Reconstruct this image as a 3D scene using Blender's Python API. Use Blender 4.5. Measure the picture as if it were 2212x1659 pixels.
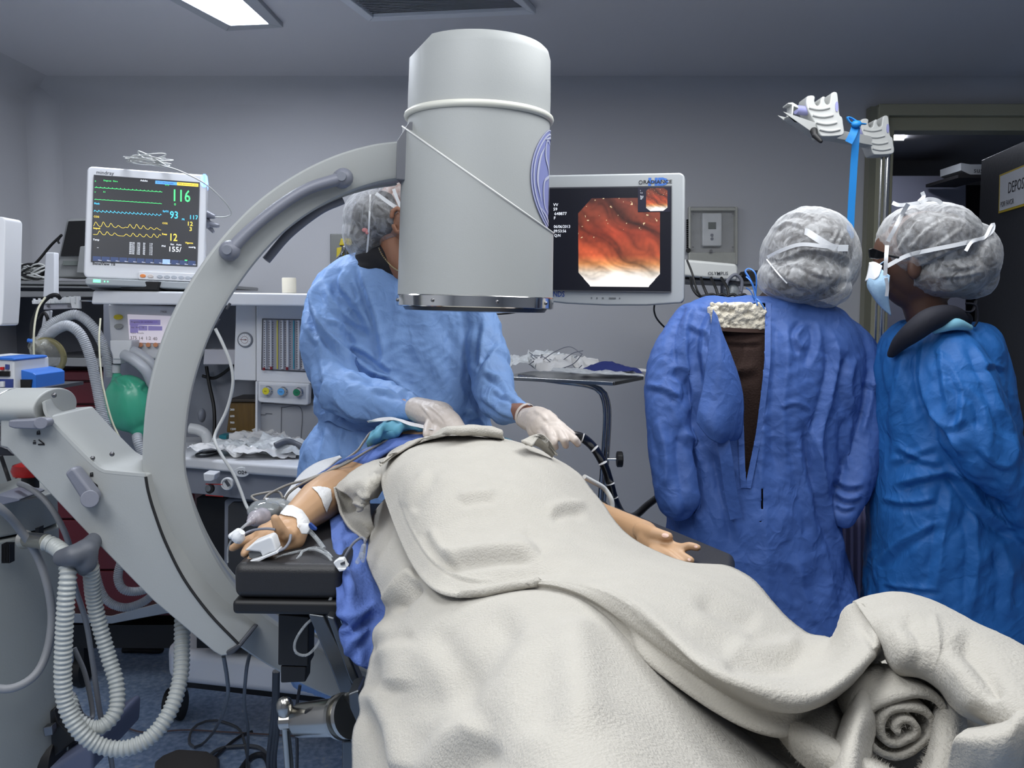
import bpy, bmesh, math, random
import numpy as np
from mathutils import Vector, Matrix
from mathutils.bvhtree import BVHTree
random.seed(7); RNG = np.random.default_rng(7)
for o in list(bpy.data.objects): bpy.data.objects.remove(o, do_unlink=True)
sc = bpy.context.scene
COL = sc.collection
# ------------------------------------------------------------------ camera
def smoothstep(x): x = np.clip(x, 0, 1); return x*x*(3-2*x)
W, H, F = 2212.0, 1659.0, 1900.0
CZ = 1.45; PIT = math.atan((H/2-670)/F)
cp, sp = math.cos(PIT), math.sin(PIT)
cd = bpy.data.cameras.new('camera'); cam = bpy.data.objects.new('camera', cd); COL.objects.link(cam)
cd.lens = 36*F/W; cd.sensor_width = 36; cd.clip_start = .05; cd.clip_end = 50
cam.location = (0, 0, CZ); cam.rotation_euler = (math.pi/2-PIT, 0, 0)
sc.camera = cam
# ------------------------------------------------------------------ world, exposure, room lights, added fill
wd = bpy.data.worlds.new('world'); sc.world = wd; wd.use_nodes = True
wd.node_tree.nodes['Background'].inputs[0].default_value = (.6, .65, .72, 1)
wd.node_tree.nodes['Background'].inputs[1].default_value = .10
vs = sc.view_settings; vs.view_transform = 'Standard'; vs.look = 'None'; vs.gamma = 1; vs.exposure = 0.18; vs.use_curve_mapping = False
CEIL = 2.46
def area_lamp(name, x, y, sx, sy, power, col=(.97, .985, 1)):
    l = bpy.data.lights.new(name, 'AREA'); l.shape = 'RECTANGLE'; l.size = sx; l.size_y = sy; l.energy = power; l.color = col
    o = bpy.data.objects.new(name, l); COL.objects.link(o); o.location = (x, y, CEIL-.012); return o
area_lamp('ceiling_and_fill_light', .72, 1.95, 1.0, 1.1, 25)
area_lamp('ceiling_and_fill_light', -.95, .1, .55, 1.1, 20)
area_lamp('ceiling_and_fill_light', .25, -.2, .55, 1.1, 9)
area_lamp('ceiling_and_fill_light', -1.5, 1.0, .5, 1.1, 9)  # added fill that brightens the lower left, no fixture known here
area_lamp('ceiling_and_fill_light', -.3, 1.0, .55, 1.1, 11)
PANEL_EMIT = 44.0
# ------------------------------------------------------------------ pixel <-> world helpers
def P(px, py, Y):
    u = (px-W/2)/F; v = (H/2-py)/F
    dy = cp+v*sp; dz = -sp+v*cp
    s = Y/dy
    return np.array([u*s, Y, CZ+dz*s])
def RAY(px, py):
    u = (px-W/2)/F; v = (H/2-py)/F
    d = np.array([u, cp+v*sp, -sp+v*cp]); return d/np.linalg.norm(d)
def PZ(px, py, z):
    d = RAY(px, py); s = (z-CZ)/d[2]
    return np.array([0, 0, CZ])+d*s
def project(V):
    V = np.asarray(V, float); d = V-np.array([0, 0, CZ])
    fwd = d[:, 1]*cp-d[:, 2]*sp; up = d[:, 1]*sp+d[:, 2]*cp
    return W/2+F*d[:, 0]/fwd, H/2-F*up/fwd
def m_px(px, Y): return px*Y/F
# ------------------------------------------------------------------ materials
def lin(c):
    c = [x/255 if max(c) > 1 else x for x in c[:3]]
    return tuple(((x+.055)/1.055)**2.4 if x > .04045 else x/12.92 for x in c)
MATS = {}
def M(name, rgb, rough=.5, metal=0, bump=0, bscale=60, var=0, vscale=4, emit=0, trans=0, spec=.5, sheen=0, coat=0, alpha=1, stretch=None, detail=4):
    if name in MATS: return MATS[name]
    m = bpy.data.materials.new(name); m.use_nodes = True; nt = m.node_tree; b = nt.nodes['Principled BSDF']
    c = lin(rgb); b.inputs['Base Color'].default_value = (*c, 1)
    b.inputs['Roughness'].default_value = rough; b.inputs['Metallic'].default_value = metal
    b.inputs['Specular IOR Level'].default_value = spec
    if sheen: b.inputs['Sheen Weight'].default_value = sheen
    if coat: b.inputs['Coat Weight'].default_value = coat
    if trans: b.inputs['Transmission Weight'].default_value = trans
    if alpha < 1: b.inputs['Alpha'].default_value = alpha
    if emit:
        b.inputs['Emission Color'].default_value = (*c, 1); b.inputs['Emission Strength'].default_value = emit
    if bump or var:
        tc = nt.nodes.new('ShaderNodeTexCoord'); mp = nt.nodes.new('ShaderNodeMapping')
        nt.links.new(tc.outputs['Object'], mp.inputs['Vector'])
        if stretch: mp.inputs['Scale'].default_value = stretch
    if var:
        n = nt.nodes.new('ShaderNodeTexNoise'); n.inputs['Scale'].default_value = vscale; n.inputs['Detail'].default_value = 5
        nt.links.new(mp.outputs[0], n.inputs['Vector'])
        mx = nt.nodes.new('ShaderNodeMix'); mx.data_type = 'RGBA'
        mx.inputs[6].default_value = (*[x*(1-var) for x in c], 1); mx.inputs[7].default_value = (*[min(1, x*(1+var)) for x in c], 1)
        nt.links.new(n.outputs['Fac'], mx.inputs[0]); nt.links.new(mx.outputs[2], b.inputs['Base Color'])
    if bump:
        n2 = nt.nodes.new('ShaderNodeTexNoise'); n2.inputs['Scale'].default_value = bscale; n2.inputs['Detail'].default_value = detail
        nt.links.new(mp.outputs[0], n2.inputs['Vector'])
        bp = nt.nodes.new('ShaderNodeBump'); bp.inputs['Strength'].default_value = bump; bp.inputs['Distance'].default_value = .01
        nt.links.new(n2.outputs['Fac'], bp.inputs['Height']); nt.links.new(bp.outputs[0], b.inputs['Normal'])
    MATS[name] = m; return m
def film(name, rgb, a0, a1, scale=30, rough=.4, gloss=.15):
    """thin see-through sheet: a fibrous mix of transparent and diffuse/translucent"""
    if name in MATS: return MATS[name]
    m = bpy.data.materials.new(name); m.use_nodes = True; nt = m.node_tree; nt.nodes.clear()
    N = nt.nodes.new; L = nt.links.new
    out = N('ShaderNodeOutputMaterial'); mix = N('ShaderNodeMixShader'); tr = N('ShaderNodeBsdfTransparent')
    df = N('ShaderNodeBsdfPrincipled'); df.inputs['Base Color'].default_value = (*lin(rgb), 1); df.inputs['Roughness'].default_value = rough
    tc = N('ShaderNodeTexCoord'); mu = N('ShaderNodeTexNoise'); mu.inputs['Scale'].default_value = scale; mu.inputs['Detail'].default_value = 6; mu.inputs['Distortion'].default_value = 1.2
    mr = N('ShaderNodeMapRange'); mr.inputs[1].default_value = .35; mr.inputs[2].default_value = .65; mr.inputs[3].default_value = a0; mr.inputs[4].default_value = a1
    lw = N('ShaderNodeLayerWeight'); lw.inputs[0].default_value = .3
    ad = N('ShaderNodeMath'); ad.operation = 'MAXIMUM'
    bp = N('ShaderNodeBump'); bp.inputs['Strength'].default_value = .35; bp.inputs['Distance'].default_value = .004
    L(tc.outputs['Object'], mu.inputs['Vector']); L(mu.outputs['Fac'], mr.inputs[0]); L(mr.outputs[0], ad.inputs[0]); L(lw.outputs['Facing'], ad.inputs[1])
    L(mu.outputs['Fac'], bp.inputs['Height']); L(bp.outputs[0], df.inputs['Normal'])
    L(ad.outputs[0], mix.inputs[0]); L(tr.outputs[0], mix.inputs[1]); L(df.outputs[0], mix.inputs[2]); L(mix.outputs[0], out.inputs[0])
    MATS[name] = m; return m
# ------------------------------------------------------------------ objects
def wloc(o):
    v = Vector((0, 0, 0))
    while o: v = v+o.location; o = o.parent
    return np.array(v)
def tag(o, label=None, cat=None, group=None, kind=None):
    if label: o['label'] = label
    if cat: o['category'] = cat
    if group: o['group'] = group
    if kind: o['kind'] = kind
    return o
def thing(name, label, cat, loc, group=None):
    o = bpy.data.objects.new(name, None); COL.objects.link(o); o.empty_display_size = .05
    o.location = tuple(float(x) for x in loc); tag(o, label, cat, group); return o
def link_mesh(name, me, mat, parent=None, origin=None):
    V = np.empty(len(me.vertices)*3); me.vertices.foreach_get('co', V); V = V.reshape(-1, 3)
    if parent is not None: off = wloc(parent); oloc = (0, 0, 0)
    else:
        if origin is None:
            lo, hi = V.min(0), V.max(0); origin = ((lo[0]+hi[0])/2, (lo[1]+hi[1])/2, lo[2])
        off = np.array(origin); oloc = tuple(float(x) for x in origin)
    me.vertices.foreach_set('co', (V-off).ravel()); me.update()
    o = bpy.data.objects.new(name, me); COL.objects.link(o); o.parent = parent; o.location = oloc
    if mat is not None and not me.materials:
        for mm in (mat if isinstance(mat, (list, tuple)) else [mat]): me.materials.append(mm)
    return o
class G:
    def __init__(s): s.v = []; s.f = []; s.m = []; s.n = 0; s.mi = 0
    def add(s, V, Fc):
        V = np.asarray(V, float).reshape(-1, 3)
        s.v.append(V); s.f += [[i+s.n for i in f] for f in Fc]; s.m += [s.mi]*len(Fc); s.n += len(V); return s
    def box(s, c, size, R=None):
        h = np.array(size)/2; V = np.array([[x, y, z] for x in (-1, 1) for y in (-1, 1) for z in (-1, 1)])*h
        if R is not None: V = V@np.array(R).T
        return s.add(V+np.array(c), [(0, 1, 3, 2), (4, 6, 7, 5), (0, 4, 5, 1), (2, 3, 7, 6), (0, 2, 6, 4), (1, 5, 7, 3)])
    def prism(s, front, back):
        n = len(front)
        return s.add(np.vstack([front, back]), [list(range(n))[::-1], list(range(n, 2*n))]+[(i, (i+1) % n, n+(i+1) % n, n+i) for i in range(n)])
    def slab(s, pts, Y, depth):
        """pixel outline standing at distance Y (number or one per point), extruded straight back by depth"""
        Ys = Y if hasattr(Y, '__len__') else [Y]*len(pts)
        A = np.array([P(p[0], p[1], y) for p, y in zip(pts, Ys)]); B = A+np.array([0, depth, 0])
        return s.prism(A, B)
    def tube(s, pts, r, n=10, step=None, corr=None, caps=True, closed=False, flat=1.0):
        C, T, Rr = resample(pts, r, step, closed)
        if corr:
            L = np.concatenate([[0], np.cumsum(np.linalg.norm(np.diff(C, axis=0), axis=1))])
            Rr = Rr+corr[1]*np.cos(2*math.pi*L/corr[0])
        N_, B_ = frames(T)
        a = np.linspace(0, 2*math.pi, n, endpoint=False)
        V = C[:, None]+Rr[:, None, None]*(np.cos(a)[None, :, None]*N_[:, None]+flat*np.sin(a)[None, :, None]*B_[:, None])
        k = len(C); V = V.reshape(-1, 3)
        Fc = [(i*n+j, i*n+(j+1) % n, (i+1)*n+(j+1) % n, (i+1)*n+j) for i in range(k-1) for j in range(n)]
        if caps and not closed: Fc += [list(range(n))[::-1], list(range((k-1)*n, k*n))]
        return s.add(V, Fc)
    def lathe(s, prof, o, axis, n=32, cap=True, sx=1.0):
        """prof: (distance along axis, radius)"""
        o = np.array(o, float); ax = np.array(axis, float); ax /= np.linalg.norm(ax)
        t = np.array([0, 0, 1.]) if abs(ax[2]) < .9 else np.array([1., 0, 0])
        e1 = np.cross(ax, t); e1 /= np.linalg.norm(e1); e2 = np.cross(ax, e1)
        a = np.linspace(0, 2*math.pi, n, endpoint=False)
        V = np.concatenate([o+ax*d+r*(sx*np.cos(a)[:, None]*e1+np.sin(a)[:, None]*e2) for d, r in prof])
        k = len(prof); Fc = [(i*n+j, i*n+(j+1) % n, (i+1)*n+(j+1) % n, (i+1)*n+j) for i in range(k-1) for j in range(n)]
        if cap: Fc += [list(range(n))[::-1], list(range((k-1)*n, k*n))]
        return s.add(V, Fc)
    def cyl(s, a, b, r, n=20, r2=None):
        a = np.array(a, float); b = np.array(b, float); L = np.linalg.norm(b-a)
        return s.lathe([(0, r), (L, r if r2 is None else r2)], a, b-a, n)
    def ell(s, c, rad, n=20, k=12, R=None):
        V = []; rad = np.array(rad)
        for i in range(1, k):
            t = math.pi*i/k
            for j in range(n):
                a = 2*math.pi*j/n; V.append([math.sin(t)*math.cos(a), math.sin(t)*math.sin(a), math.cos(t)])
        V = [[0, 0, 1]]+V+[[0, 0, -1]]; V = np.array(V)*rad
        if R is not None: V = V@np.array(R).T
        Fc = [(0, 1+j, 1+(j+1) % n) for j in range(n)]
        Fc += [(1+i*n+j, 1+(i+1)*n+j, 1+(i+1)*n+(j+1) % n, 1+i*n+(j+1) % n) for i in range(k-2) for j in range(n)]
        e = len(V)-1; b0 = 1+(k-2)*n; Fc += [(e, b0+(j+1) % n, b0+j) for j in range(n)]
        return s.add(V+np.array(c), Fc)
    def cap_seg(s, p0, r0, p1, r1, n=16):
        p0 = np.array(p0, float); p1 = np.array(p1, float); L = np.linalg.norm(p1-p0)
        if L < 1e-6: return s.ell(p0, (r0, r0, r0))
        pr = [(-r0*math.cos(t), r0*math.sin(t)) for t in np.linspace(.05, math.pi/2, 6)]+[(L+r1*math.sin(t), r1*math.cos(t)) for t in np.linspace(0, math.pi/2-.05, 6)]
        return s.lathe(pr, p0, p1-p0, n)
    def chain(s, pts, rs, n=16):
        for i in range(len(pts)-1): s.cap_seg(pts[i], rs[i], pts[i+1], rs[i+1], n)
        return s
    def grid(s, A):
        r, c = A.shape[:2]
        return s.add(A.reshape(-1, 3), [(i*c+j, i*c+j+1, (i+1)*c+j+1, (i+1)*c+j) for i in range(r-1) for j in range(c-1)])
    def text(s, st, o, rt, up, h, align='l', bold=0, sx=1.0, depth=0.0):
        V, Fc = text_mesh(st, bold)
        if len(V) == 0: return s
        rt = np.array(rt, float); rt /= np.linalg.norm(rt); up = np.array(up, float); up /= np.linalg.norm(up)
        w = V[:, 0].max(); x = V[:, 0]-(w/2 if align == 'c' else (w if align == 'r' else 0))
        k = h/.7
        return s.add(np.array(o)+x[:, None]*k*sx*rt+V[:, 1:2]*k*up, Fc)
    def mesh(s, name='m'):
        me = bpy.data.meshes.new(name); V = np.vstack(s.v) if s.v else np.zeros((0, 3))
        me.from_pydata(V.tolist(), [], s.f)
        if any(s.m): me.polygons.foreach_set('material_index', s.m)
        bm = bmesh.new(); bm.from_mesh(me)
        bmesh.ops.recalc_face_normals(bm, faces=bm.faces); bm.to_mesh(me); bm.free(); return me
    def build(s, name, mat, parent=None, smooth=30, bevel=0, seg=2, solid=0, sub=0, origin=None, label=None, cat=None, group=None, kind=None, soff=0, recalc=True):
        me = s.mesh(name)
        o = link_mesh(name, me, mat, parent, origin)
        finish(o, smooth, bevel, seg, solid, sub, soff)
        return tag(o, label, cat, group, kind)
def finish(o, smooth=30, bevel=0, seg=2, solid=0, sub=0, soff=0):
    me = o.data
    if smooth:
        me.polygons.foreach_set('use_smooth', [True]*len(me.polygons))
        if smooth < 180: me.set_sharp_from_angle(angle=math.radians(smooth))
    if solid: q = o.modifiers.new('thickness', 'SOLIDIFY'); q.thickness = solid; q.offset = soff
    if solid and smooth and smooth < 180: q = o.modifiers.new('split', 'EDGE_SPLIT'); q.split_angle = math.radians(40)
    if bevel:
        q = o.modifiers.new('bevel', 'BEVEL'); q.width = bevel; q.segments = seg; q.limit_method = 'ANGLE'; q.angle_limit = math.radians(35); q.harden_normals = True
    if sub: q = o.modifiers.new('sub', 'SUBSURF'); q.levels = sub; q.render_levels = sub
_TX = {}
def text_mesh(st, bold=0):
    key = (st, bold)
    if key in _TX: return _TX[key]
    cu = bpy.data.curves.new('t', 'FONT'); cu.body = st; cu.resolution_u = 2; cu.offset = bold
    o = bpy.data.objects.new('t', cu); COL.objects.link(o)
    dg = bpy.context.evaluated_depsgraph_get(); me = bpy.data.meshes.new_from_object(o.evaluated_get(dg))
    V = np.array([v.co[:] for v in me.vertices]).reshape(-1, 3); Fc = [list(p.vertices) for p in me.polygons]
    bpy.data.objects.remove(o); bpy.data.curves.remove(cu); bpy.data.meshes.remove(me)
    _TX[key] = (V, Fc); return V, Fc
def catmull(pts, m=12, closed=False):
    Q = np.array(pts, float)
    if len(Q) < 3: return Q if len(Q) < 2 else np.array([Q[0]*(1-t)+Q[1]*t for t in np.linspace(0, 1, m+1)])
    if closed: Q = np.vstack([Q[-1], Q, Q[0], Q[1]])
    else: Q = np.vstack([2*Q[0]-Q[1], Q, 2*Q[-1]-Q[-2]])
    out = []
    for i in range(1, len(Q)-2):
        t = np.linspace(0, 1, m, endpoint=False)[:, None]; a, b, c, d = Q[i-1:i+3]
        out.append(.5*((2*b)+(-a+c)*t+(2*a-5*b+4*c-d)*t**2+(-a+3*b-3*c+d)*t**3))
    out = np.vstack(out)
    return np.vstack([out, Q[-2]]) if not closed else np.vstack([out, out[0]])
def resample(pts, r, step=None, closed=False):
    pts = [np.array(p, float) for p in pts]; r = np.array(r, float) if hasattr(r, '__len__') else np.full(len(pts), float(r))
    if closed: r = np.append(r, r[0])[:len(pts)]
    Q = np.hstack([np.array(pts), r[:, None]]); C = catmull(Q, 16, closed)
    d = np.linalg.norm(np.diff(C[:, :3], axis=0), axis=1); L = np.concatenate([[0], np.cumsum(d)])
    if step is None: step = max(L[-1]/60, .003)
    n = max(2, int(L[-1]/step)+1); s = np.linspace(0, L[-1], n)
    C = np.stack([np.interp(s, L, C[:, i]) for i in range(4)], 1)
    T = np.gradient(C[:, :3], axis=0); T /= np.linalg.norm(T, axis=1)[:, None]+1e-12
    return C[:, :3], T, C[:, 3]
def frames(T):
    N_ = np.zeros_like(T); t = T[0]; a = np.array([0, 0, 1.]) if abs(t[2]) < .9 else np.array([1., 0, 0])
    v = np.cross(t, a); v /= np.linalg.norm(v); N_[0] = v
    for i in range(1, len(T)):
        v = v-T[i]*np.dot(v, T[i]); v /= np.linalg.norm(v)+1e-12; N_[i] = v
    return N_, np.cross(T, N_)
def pxs(pts, Y=None):
    return [P(p[0], p[1], p[2] if len(p) > 2 else Y) for p in pts]
def bicubic(ctrl, m):
    """ctrl: rows x cols x 3 -> smooth dense grid"""
    A = np.array(ctrl, float); r, c, k = A.shape
    B = np.stack([catmull(A[i], m) for i in range(r)]); B = B.transpose(1, 0, 2)
    D = np.stack([catmull(B[i], m) for i in range(B.shape[0])]).transpose(1, 0, 2)
    return D
def remeshed(g, voxel, smooth=6, factor=.5):
    me = g.mesh('r'); o = bpy.data.objects.new('r', me); COL.objects.link(o)
    q = o.modifiers.new('r', 'REMESH'); q.mode = 'VOXEL'; q.voxel_size = voxel; q.use_smooth_shade = True
    if smooth: q = o.modifiers.new('s', 'SMOOTH'); q.iterations = smooth; q.factor = factor
    dg = bpy.context.evaluated_depsgraph_get(); out = bpy.data.meshes.new_from_object(o.evaluated_get(dg))
    bpy.data.objects.remove(o); bpy.data.meshes.remove(me); return out
def mv(me):
    V = np.empty(len(me.vertices)*3); me.vertices.foreach_get('co', V); N_ = np.empty(len(me.vertices)*3); me.vertices.foreach_get('normal', N_)
    return V.reshape(-1, 3), N_.reshape(-1, 3)
def _h(i, j, k, sd):
    n = (i*73856093) ^ (j*19349663) ^ (k*83492791) ^ (sd*2654435761); n = n & 0xffffffff
    n = ((n >> 13) ^ n)*1274126177 & 0xffffffff; n = ((n >> 16) ^ n) & 0xffff
    return n/65535.0
def vnoise(X, sd=1):
    X = np.asarray(X, float); I = np.floor(X).astype(np.int64); f = X-I; f = f*f*(3-2*f); r = 0
    for a in (0, 1):
        for b in (0, 1):
            for c in (0, 1):
                w = (f[:, 0] if a else 1-f[:, 0])*(f[:, 1] if b else 1-f[:, 1])*(f[:, 2] if c else 1-f[:, 2])
                r = r+w*_h(I[:, 0]+a, I[:, 1]+b, I[:, 2]+c, sd)
    return r
def ridged(X, sd=1, oc=3, sharp=1.6):
    X = X+.6*np.stack([vnoise(X*.7, sd+91), vnoise(X*.7, sd+92), vnoise(X*.7, sd+93)], 1)
    r = 0; a = 1; t = 0
    for k in range(oc):
        r = r+a*(1-np.abs(2*vnoise(X, sd+k)-1))**sharp; t += a; a *= .5; X = X*2.07+3.1
    return r/t
def strokes_disp(V, N_, strokes, both=False, crisp=False):
    """folds drawn where the cloth has them: (polyline in photo pixels, half width px, height m, undercut)"""
    px, py = project(V); D = V-np.array([0, 0, CZ]); face = -(D*N_).sum(1)/np.linalg.norm(D, axis=1)
    fw = np.clip(face*2.5, 0, 1) if not both else 1.0
    disp = np.zeros(len(V))
    for st in strokes:
        pl, w, amp = st[:3]; val = st[3] if len(st) > 3 else .6
        pl = catmull(np.array(pl, float), 4) if len(pl) > 2 else np.array(pl, float)
        bd = np.full(len(V), 1e9); bs = np.zeros(len(V)); bt = np.zeros(len(V)); n = len(pl)-1
        lo = pl.min(0)-4*w; hi = pl.max(0)+4*w
        idx = np.where((px > lo[0]) & (px < hi[0]) & (py > lo[1]) & (py < hi[1]))[0]
        if len(idx) == 0: continue
        x, y = px[idx], py[idx]; bd = np.full(len(idx), 1e9); bs = np.zeros(len(idx)); bt = np.zeros(len(idx))
        for i in range(n):
            a, b = pl[i], pl[i+1]; d = b-a; L2 = (d*d).sum()+1e-9
            t = np.clip(((x-a[0])*d[0]+(y-a[1])*d[1])/L2, 0, 1)
            ex, ey = x-a[0]-t*d[0], y-a[1]-t*d[1]; dd = np.hypot(ex, ey); sg = np.sign(d[0]*ey-d[1]*ex)
            mk = dd < bd; bd[mk] = dd[mk]; bs[mk] = sg[mk]; bt[mk] = (i+t[mk])/n
        s = bd*bs; tp = smoothstep(np.minimum(bt, 1-bt)*5)
        disp[idx] += (amp*tp*(np.exp(-(s/w)**2)-val*np.exp(-((s-1.7*w)/w)**2))) if not crisp else (amp*tp*(np.exp(-np.abs(s/w)**1.15)-val*np.exp(-np.abs((s-2.0*w)/(1.1*w))**1.3)))
    return disp*fw
def displace(me, fn):
    V, N_ = mv(me); V2 = V+N_*fn(V, N_)[:, None]; me.vertices.foreach_set('co', V2.ravel()); me.update(); return me
def tents(V, seed=1, k=7., n=7, vert=.45):
    """flat facets with crisp ridges, as creased paper-like fabric has"""
    rg = np.random.default_rng(seed); out = np.zeros(len(V)); tw = 0
    W_ = V+.05*np.stack([vnoise(V*5, seed+1), vnoise(V*5, seed+2), vnoise(V*5, seed+3)], 1)*2
    for i in range(n):
        d = rg.normal(size=3)*[1, 1, vert]; d /= np.linalg.norm(d); kk = k*(.7+rg.random()*1.8)
        t = W_@d*kk+rg.random()*9; tri = np.abs((t % 1)-.5)*2
        m = smoothstep((vnoise(V*k*.42+[i*7.1, 0, 3*i], seed+20+i)-.42)*5); a = 1/kk
        out += m*a*(tri-.5)
    return out*k*.55
def bvh_of(me, off=(0, 0, 0)):
    V, _ = mv(me); V = V+np.array(off)
    return BVHTree.FromPolygons([tuple(v) for v in V], [tuple(p.vertices) for p in me.polygons])
def hit(bvh, px, py, off=0.002, default=2.0):
    d = RAY(px, py); h = bvh.ray_cast(Vector((0, 0, CZ)), Vector(d))
    if h[0] is None: return P(px, py, default)
    return np.array(h[0])-d*off
def ribbon(g, pts, width, nrm=None, thick=.0008):
    """flat band along world points, lying against the surface behind it"""
    C, T, _ = resample(pts, 1.0, None); out = []
    for c, t in zip(C, T):
        view = c-np.array([0, 0, CZ]) if nrm is None else np.array(nrm, float)
        view = view/np.linalg.norm(view); s = np.cross(t, view); s /= np.linalg.norm(s)+1e-9; out.append((c-s*width/2, c+s*width/2))
    A = np.array(out); g.grid(A); return g
class Frame:
    """a flat local frame given by three corners: u across, v up"""
    def __init__(s, tl, tr, bl):
        s.o = np.array(bl, float); s.U = np.array(tr, float)-np.array(tl, float); s.V = np.array(tl, float)-np.array(bl, float)
        s.w = np.linalg.norm(s.U); s.h = np.linalg.norm(s.V); s.u = s.U/s.w; s.v = s.V/s.h
        s.n = np.cross(s.u, s.v); s.n /= np.linalg.norm(s.n)
        if s.n[1] > 0: s.n = -s.n
        s.v = np.cross(s.n, s.u); s.v *= np.sign(np.dot(s.v, s.V))
    def at(s, u, v, k=0): return s.o+s.U*u+s.V*v+s.n*k
    def quad(s, g, u0, v0, u1, v1, k0=0, k1=.002):
        A = [s.at(u0, v0, k1), s.at(u1, v0, k1), s.at(u1, v1, k1), s.at(u0, v1, k1)]; B = [s.at(u0, v0, k0), s.at(u1, v0, k0), s.at(u1, v1, k0), s.at(u0, v1, k0)]
        g.prism(np.array(A), np.array(B)); return g
    def poly(s, g, uv, k0=0, k1=.002):
        g.prism(np.array([s.at(u, v, k1) for u, v in uv]), np.array([s.at(u, v, k0) for u, v in uv])); return g
    def line(s, g, uv, wd, k=.003):
        pts = [s.at(u, v, k) for u, v in uv]; out = []
        pts = np.array(pts); T = np.gradient(pts, axis=0); T /= np.linalg.norm(T, axis=1)[:, None]
        S = np.cross(T, s.n); g.grid(np.stack([pts-S*wd/2, pts+S*wd/2], 1)); return g
    def text(s, g, st, u, v, h, k=.0035, **kw): g.text(st, s.at(u, v, k), s.u, s.v, h, **kw); return g
def copy_tree(o, loc=None, parent=None):
    c = o.copy(); COL.objects.link(c); c.parent = parent
    for ch in o.children: copy_tree(ch, None, c)
    if loc is not None: c.location = tuple(float(x) for x in loc)
    return c
# common materials
m_white = M('white_plastic', (212, 214, 216), .38, var=.03, vscale=6)
m_offw = M('warm_white_enamel', (206, 208, 205), .42, bump=.03, bscale=300)
m_grey = M('grey_plastic', (114, 117, 128), .45, bump=.05, bscale=250)
m_dgrey = M('dark_grey_plastic', (62, 64, 70), .5, bump=.05, bscale=200)
m_black = M('black_rubber', (14, 14, 16), .55)
m_blackg = M('black_gloss', (8, 8, 10), .15)
m_steel = M('brushed_steel', (165, 166, 165), .32, 1, bump=.06, bscale=180, stretch=(1, 1, 12))
m_chrome = M('chrome', (205, 205, 203), .12, 1)
m_screw = M('screw_steel', (120, 120, 122), .3, 1)
# ================================================================== THE ROOM
WY = 4.0; LX = -2.11; RX = 3.3; BY = -1.9
m_wall = M('painted_wall', (176, 177, 181), .62, bump=.04, bscale=220, var=.03, vscale=2.5)
m_ceil = M('painted_ceiling', (190, 190, 194), .7, bump=.04, bscale=200)
m_trimm = M('door_frame_metal', (156, 154, 132), .45, bump=.06, bscale=200)
def floor_mat():
    m = bpy.data.materials.new('speckled_blue_vinyl'); m.use_nodes = True; nt = m.node_tree; b = nt.nodes['Principled BSDF']
    N = nt.nodes.new; L = nt.links.new; tc = N('ShaderNodeTexCoord')
    n = N('ShaderNodeTexNoise'); n.inputs['Scale'].default_value = 55; n.inputs['Detail'].default_value = 4
    L(tc.outputs['Object'], n.inputs['Vector'])
    cr = N('ShaderNodeValToRGB'); e = cr.color_ramp.elements
    e[0].position = .35; e[0].color = (*lin((134, 160, 198)), 1); e[1].position = .62; e[1].color = (*lin((176, 198, 228)), 1)
    q = e.new(.72); q.color = (*lin((205, 214, 226)), 1)
    L(n.outputs['Fac'], cr.inputs[0]); L(cr.outputs[0], b.inputs['Base Color']); b.inputs['Roughness'].default_value = .3
    return m
def struct(name, g, mat, **k):
    o = g.build(name, mat, smooth=k.pop('smooth', 30), **k); o['kind'] = 'structure'; return o
g = G(); g.box((.6, 1.9, -.03), (9, 8.6, .06)); struct('floor', g, floor_mat())
g = G(); g.box(((LX+RX)/2, (BY+WY)/2, CEIL+.03), (RX-LX+.4, WY-BY+.3, .06)); ceilo = struct('ceiling', g, m_ceil)
DX = P(1875, 500, WY)[0]; DZ = P(1900, 236, WY)[2]; DW = 1.5
g = G(); g.box(((LX+DX)/2, WY+.06, CEIL/2), (DX-LX, .12, CEIL)); struct('wall_back', g, m_wall)
g = G(); g.box(((DX+RX)/2, WY+.06, (CEIL+DZ)/2), (RX-DX, .12, CEIL-DZ))
g.box(((DX+DW+RX)/2, WY+.06, DZ/2), (RX-DX-DW, .12, DZ)); struct('wall_back', g, m_wall)
g = G(); g.box((LX-.05, (BY+WY)/2, CEIL/2), (.1, WY-BY+.2, CEIL)); struct('wall_left', g, m_wall)
g = G(); g.box((RX+.05, (BY+WY)/2, CEIL/2), (.1, WY-BY+.2, CEIL)); struct('wall_right', g, m_wall)
g = G(); g.box(((LX+RX)/2, BY-.05, CEIL/2), (RX-LX+.2, .1, CEIL)); struct('wall_front', g, m_wall)
# sanitary coving, wall to ceiling and wall to wall
r = .10; g = G(); a = np.linspace(0, math.pi/2, 9)
for x0, x1 in ((LX, RX),):
    A = np.array([[(x, WY-r*(1-math.sin(t))*1.0, CEIL-r*(1-math.cos(t))) for x in (x0, x1)] for t in a]); g.grid(A)
struct('trim_1', g, m_wall)
g = G(); A = np.array([[(LX+r*(1-math.sin(t)), WY-r*(1-math.cos(t)), z) for z in (0, CEIL)] for t in a]); g.grid(A); struct('trim_2', g, m_wall)
g = G(); A = np.array([[(LX+r*(1-math.sin(t)), y, CEIL-r*(1-math.cos(t))) for y in (BY, WY)] for t in a]); g.grid(A); struct('trim_3', g, m_wall)
g = G(); g.box(((LX+DX)/2, WY-.008, .05), (DX-LX, .016, .1)); struct('baseboard_back', g, M('blue_skirting', (60, 84, 128), .4))
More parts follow.
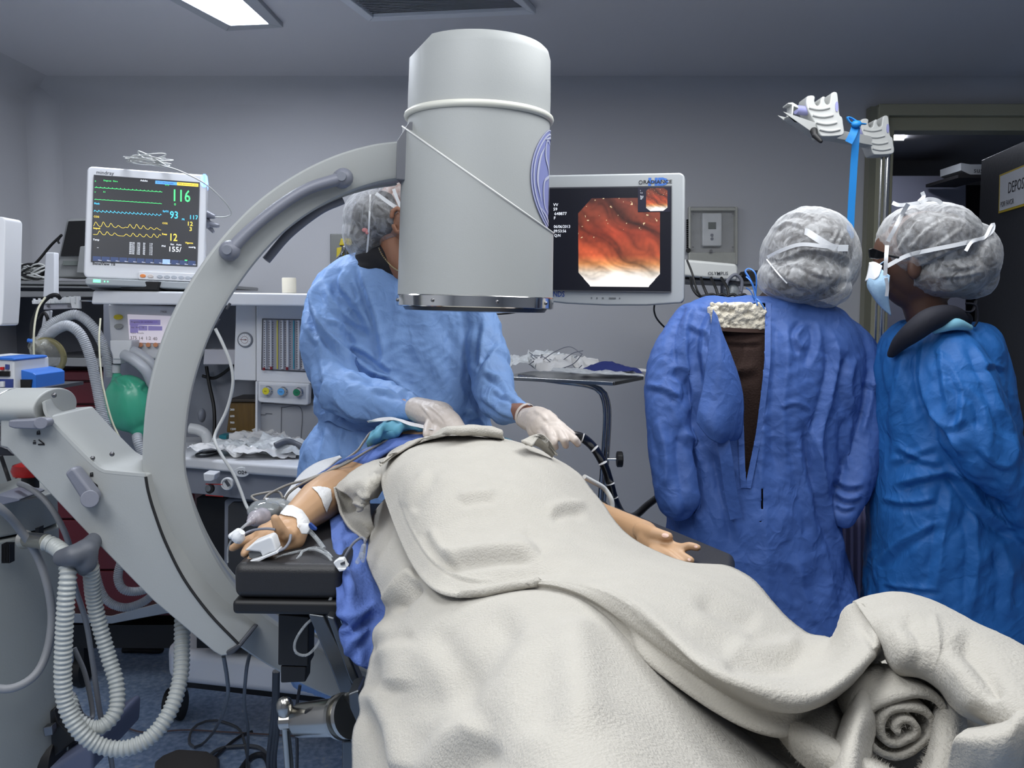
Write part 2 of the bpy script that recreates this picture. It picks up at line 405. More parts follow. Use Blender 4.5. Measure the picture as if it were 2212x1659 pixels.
# ---- next room behind the door
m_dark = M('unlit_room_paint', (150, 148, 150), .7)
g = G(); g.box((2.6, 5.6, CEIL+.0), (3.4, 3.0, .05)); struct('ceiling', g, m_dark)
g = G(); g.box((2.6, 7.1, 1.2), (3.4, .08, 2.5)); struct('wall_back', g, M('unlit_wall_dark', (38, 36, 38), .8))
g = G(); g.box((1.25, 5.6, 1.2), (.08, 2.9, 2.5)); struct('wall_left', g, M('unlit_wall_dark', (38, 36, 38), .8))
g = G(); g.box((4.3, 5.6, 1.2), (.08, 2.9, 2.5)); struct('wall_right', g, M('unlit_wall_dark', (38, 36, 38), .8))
# door frame
t = thing('door_1', None, None, (DX, WY, 0)); t['kind'] = 'structure'; del_ = None
g = G(); g.box((DX+.028, WY-.02, DZ/2), (.056, .07, DZ)); g.box((DX+.075, WY+.03, DZ/2), (.04, .1, DZ)); g.box((DX+DW-.03, WY-.02, DZ/2), (.06, .07, DZ))
o = g.build('door_frame', m_trimm, t, bevel=.004)
g = G(); g.box((DX+.003+DW/2, WY-.0215, DZ-.0135), (DW-.01, .071, .05)); g.box((DX+.003+DW/2, WY+.029, DZ-.067), (DW-.01, .101, .06)); g.build('door_header', m_trimm, t, bevel=.004)
g = G(); g.box((DX+.0-.012, WY-.03, DZ/2), (.03, .05, DZ)); g.box((DX+.115, WY+.07, DZ/2), (.02, .03, DZ)); g.build('frame_strip', M('frame_strip_steel', (150, 148, 128), .3, .6), t)
# door leaf swung into the room, right edge of picture
A = P(2120, 346, 4.0); hz = A[2]; Bx = P(2213, 308, 3.55)
d = np.array([Bx[0]-A[0], -.45, 0]); d /= np.linalg.norm(d); nrm = np.cross(d, [0, 0, 1])
E = A+d*1.15; th = np.array([.04, 0, 0])
g = G(); q0 = np.array([A[0], A[1], .01]); q1 = np.array([E[0], E[1], .01])
front = [q0, q1, q1+[0, 0, hz-.01], q0+[0, 0, hz-.01]]
g.prism(np.array(front), np.array(front)+th)
m_leaf = M('dark_steel_door', (74, 76, 82), .35, .35, bump=.05, bscale=60)
leaf = g.build('door_2', m_leaf, bevel=.003); leaf['kind'] = 'structure'
# sign on the leaf
def onleaf(px, py, k=.004):
    r_ = RAY(px, py); n3 = np.cross(d, [0, 0, 1.]); n3 = n3/np.linalg.norm(n3)
    s = np.dot(A-np.array([0, 0, CZ]), n3)/np.dot(r_, n3); p = np.array([0, 0, CZ])+r_*s
    return p-np.sign(np.dot(r_, n3))*n3*k
st = thing('door_sign', 'white paper notice with yellow border fixed to dark door', 'sign', onleaf(2190, 460))
g = G(); c4 = [onleaf(2162, 378), onleaf(2260, 338), onleaf(2258, 430), onleaf(2160, 461)]
g.prism(np.array([onleaf(2162, 378, .006), onleaf(2262, 337, .006), onleaf(2260, 432, .006), onleaf(2160, 461, .006)]), np.array([onleaf(2162, 378, .001), onleaf(2262, 337, .001), onleaf(2260, 432, .001), onleaf(2160, 461, .001)])); g.build('border', M('sign_yellow', (196, 170, 60), .5), st)
g = G(); g.prism(np.array([onleaf(2165, 381, .008), onleaf(2259, 342, .008), onleaf(2257, 427, .008), onleaf(2163, 456, .008)]), np.array([onleaf(2165, 381, .005), onleaf(2259, 342, .005), onleaf(2257, 427, .005), onleaf(2163, 456, .005)])); g.build('sheet', M('sign_paper', (205, 208, 214), .5), st)
up = np.array([0, 0, 1.]); g = G()
g.text('DEPOSITO', onleaf(2182, 418, .0095), d, up, .045, sx=.8); g.text('POR FAVOR', onleaf(2166, 448, .0095), d, up, .022, sx=.8)
g.build('lettering', M('sign_ink', (30, 30, 36), .5), st)
# things in the next room
g = G(); g.slab([(1915, 379), (2088, 379), (2088, 800), (1915, 800)], 5.6, .35)
tag(g.build('storage_cabinet', M('cabinet_grey_paint', (150, 152, 168), .5), bevel=.01), 'pale grey cabinet standing in the dark room beyond the doorway', 'cabinet')
g = G(); g.slab([(2076, 352), (2096, 355), (2123, 355), (2123, 377), (2096, 377), (2076, 368)], 5.2, .25)
bx = thing('carton', 'small white carton with lettering high up in the dark room', 'box', P(2096, 377, 5.2)); g.build('carton_body', M('carton_white', (200, 204, 206), .6), bx)
g = G(); g.text('sus', P(2103, 373, 5.19), (1, 0, 0), up, .03); g.build('lettering', M('sign_ink', (30, 30, 36)), bx)
g = G(); g.slab([(2070, 377), (2140, 377), (2140, 384), (2070, 384)], 5.15, .4)
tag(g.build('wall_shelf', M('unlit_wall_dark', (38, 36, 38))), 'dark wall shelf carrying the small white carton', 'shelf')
g = G(); g.slab([(2094, 252), (2167, 249), (2167, 266), (2094, 269)], 4.35, .05); tag(g.build('door_closer', m_black, bevel=.004), 'dark door closer box mounted under the door header', 'door closer')
lt = thing('ceiling_light', 'small lit ceiling panel in the dark room beyond the door', 'ceiling light', (1.95, 4.9, CEIL-.03))
def qz(pts, z): return np.array([PZ(x, y, z) for x, y in pts])
g = G(); q = qz([(1915, 272), (1963, 272), (1952, 303), (1912, 303)], CEIL-.035); g.prism(q, q+[0, 0, .01])
g.build('diffuser', M('panel_far', (235, 240, 255), emit=30), lt, smooth=0)
g = G(); g.cyl(P(2054, 287, 4.9), P(2054, 287, 4.9)+[0, 0, .004], .004, 8); tag(g.build('smoke_detector', M('red_led', (255, 30, 20), emit=3)), 'tiny red indicator light on the dark ceiling beyond the door', 'indicator light')
# ---- ceiling light and vent
z = CEIL
lt = thing('ceiling_light', 'long bright recessed fluorescent panel at the top left of the ceiling', 'ceiling light', (-.95, 2.4, z-.02))
fa, fb, na, nb = PZ(497, 53, z-.012), PZ(580, 50, z-.012), PZ(397, 0, z-.012), PZ(525, 0, z-.012)
k = 2.6; na = fa+(na-fa)*k; nb = fb+(nb-fb)*k
g = G(); q = np.array([fa, fb, nb, na]); g.prism(q, q+[0, 0, .004]); g.build('diffuser', M('panel_lit', (238, 244, 255), emit=PANEL_EMIT), lt, smooth=0)
ofa, ofb = PZ(489, 64, z-.01), PZ(612, 56, z-.01); ona, onb = ofa+(PZ(372, 0, z-.01)-ofa)*k, ofb+(PZ(560, 0, z-.01)-ofb)*k
g = G()
def rim(outer, inner, z0, z1):
    for i in range(4):
        j = (i+1) % 4; a = [outer[i], outer[j], inner[j], inner[i]]; A0 = np.array(a); A0[:, 2] = z0; B0 = A0.copy(); B0[:, 2] = z1; g.prism(A0, B0)
rim([ofa, ofb, onb, ona], [fa, fb, nb, na], z-.016, z+.0)
g.build('frame', M('light_frame', (150, 154, 160), .4), lt, bevel=.002)
vt = thing('ceiling_vent', 'rectangular slatted air grille in the ceiling', 'vent', (-.2, 2.8, z-.02))
of = [PZ(797, 46, z-.02), PZ(1158, 30, z-.02)]; 
on = [PZ(735, 0, z-.02), PZ(1130, 0, z-.02)]; k = 3.0; on = [of[i]+(on[i]-of[i])*k for i in range(2)]
inn = [PZ(806, 37, z-.02), PZ(1138, 22, z-.02)]; inn += [on[1]+[-.05, .04, 0], on[0]+[.05, .04, 0]]
outer = [of[0], of[1], on[1], on[0]]
g = G(); rim(outer, inn, z-.022, z)
m_vent = M('vent_aluminium', (196, 200, 206), .5)
g.build('frame', m_vent, vt, bevel=.003)
g = G()
for i in range(34):
    tt = (i+.3)/34; a = inn[0]*(1-tt)+inn[3]*tt; b = inn[1]*(1-tt)+inn[2]*tt; dd = np.array([0, -.016, -.010]); ee = np.array([0, .0015, 0])
    o_ = np.array([0, 0, .014]); g.prism(np.array([a+o_, b+o_, b+dd+o_, a+dd+o_]), np.array([a+o_+ee, b+o_+ee, b+dd+o_+ee, a+dd+o_+ee]))
g.build('louvre_slats', m_vent, vt, smooth=0)
g = G(); q = np.array(inn); q[:, 2] = z-.003; g.prism(q, q+[0, 0, .002]); g.build('backing', M('vent_dark', (70, 74, 80), .7), vt)
# ---- wall thermostat in clear guard box
tb = thing('thermostat', 'white wall thermostat inside a clear locking guard box', 'thermostat', P(1540, 575, WY))
g = G(); g.slab([(1490, 446), (1592, 446), (1592, 572), (1490, 572)], WY-.035, .03)
g.build('guard_cover', film('clear_acrylic', (185, 186, 180), .12, .25, 8, .1), tb, bevel=.01)
g = G()
for a, b in (((1492, 449), (1590, 455)), ((1490, 545), (1592, 571)), ((1488, 446), (1493, 572)), ((1588, 446), (1594, 572))):
    g.slab([a, (b[0], a[1]), b, (a[0], b[1])], WY-.03, .028)
g.build('guard_base', M('guard_beige', (178, 178, 170), .4, bump=.2, bscale=40), tb, bevel=.004)
g = G(); g.slab([(1517, 460), (1560, 460), (1560, 530), (1556, 532), (1520, 532), (1517, 530)], WY-.028, .026); bd_ = g.build('body', m_white, tb, bevel=.006)
g = G(); g.slab([(1530, 480), (1547, 480), (1547, 495), (1530, 495)], WY-.0295, .003); g.build('display', M('lcd_grey', (92, 98, 96), .3), bd_)
for yy in (508, 516):
    g = G(); g.cyl(P(1538, yy, WY-.032), P(1538, yy, WY-.026), .007, 16); g.build('button', m_grey, bd_, bevel=.001)
for sx_, sy_ in ((1497, 462), (1583, 462), (1583, 534), (1497, 534)):
    g = G(); g.cyl(P(sx_, sy_, WY-.037), P(sx_, sy_, WY-.03), .004, 10); g.build('screw', m_screw, tb)
g = G(); g.cyl(P(1536, 542, WY-.05), P(1536, 542, WY-.02), .007, 14); g.build('lock', m_screw, tb)
g = G()
for i in range(14):
    for s_ in (0, 1): g.slab([(1487-3, 474+i*4.5), (1489, 474+i*4.5), (1489, 476.5+i*4.5), (1484, 476.5+i*4.5)], WY-.02, .015)
tag(g.build('vent_strip', m_black), 'narrow dark slotted strip on the wall beside the thermostat', 'vent')
g = G(); g.cyl(P(1487, 541, WY-.03), P(1487, 541, WY), .011, 16); tag(g.build('rubber_stopper', m_black, bevel=.002), 'small round black knob on the wall below the slotted strip', 'stopper')
# ---- wall gas outlet with yellow fittings, behind the surgeon
go = thing('gas_outlet', 'wall gas outlet plate with yellow valve behind the surgeon', 'gas outlet', P(735, 570, WY))
g = G(); g.slab([(713, 505), (790, 505), (790, 572), (713, 572)], WY-.02, .018); g.build('plate', M('outlet_plate', (112, 114, 112), .35, .6), go, bevel=.003)
g = G(); g.slab([(736, 515), (760, 515), (760, 530), (732, 530)], WY-.04, .02); g.slab([(727, 535), (745, 532), (748, 545), (738, 560), (726, 562)], WY-.05, .03)
g.build('valve', M('outlet_yellow', (196, 176, 30), .4), go, bevel=.004)
g = G(); g.tube(pxs([(742, 532, WY-.06), (738, 548, WY-.07), (728, 560, WY-.06)]), .007, 10); g.cyl(P(746, 527, WY-.07), P(746, 550, WY-.06), .006); g.build('fitting', m_chrome, go)
# ================================================================== C-ARM X-RAY UNIT
carm = thing('c_arm_machine', 'large pale grey mobile x-ray arm curving around the operating table', 'x-ray machine', P(560, 1500, 1.9)*[1, 1, 0])
m_carm = M('c_arm_enamel', (158, 161, 160), .52, bump=.035, bscale=350, var=.015, vscale=3)
m_carmd = M('c_arm_track', (134, 138, 144), .42, bump=.03, bscale=300)
outer_px = [(872, 303), (800, 313), (720, 337), (640, 376), (560, 432), (490, 502), (430, 582), (380, 668), (345, 755), (320, 850), (309, 945), (309, 1020), (320, 1080), (345, 1160), (385, 1245), (440, 1325), (510, 1392), (600, 1450), (700, 1500), (800, 1535), (900, 1552), (1010, 1560)]
def cY(x): return 1.98-.22*np.clip((872-x)/560, 0, 1)
OUT = catmull(np.array([P(x, y, cY(x)) for x, y in outer_px]), 8)
T = np.gradient(OUT, axis=0); T /= np.linalg.norm(T, axis=1)[:, None]
pl = OUT[0]-OUT[90]; pl = np.cross(T[0], T[90]); pl /= np.linalg.norm(pl)
if pl[1] < 0: pl = -pl            # plane normal, away from the camera
pl = np.array([pl[0], pl[1], 0]); pl /= np.linalg.norm(pl)
IN = np.cross(T, pl); IN /= np.linalg.norm(IN, axis=1)[:, None]
cen = OUT.mean(0)+[.35, 0, 0]
sg = np.sign(((cen-OUT[60])*IN[60]).sum()); IN *= sg
def csec(prof):
    """prof: (inward, depth) outline swept round the C"""
    k = len(prof); V = np.stack([OUT+IN*a+pl*b for a, b in prof], 1); n = len(OUT)
    Fc = [(i*k+j, i*k+(j+1) % k, (i+1)*k+(j+1) % k, (i+1)*k+j) for i in range(n-1) for j in range(k)]+[list(range(k))[::-1], list(range((n-1)*k, n*k))]
    return V, Fc
RW, DP = .082, .15
g = G()
prof = [(.004, 0), (RW-.012, 0), (RW-.004, .004), (RW, .012), (RW, .030), (RW-.008, .034), (RW-.008, DP-.034), (RW, DP-.030), (RW, DP-.012), (RW-.004, DP-.004), (RW-.012, DP), (.004, DP), (0, DP-.004), (0, .004)]
g.add(*csec(prof)); g.build('c_arc', m_carm, carm, smooth=35)
g = G(); g.add(*csec([(RW-.0085, .040), (RW-.003, .042), (RW-.003, DP-.042), (RW-.0085, DP-.040)])); g.build('track', m_carmd, carm, smooth=35)
# grab handles on the arc (front face, and its twin on the far rim)
for pts, back, lab in (([(497, 541), (540, 497), (600, 448), (665, 408), (742, 384)], 0, None), ([(575, 562), (625, 505), (690, 455), (740, 432)], 1, None)):
    Yf = lambda x: cY(x)+(-.022 if not back else DP-.02)
    g = G(); W_ = [P(x, y, Yf(x)) for x, y in pts]
    g.tube(W_, [.018, .0165, .0165, .0165, .018], 14, flat=.75) if len(W_) == 5 else g.tube(W_, .010, 12)
    if not back:
        for e in (0, -1): g.cap_seg(W_[e], .021, W_[e]+pl*.03, .021)
    h = g.build('grab_handle', m_grey, carm, smooth=40)
    if not back:
        for e in (0, -1):
            g = G(); c = W_[e]-np.array([0, .022, 0]); g.cyl(c, c+np.array([0, .006, 0]), .010, 20); g.build('screw_cover', M('grey_plastic_dark', (112, 116, 126), .5), h, bevel=.001)
# detector / image intensifier
CYc = 2.03
bot = P(1027, 640, CYc); top = P(1038, 106, CYc); ax = top-bot; Lc = np.linalg.norm(ax); ax /= Lc
R0 = m_px(150, CYc); R1 = m_px(166, CYc)
g = G(); g.lathe([(.12, R0*1.0), (Lc*.80, R0), (Lc*.955, R0*.985), (Lc*.985, R0*.955), (Lc*1.0, R0*.90), (Lc*1.002, R0*.5), (Lc*1.003, .002)], bot, ax, 96)
me = g.mesh('h'); bm = bmesh.new(); bm.from_mesh(me)
a, b, c = P(889, 120, CYc-R0*.2), P(930, 76, CYc-R0*.2), P(889, 120, CYc+.3); nn = np.cross(b-a, c-a); nn /= np.linalg.norm(nn)
if nn[0] > 0: nn = -nn
geo = bm.verts[:]+bm.edges[:]+bm.faces[:]; bmesh.ops.bisect_plane(bm, geom=geo, plane_co=Vector(a), plane_no=Vector(nn), clear_outer=True)
bmesh.ops.holes_fill(bm, edges=[e for e in bm.edges if e.is_boundary]); bm.to_mesh(me); bm.free()
hd = link_mesh('detector_housing', me, m_carm, carm); finish(hd, 40, .012, 4)
# lower shell with the diagonal parting line
a, b = P(885, 284, CYc), P(1190, 500, CYc); nn = np.cross(b-a, [0, 1, .12]); nn /= np.linalg.norm(nn); nn *= np.sign(nn[2])
sf1 = np.cross(ax, [0, 1, 0]); sf1 /= np.linalg.norm(sf1); sf2 = np.cross(ax, sf1); rows = []
for th_ in np.linspace(0, 2*math.pi, 145):
    dr = math.cos(th_)*sf1+math.sin(th_)*sf2; hh_ = .25
    for _ in range(12):
        Rr_ = R1*(1-.09*hh_); hh_ = np.dot(a-bot-dr*Rr_, nn)/np.dot(ax, nn)
    rows.append([bot+ax*t_+dr*R1*(1-.09*t_) for t_ in np.linspace(0, hh_, 16)]+[bot+ax*hh_+dr*(R1*(1-.09*hh_)-.012)])
g = G(); A__ = np.array(rows); n_, k_ = A__.shape[:2]; n_ -= 1; g.add(A__[:n_].reshape(-1, 3), [(i*k_+j, i*k_+j+1, ((i+1) % n_)*k_+j+1, ((i+1) % n_)*k_+j) for i in range(n_) for j in range(k_-1)])
g.build('lower_shell', m_carm, carm, smooth=50)
g = G(); g.tube([r_[-2] for r_ in rows[:-1:2]], .0023, 8, closed=True, step=.012); g.build('edge_highlight', M('highlight_pale', (200, 201, 198), .35), carm, smooth=180)  # pale tube paints in the highlight along the parting edge
g = G(); zz = np.dot(P(1035, 222, CYc-R0)-bot, ax); ct = bot+ax*zz
e1 = np.cross(ax, [0, 1, 0]); e1 /= np.linalg.norm(e1); e2 = np.cross(ax, e1)
ring = [ct+R0*1.004*(math.cos(t)*e1+math.sin(t)*e2) for t in np.linspace(0, 2*math.pi, 72, endpoint=False)]
g.tube(ring, .008, 10, closed=True, step=.012); g.build('trim_ring', M('ring_cream', (206, 206, 196), .35), carm, smooth=60)
g = G(); g.lathe([(-.026, R1*1.0), (-.024, R1*1.012), (-.002, R1*1.012), (0, R1*1.0)], bot, ax, 96); g.build('collimator_ring', m_chrome, carm, smooth=30)
g = G(); g.lathe([(-.036, R1*.55), (-.034, R1*.9), (-.027, R1*.93), (-.02, R1*.9)], bot, ax, 72); g.build('face_plate', M('face_plate_dark', (60, 66, 76), .25, .4), carm)
for k_ in range(8):
    t = k_*math.pi/4+.3; p = bot+R1*1.014*(math.cos(t)*e1+math.sin(t)*e2)-ax*.013; g = G(); g.ell(p, (.004, .004, .004), 8, 6); g.build('screw', m_screw, carm)
# emblem: round badge wrapped on the right side of the upper housing
ec = np.dot(P(1190, 392, CYc)-bot, ax); er = m_px(103, CYc)
ang0 = math.atan2(0, 1)
fx = np.cross([0, 1, 0], ax); fx = np.array([1., 0, 0])-ax*ax[0]; fx /= np.linalg.norm(fx); fy = np.array([0, -1., 0])
def emb(u, v, k=.001):     # u sideways on the cylinder, v along it; centre faces right, slightly to the camera
    th = u/R0+math.radians(4); return bot+ax*(ec+v)+(R0*1.0+k)*(math.cos(th)*fx+math.sin(th)*fy)
g = G(); rr = np.linspace(0, 1, 9); tt = np.linspace(0, 2*math.pi, 64)
g.grid(np.array([[emb(er*a*math.cos(t), er*a*math.sin(t), .0015) for t in tt] for a in rr])); em = g.build('emblem', M('emblem_blue', (124, 130, 178), .45), carm)
g = G()
for r_, w_ in ((.93, .035), (1.0, .02)): 
    g.grid(np.array([[emb(er*a*math.cos(t), er*a*math.sin(t), .003) for t in tt] for a in (r_-w_, r_)]))
for cur in ([(-.55, .2), (-.7, .5), (-.5, .72), (-.28, .5), (-.35, .1), (-.5, -.3), (-.3, -.62), (0, -.5), (.1, -.1), (-.1, .1)], [(.1, .7), (.4, .72), (.45, .4), (.15, .1), (.5, -.1), (.45, -.55), (.1, -.7)],
            [(.62, -.5), (.78, -.1), (.7, .35), (.5, .6)], [(.66, -.62), (-.1, -.86), (-.62, -.55)], [(-.66, .55), (-.15, .86), (.5, .74)]):
    C = catmull(np.array(cur), 8); Tn = np.gradient(C, axis=0); Tn /= np.linalg.norm(Tn, axis=1)[:, None]+1e-9; S = np.stack([-Tn[:, 1], Tn[:, 0]], 1); w_ = .032*np.sin(np.linspace(.15, math.pi-.15, len(C)))[:, None]
    g.grid(np.array([[emb(er*p[0], er*p[1], .003) for p in (c_-s_*ww, c_+s_*ww)] for c_, s_, ww in zip(C, S, w_)]))
g.build('emblem_lines', M('emblem_white', (176, 180, 198), .4), em)
# bracket joining the arc to the housing
g = G(); g.slab([(857, 305), (884, 262), (900, 262), (900, 392), (855, 388)], 1.955, .19); g.build('bracket', M('bracket_grey', (88, 91, 98), .42), carm, bevel=.003)
# tube head under the table, at the far end of the C
tb_ = P(1010, 1540, 2.0); g = G(); g.box(tb_+[.03, .07, -.02], (.3, .26, .2)); g.build('tube_housing', m_carm, carm, bevel=.03, seg=4)
# ---- carrier arm
fY = 1.735; dpt = .19
front = [(0, 905), (60, 903), (103, 900), (125, 925), (150, 952), (198, 1000), (207, 1008), (220, 1016), (240, 1020), (313, 1027), (316, 1045), (330, 1100), (355, 1170), (395, 1250), (450, 1325), (516, 1392), (506, 1405), (492, 1416), (478, 1418), (460, 1408), (330, 1298), (200, 1165), (40, 995), (15, 968), (0, 965)]
g = G(); g.slab(front, [fY-.0 for _ in front], dpt); g.build('carrier_arm', m_carm, carm, bevel=.004)
# sloping top cover panels
f_top = [(103, 900), (125, 925), (150, 952), (198, 1000)]; 
g = G()
ft = [P(x, y, fY) for x, y in ((94, 868), (103, 900), (150, 952), (198, 1000), (220, 1016), (240, 1020), (313, 1027))]
bt = [P(x, y, fY+.16) for x, y in ((128, 850), (152, 888), (205, 945), (262, 994), (275, 1002), (290, 1006), (314, 1009))]
ft = catmull(np.array(ft), 6); bt = catmull(np.array(bt), 6); g.grid(np.array([ft, ft*.5+bt*.5, bt])); g.build('top_cover', m_carm, carm, smooth=25, solid=.006)
# horizontal barrel at the near end
g = G(); c0 = P(-260, 905, fY+.02); c1 = P(108, 882, fY+.035)
cy_ = (P(60, 838, fY+.06)+P(60, 915, fY+.06))/2
A = []
for x_, e_ in ((-420, 1), (36, 1), (100, 1), (122, .9)):
    row = []
    for t in np.linspace(-math.pi/2, math.pi*.5, 14):
        q = P(x_, 868+2*math.sin(t)*0, fY+.06); row.append(q+np.array([0, -math.cos(t)*.075*e_, math.sin(t)*.036*e_]))
    A.append(row)
for x_ in range(1):
    pass
def barrel(x0, x1, ry, rz, name, mat):
    g = G(); n = 40; V = []
    for xx in (x0, x1):
        q = P(xx, 878, fY+.075)
        for t in np.linspace(0, 2*math.pi, n, endpoint=False): V.append(q+np.array([0, -math.cos(t)*ry, math.sin(t)*rz]))
    g.add(V, [(j, (j+1) % n, n+(j+1) % n, n+j) for j in range(n)]+[list(range(n))[::-1], list(range(n, 2*n))]); return g.build(name, mat, carm, smooth=40, bevel=.004)
barrel(-420, 30, .088, .038, 'pivot_barrel', m_carm); barrel(30, 33, .087, .0375, 'pivot_seam', m_chrome); barrel(33, 122, .088, .038, 'pivot_barrel', m_carm)
# second (rear) arm piece, lower left
g = G(); g.slab([(-60, 950), (0, 965), (16, 970), (30, 985), (-20, 985), (-60, 985)], fY+.19, .05); g.build('arm_gusset', m_dgrey, carm, bevel=.004)
for sx_, sy_ in ((117, 854), (200, 990), (242, 981), (150, 955)):
    g = G(); d_ = P(sx_, sy_, fY+.01 if sx_ != 117 else fY-.012); g.ell(d_, (.005, .005, .005), 10, 8); g.build('screw', m_screw, carm)
# lock levers with pictograms
g = G(); g.slab([(18, 908), (88, 905), (98, 907), (102, 914), (99, 922), (84, 928), (30, 926), (17, 922)], fY-.035, .03); lv = g.build('lock_lever', m_grey, carm, bevel=.006, seg=3)
g = G(); g.cyl(P(88, 914, fY-.045), P(88, 914, fY), .012, 24); g.build('hub', m_grey, lv, bevel=.002)
g = G(); g.slab([(138, 1023), (150, 1012), (158, 1011), (176, 1035), (203, 1070), (203, 1080), (198, 1088), (184, 1092), (178, 1086)], fY-.04, .035); lv = g.build('lock_lever', m_grey, carm, bevel=.006, seg=3)
g = G(); g.cyl(P(194, 1078, fY-.055), P(194, 1078, fY), .017, 24); g.build('hub', m_grey, lv, bevel=.002)
k = fY-.0015
def bar(a, b, w):
    a = np.array(a, float); b = np.array(b, float); d_ = b-a; d_ /= np.linalg.norm(d_); s_ = np.array([-d_[1], d_[0]])*w/2
    g.slab([tuple(a-s_), tuple(b-s_), tuple(b+s_), tuple(a+s_)], k, .002)
for ox, oy in ((71, 950), (186, 1040)):
    g = G()
    bar((ox+12, oy), (ox+24, oy+9), 2.2); bar((ox+24, oy+9), (ox+11, oy+10), 2.2); bar((ox+11, oy+11), (ox+25, oy+11), 1.6)
    bar((ox+8, oy-13), (ox+15, oy-13), 5) ; bar((ox+9, oy-18), (ox+14, oy-19), 1.5); bar((ox+9, oy-18), (ox+9, oy-13), 1.2); bar((ox+14, oy-19), (ox+14, oy-13), 1.2)
    if ox == 71: bar((71, 957), (77, 957), 5); bar((72, 952), (76, 952), 1.4)
    g.build('pictogram', M('ink_black', (24, 24, 28), .5), carm, smooth=0)
# dark gap between arc and carrier, end latch
g = G(); pp = catmull(np.array([(315, 1030), (320, 1060), (332, 1102), (357, 1170), (397, 1250), (452, 1325), (516, 1392)], float), 8)
g.tube([P(x, y, fY-.001) for x, y in pp], .0028, 6, step=.01); g.build('gap_seal', m_black, carm)
g = G(); g.slab([(487, 1408), (516, 1391), (523, 1395), (505, 1412), (490, 1418)], fY-.006, .12); g.build('end_cap', m_dgrey, carm, bevel=.003)
# the support column of the carrier reaches down behind the console
# ---- console cart of the x-ray unit
cart = thing('console_cart', 'grey x-ray console cart with vent slots at the lower left', 'equipment cart', (-1.15, 1.95, 0))
Y0, Y1, Y2 = 1.80, 1.93, 1.99
tz = P(88, 1072, Y1)[2]
def foot(px, Y): return P(px, 1072, Y)[:2]
pa, pb, pc = foot(-260, Y0-.12), foot(87, Y1), foot(124, Y2)
pc2 = P(124, 1072, 2.0)[:2]; pd = np.array([P(119, 1072, 2.42)[0], 2.42]); pe = pa+[0, .62]
def colm(g, plan, z0, z1):
    A = np.array([[x, y, z0] for x, y in plan]); B = np.array([[x, y, z1] for x, y in plan]); g.prism(A, B)
m_cart = M('console_enamel', (146, 150, 148), .5, bump=.05, bscale=200, var=.03, vscale=5)
zs = P(88, 1147, Y1)[2]
g = G(); colm(g, [pa, pb, pc, pd, pe], zs+.003, tz); up_ = g.build('top_housing', m_cart, cart, bevel=.012, seg=3)
g = G(); colm(g, [pa, pb, pc, pd, pe], .16, zs-.003); lo_ = g.build('side_panel', m_cart, cart, bevel=.006)
g = G(); colm(g, [pa+[.01, .02], pb+[-.01, .03], pc+[-.02, .03], pd-[.03, .03], pe], .14, tz-.02); g.build('inner_frame', m_black, cart)
# recess with dark slot, vent slots on the side
g = G()
for i in range(6):
    x_ = 3+i*3.2; a = P(x_, 1178, Y0+.035-.03*i/40)[0:2]
    for_ = [P(x_, 1176, Y0+.03), P(x_+1.3, 1176, Y0+.03), P(x_+1.3, 1217, Y0+.03), P(x_, 1217, Y0+.03)]
    g.prism(np.array(for_), np.array(for_)+[0, .02, 0])
g.build('vent_slots', m_black, cart)
g = G(); g.slab([(76, 1141), (84, 1139), (84, 1164), (76, 1164)], Y1-.03, .02); g.build('slot', m_black, cart)
g = G(); g.slab([(-20, 1073), (0, 1070), (36, 1076), (42, 1078), (42, 1082), (0, 1092), (-30, 1098)], Y0+.0, .1); g.build('keypad', M('keypad_grey', (104, 108, 122), .5), cart, bevel=.006)
# emergency stop
es = P(66, 1055, Y1+.02); g = G(); g.cyl(es-[0, 0, .0], es+[0, 0, .028], .018, 24); sb = g.build('stop_base', m_black, cart, bevel=.002)
g = G(); g.lathe([(.026, .018), (.03, .034), (.042, .038), (.054, .034), (.058, .02), (.059, .002)], es-[0, 0, .0], (0, 0, 1), 28); g.build('stop_button', M('stop_red', (196, 24, 20), .35), cart, smooth=40, label='red mushroom stop button')
# grey louvred block behind the stop button
g = G(); g.slab([(-40, 975), (30, 975), (62, 1010), (70, 1055), (-40, 1055)], 2.3, .2); lb = g.build('louvred_block', m_cart, cart, bevel=.005)
g = G()
for i in range(4): g.slab([(33, 1010+i*10), (60+i*2, 1010+i*10), (60+i*2, 1014+i*10), (33, 1014+i*10)], 2.29, .03)
g.build('louvres', m_black, lb)
g = G(); g.tube(pxs([(2, 985, 2.2), (14, 1020, 2.2), (27, 1060, 2.15)]), .005, 8); tag(g.build('power_cable', m_black), 'short black cable running down behind the console cart', 'cable')
# curved handle lines on the cart, castor and foot
g = G(); g.tube(pxs([(-40, 1480, 1.72), (20, 1488, 1.72), (72, 1462, 1.75), (100, 1412, 1.78), (112, 1340, 1.80), (104, 1270, 1.80), (80, 1200, 1.8), (40, 1140, 1.76), (0, 1098, 1.70), (-60, 1060, 1.66)]), .0085, 12)
tag(g.build('cable_loop', M('cable_grey', (128, 130, 134), .5), smooth=60), 'thick grey cable looping over the side of the console cart', 'cable')
g = G(); g.tube(pxs([(42, 1045, 1.86), (60, 1052, 1.84), (95, 1078, 1.83), (125, 1120, 1.83), (150, 1180, 1.86), (160, 1260, 1.95), (185, 1340, 2.0), (200, 1430, 2.02), (218, 1550, 2.05), (240, 1640, 2.1), (245, 1700, 2.1)]), .0062, 10)
tag(g.build('cable', M('cable_grey', (128, 130, 134), .5), smooth=60), 'grey cable from the red stop button down behind the ribbed hoses', 'cable')
g = G(); g.tube(pxs([(160, 1400, 2.1), (185, 1460, 2.1), (200, 1545, 2.1), (178, 1545, 2.05), (158, 1500, 2.0)]), .006, 10)
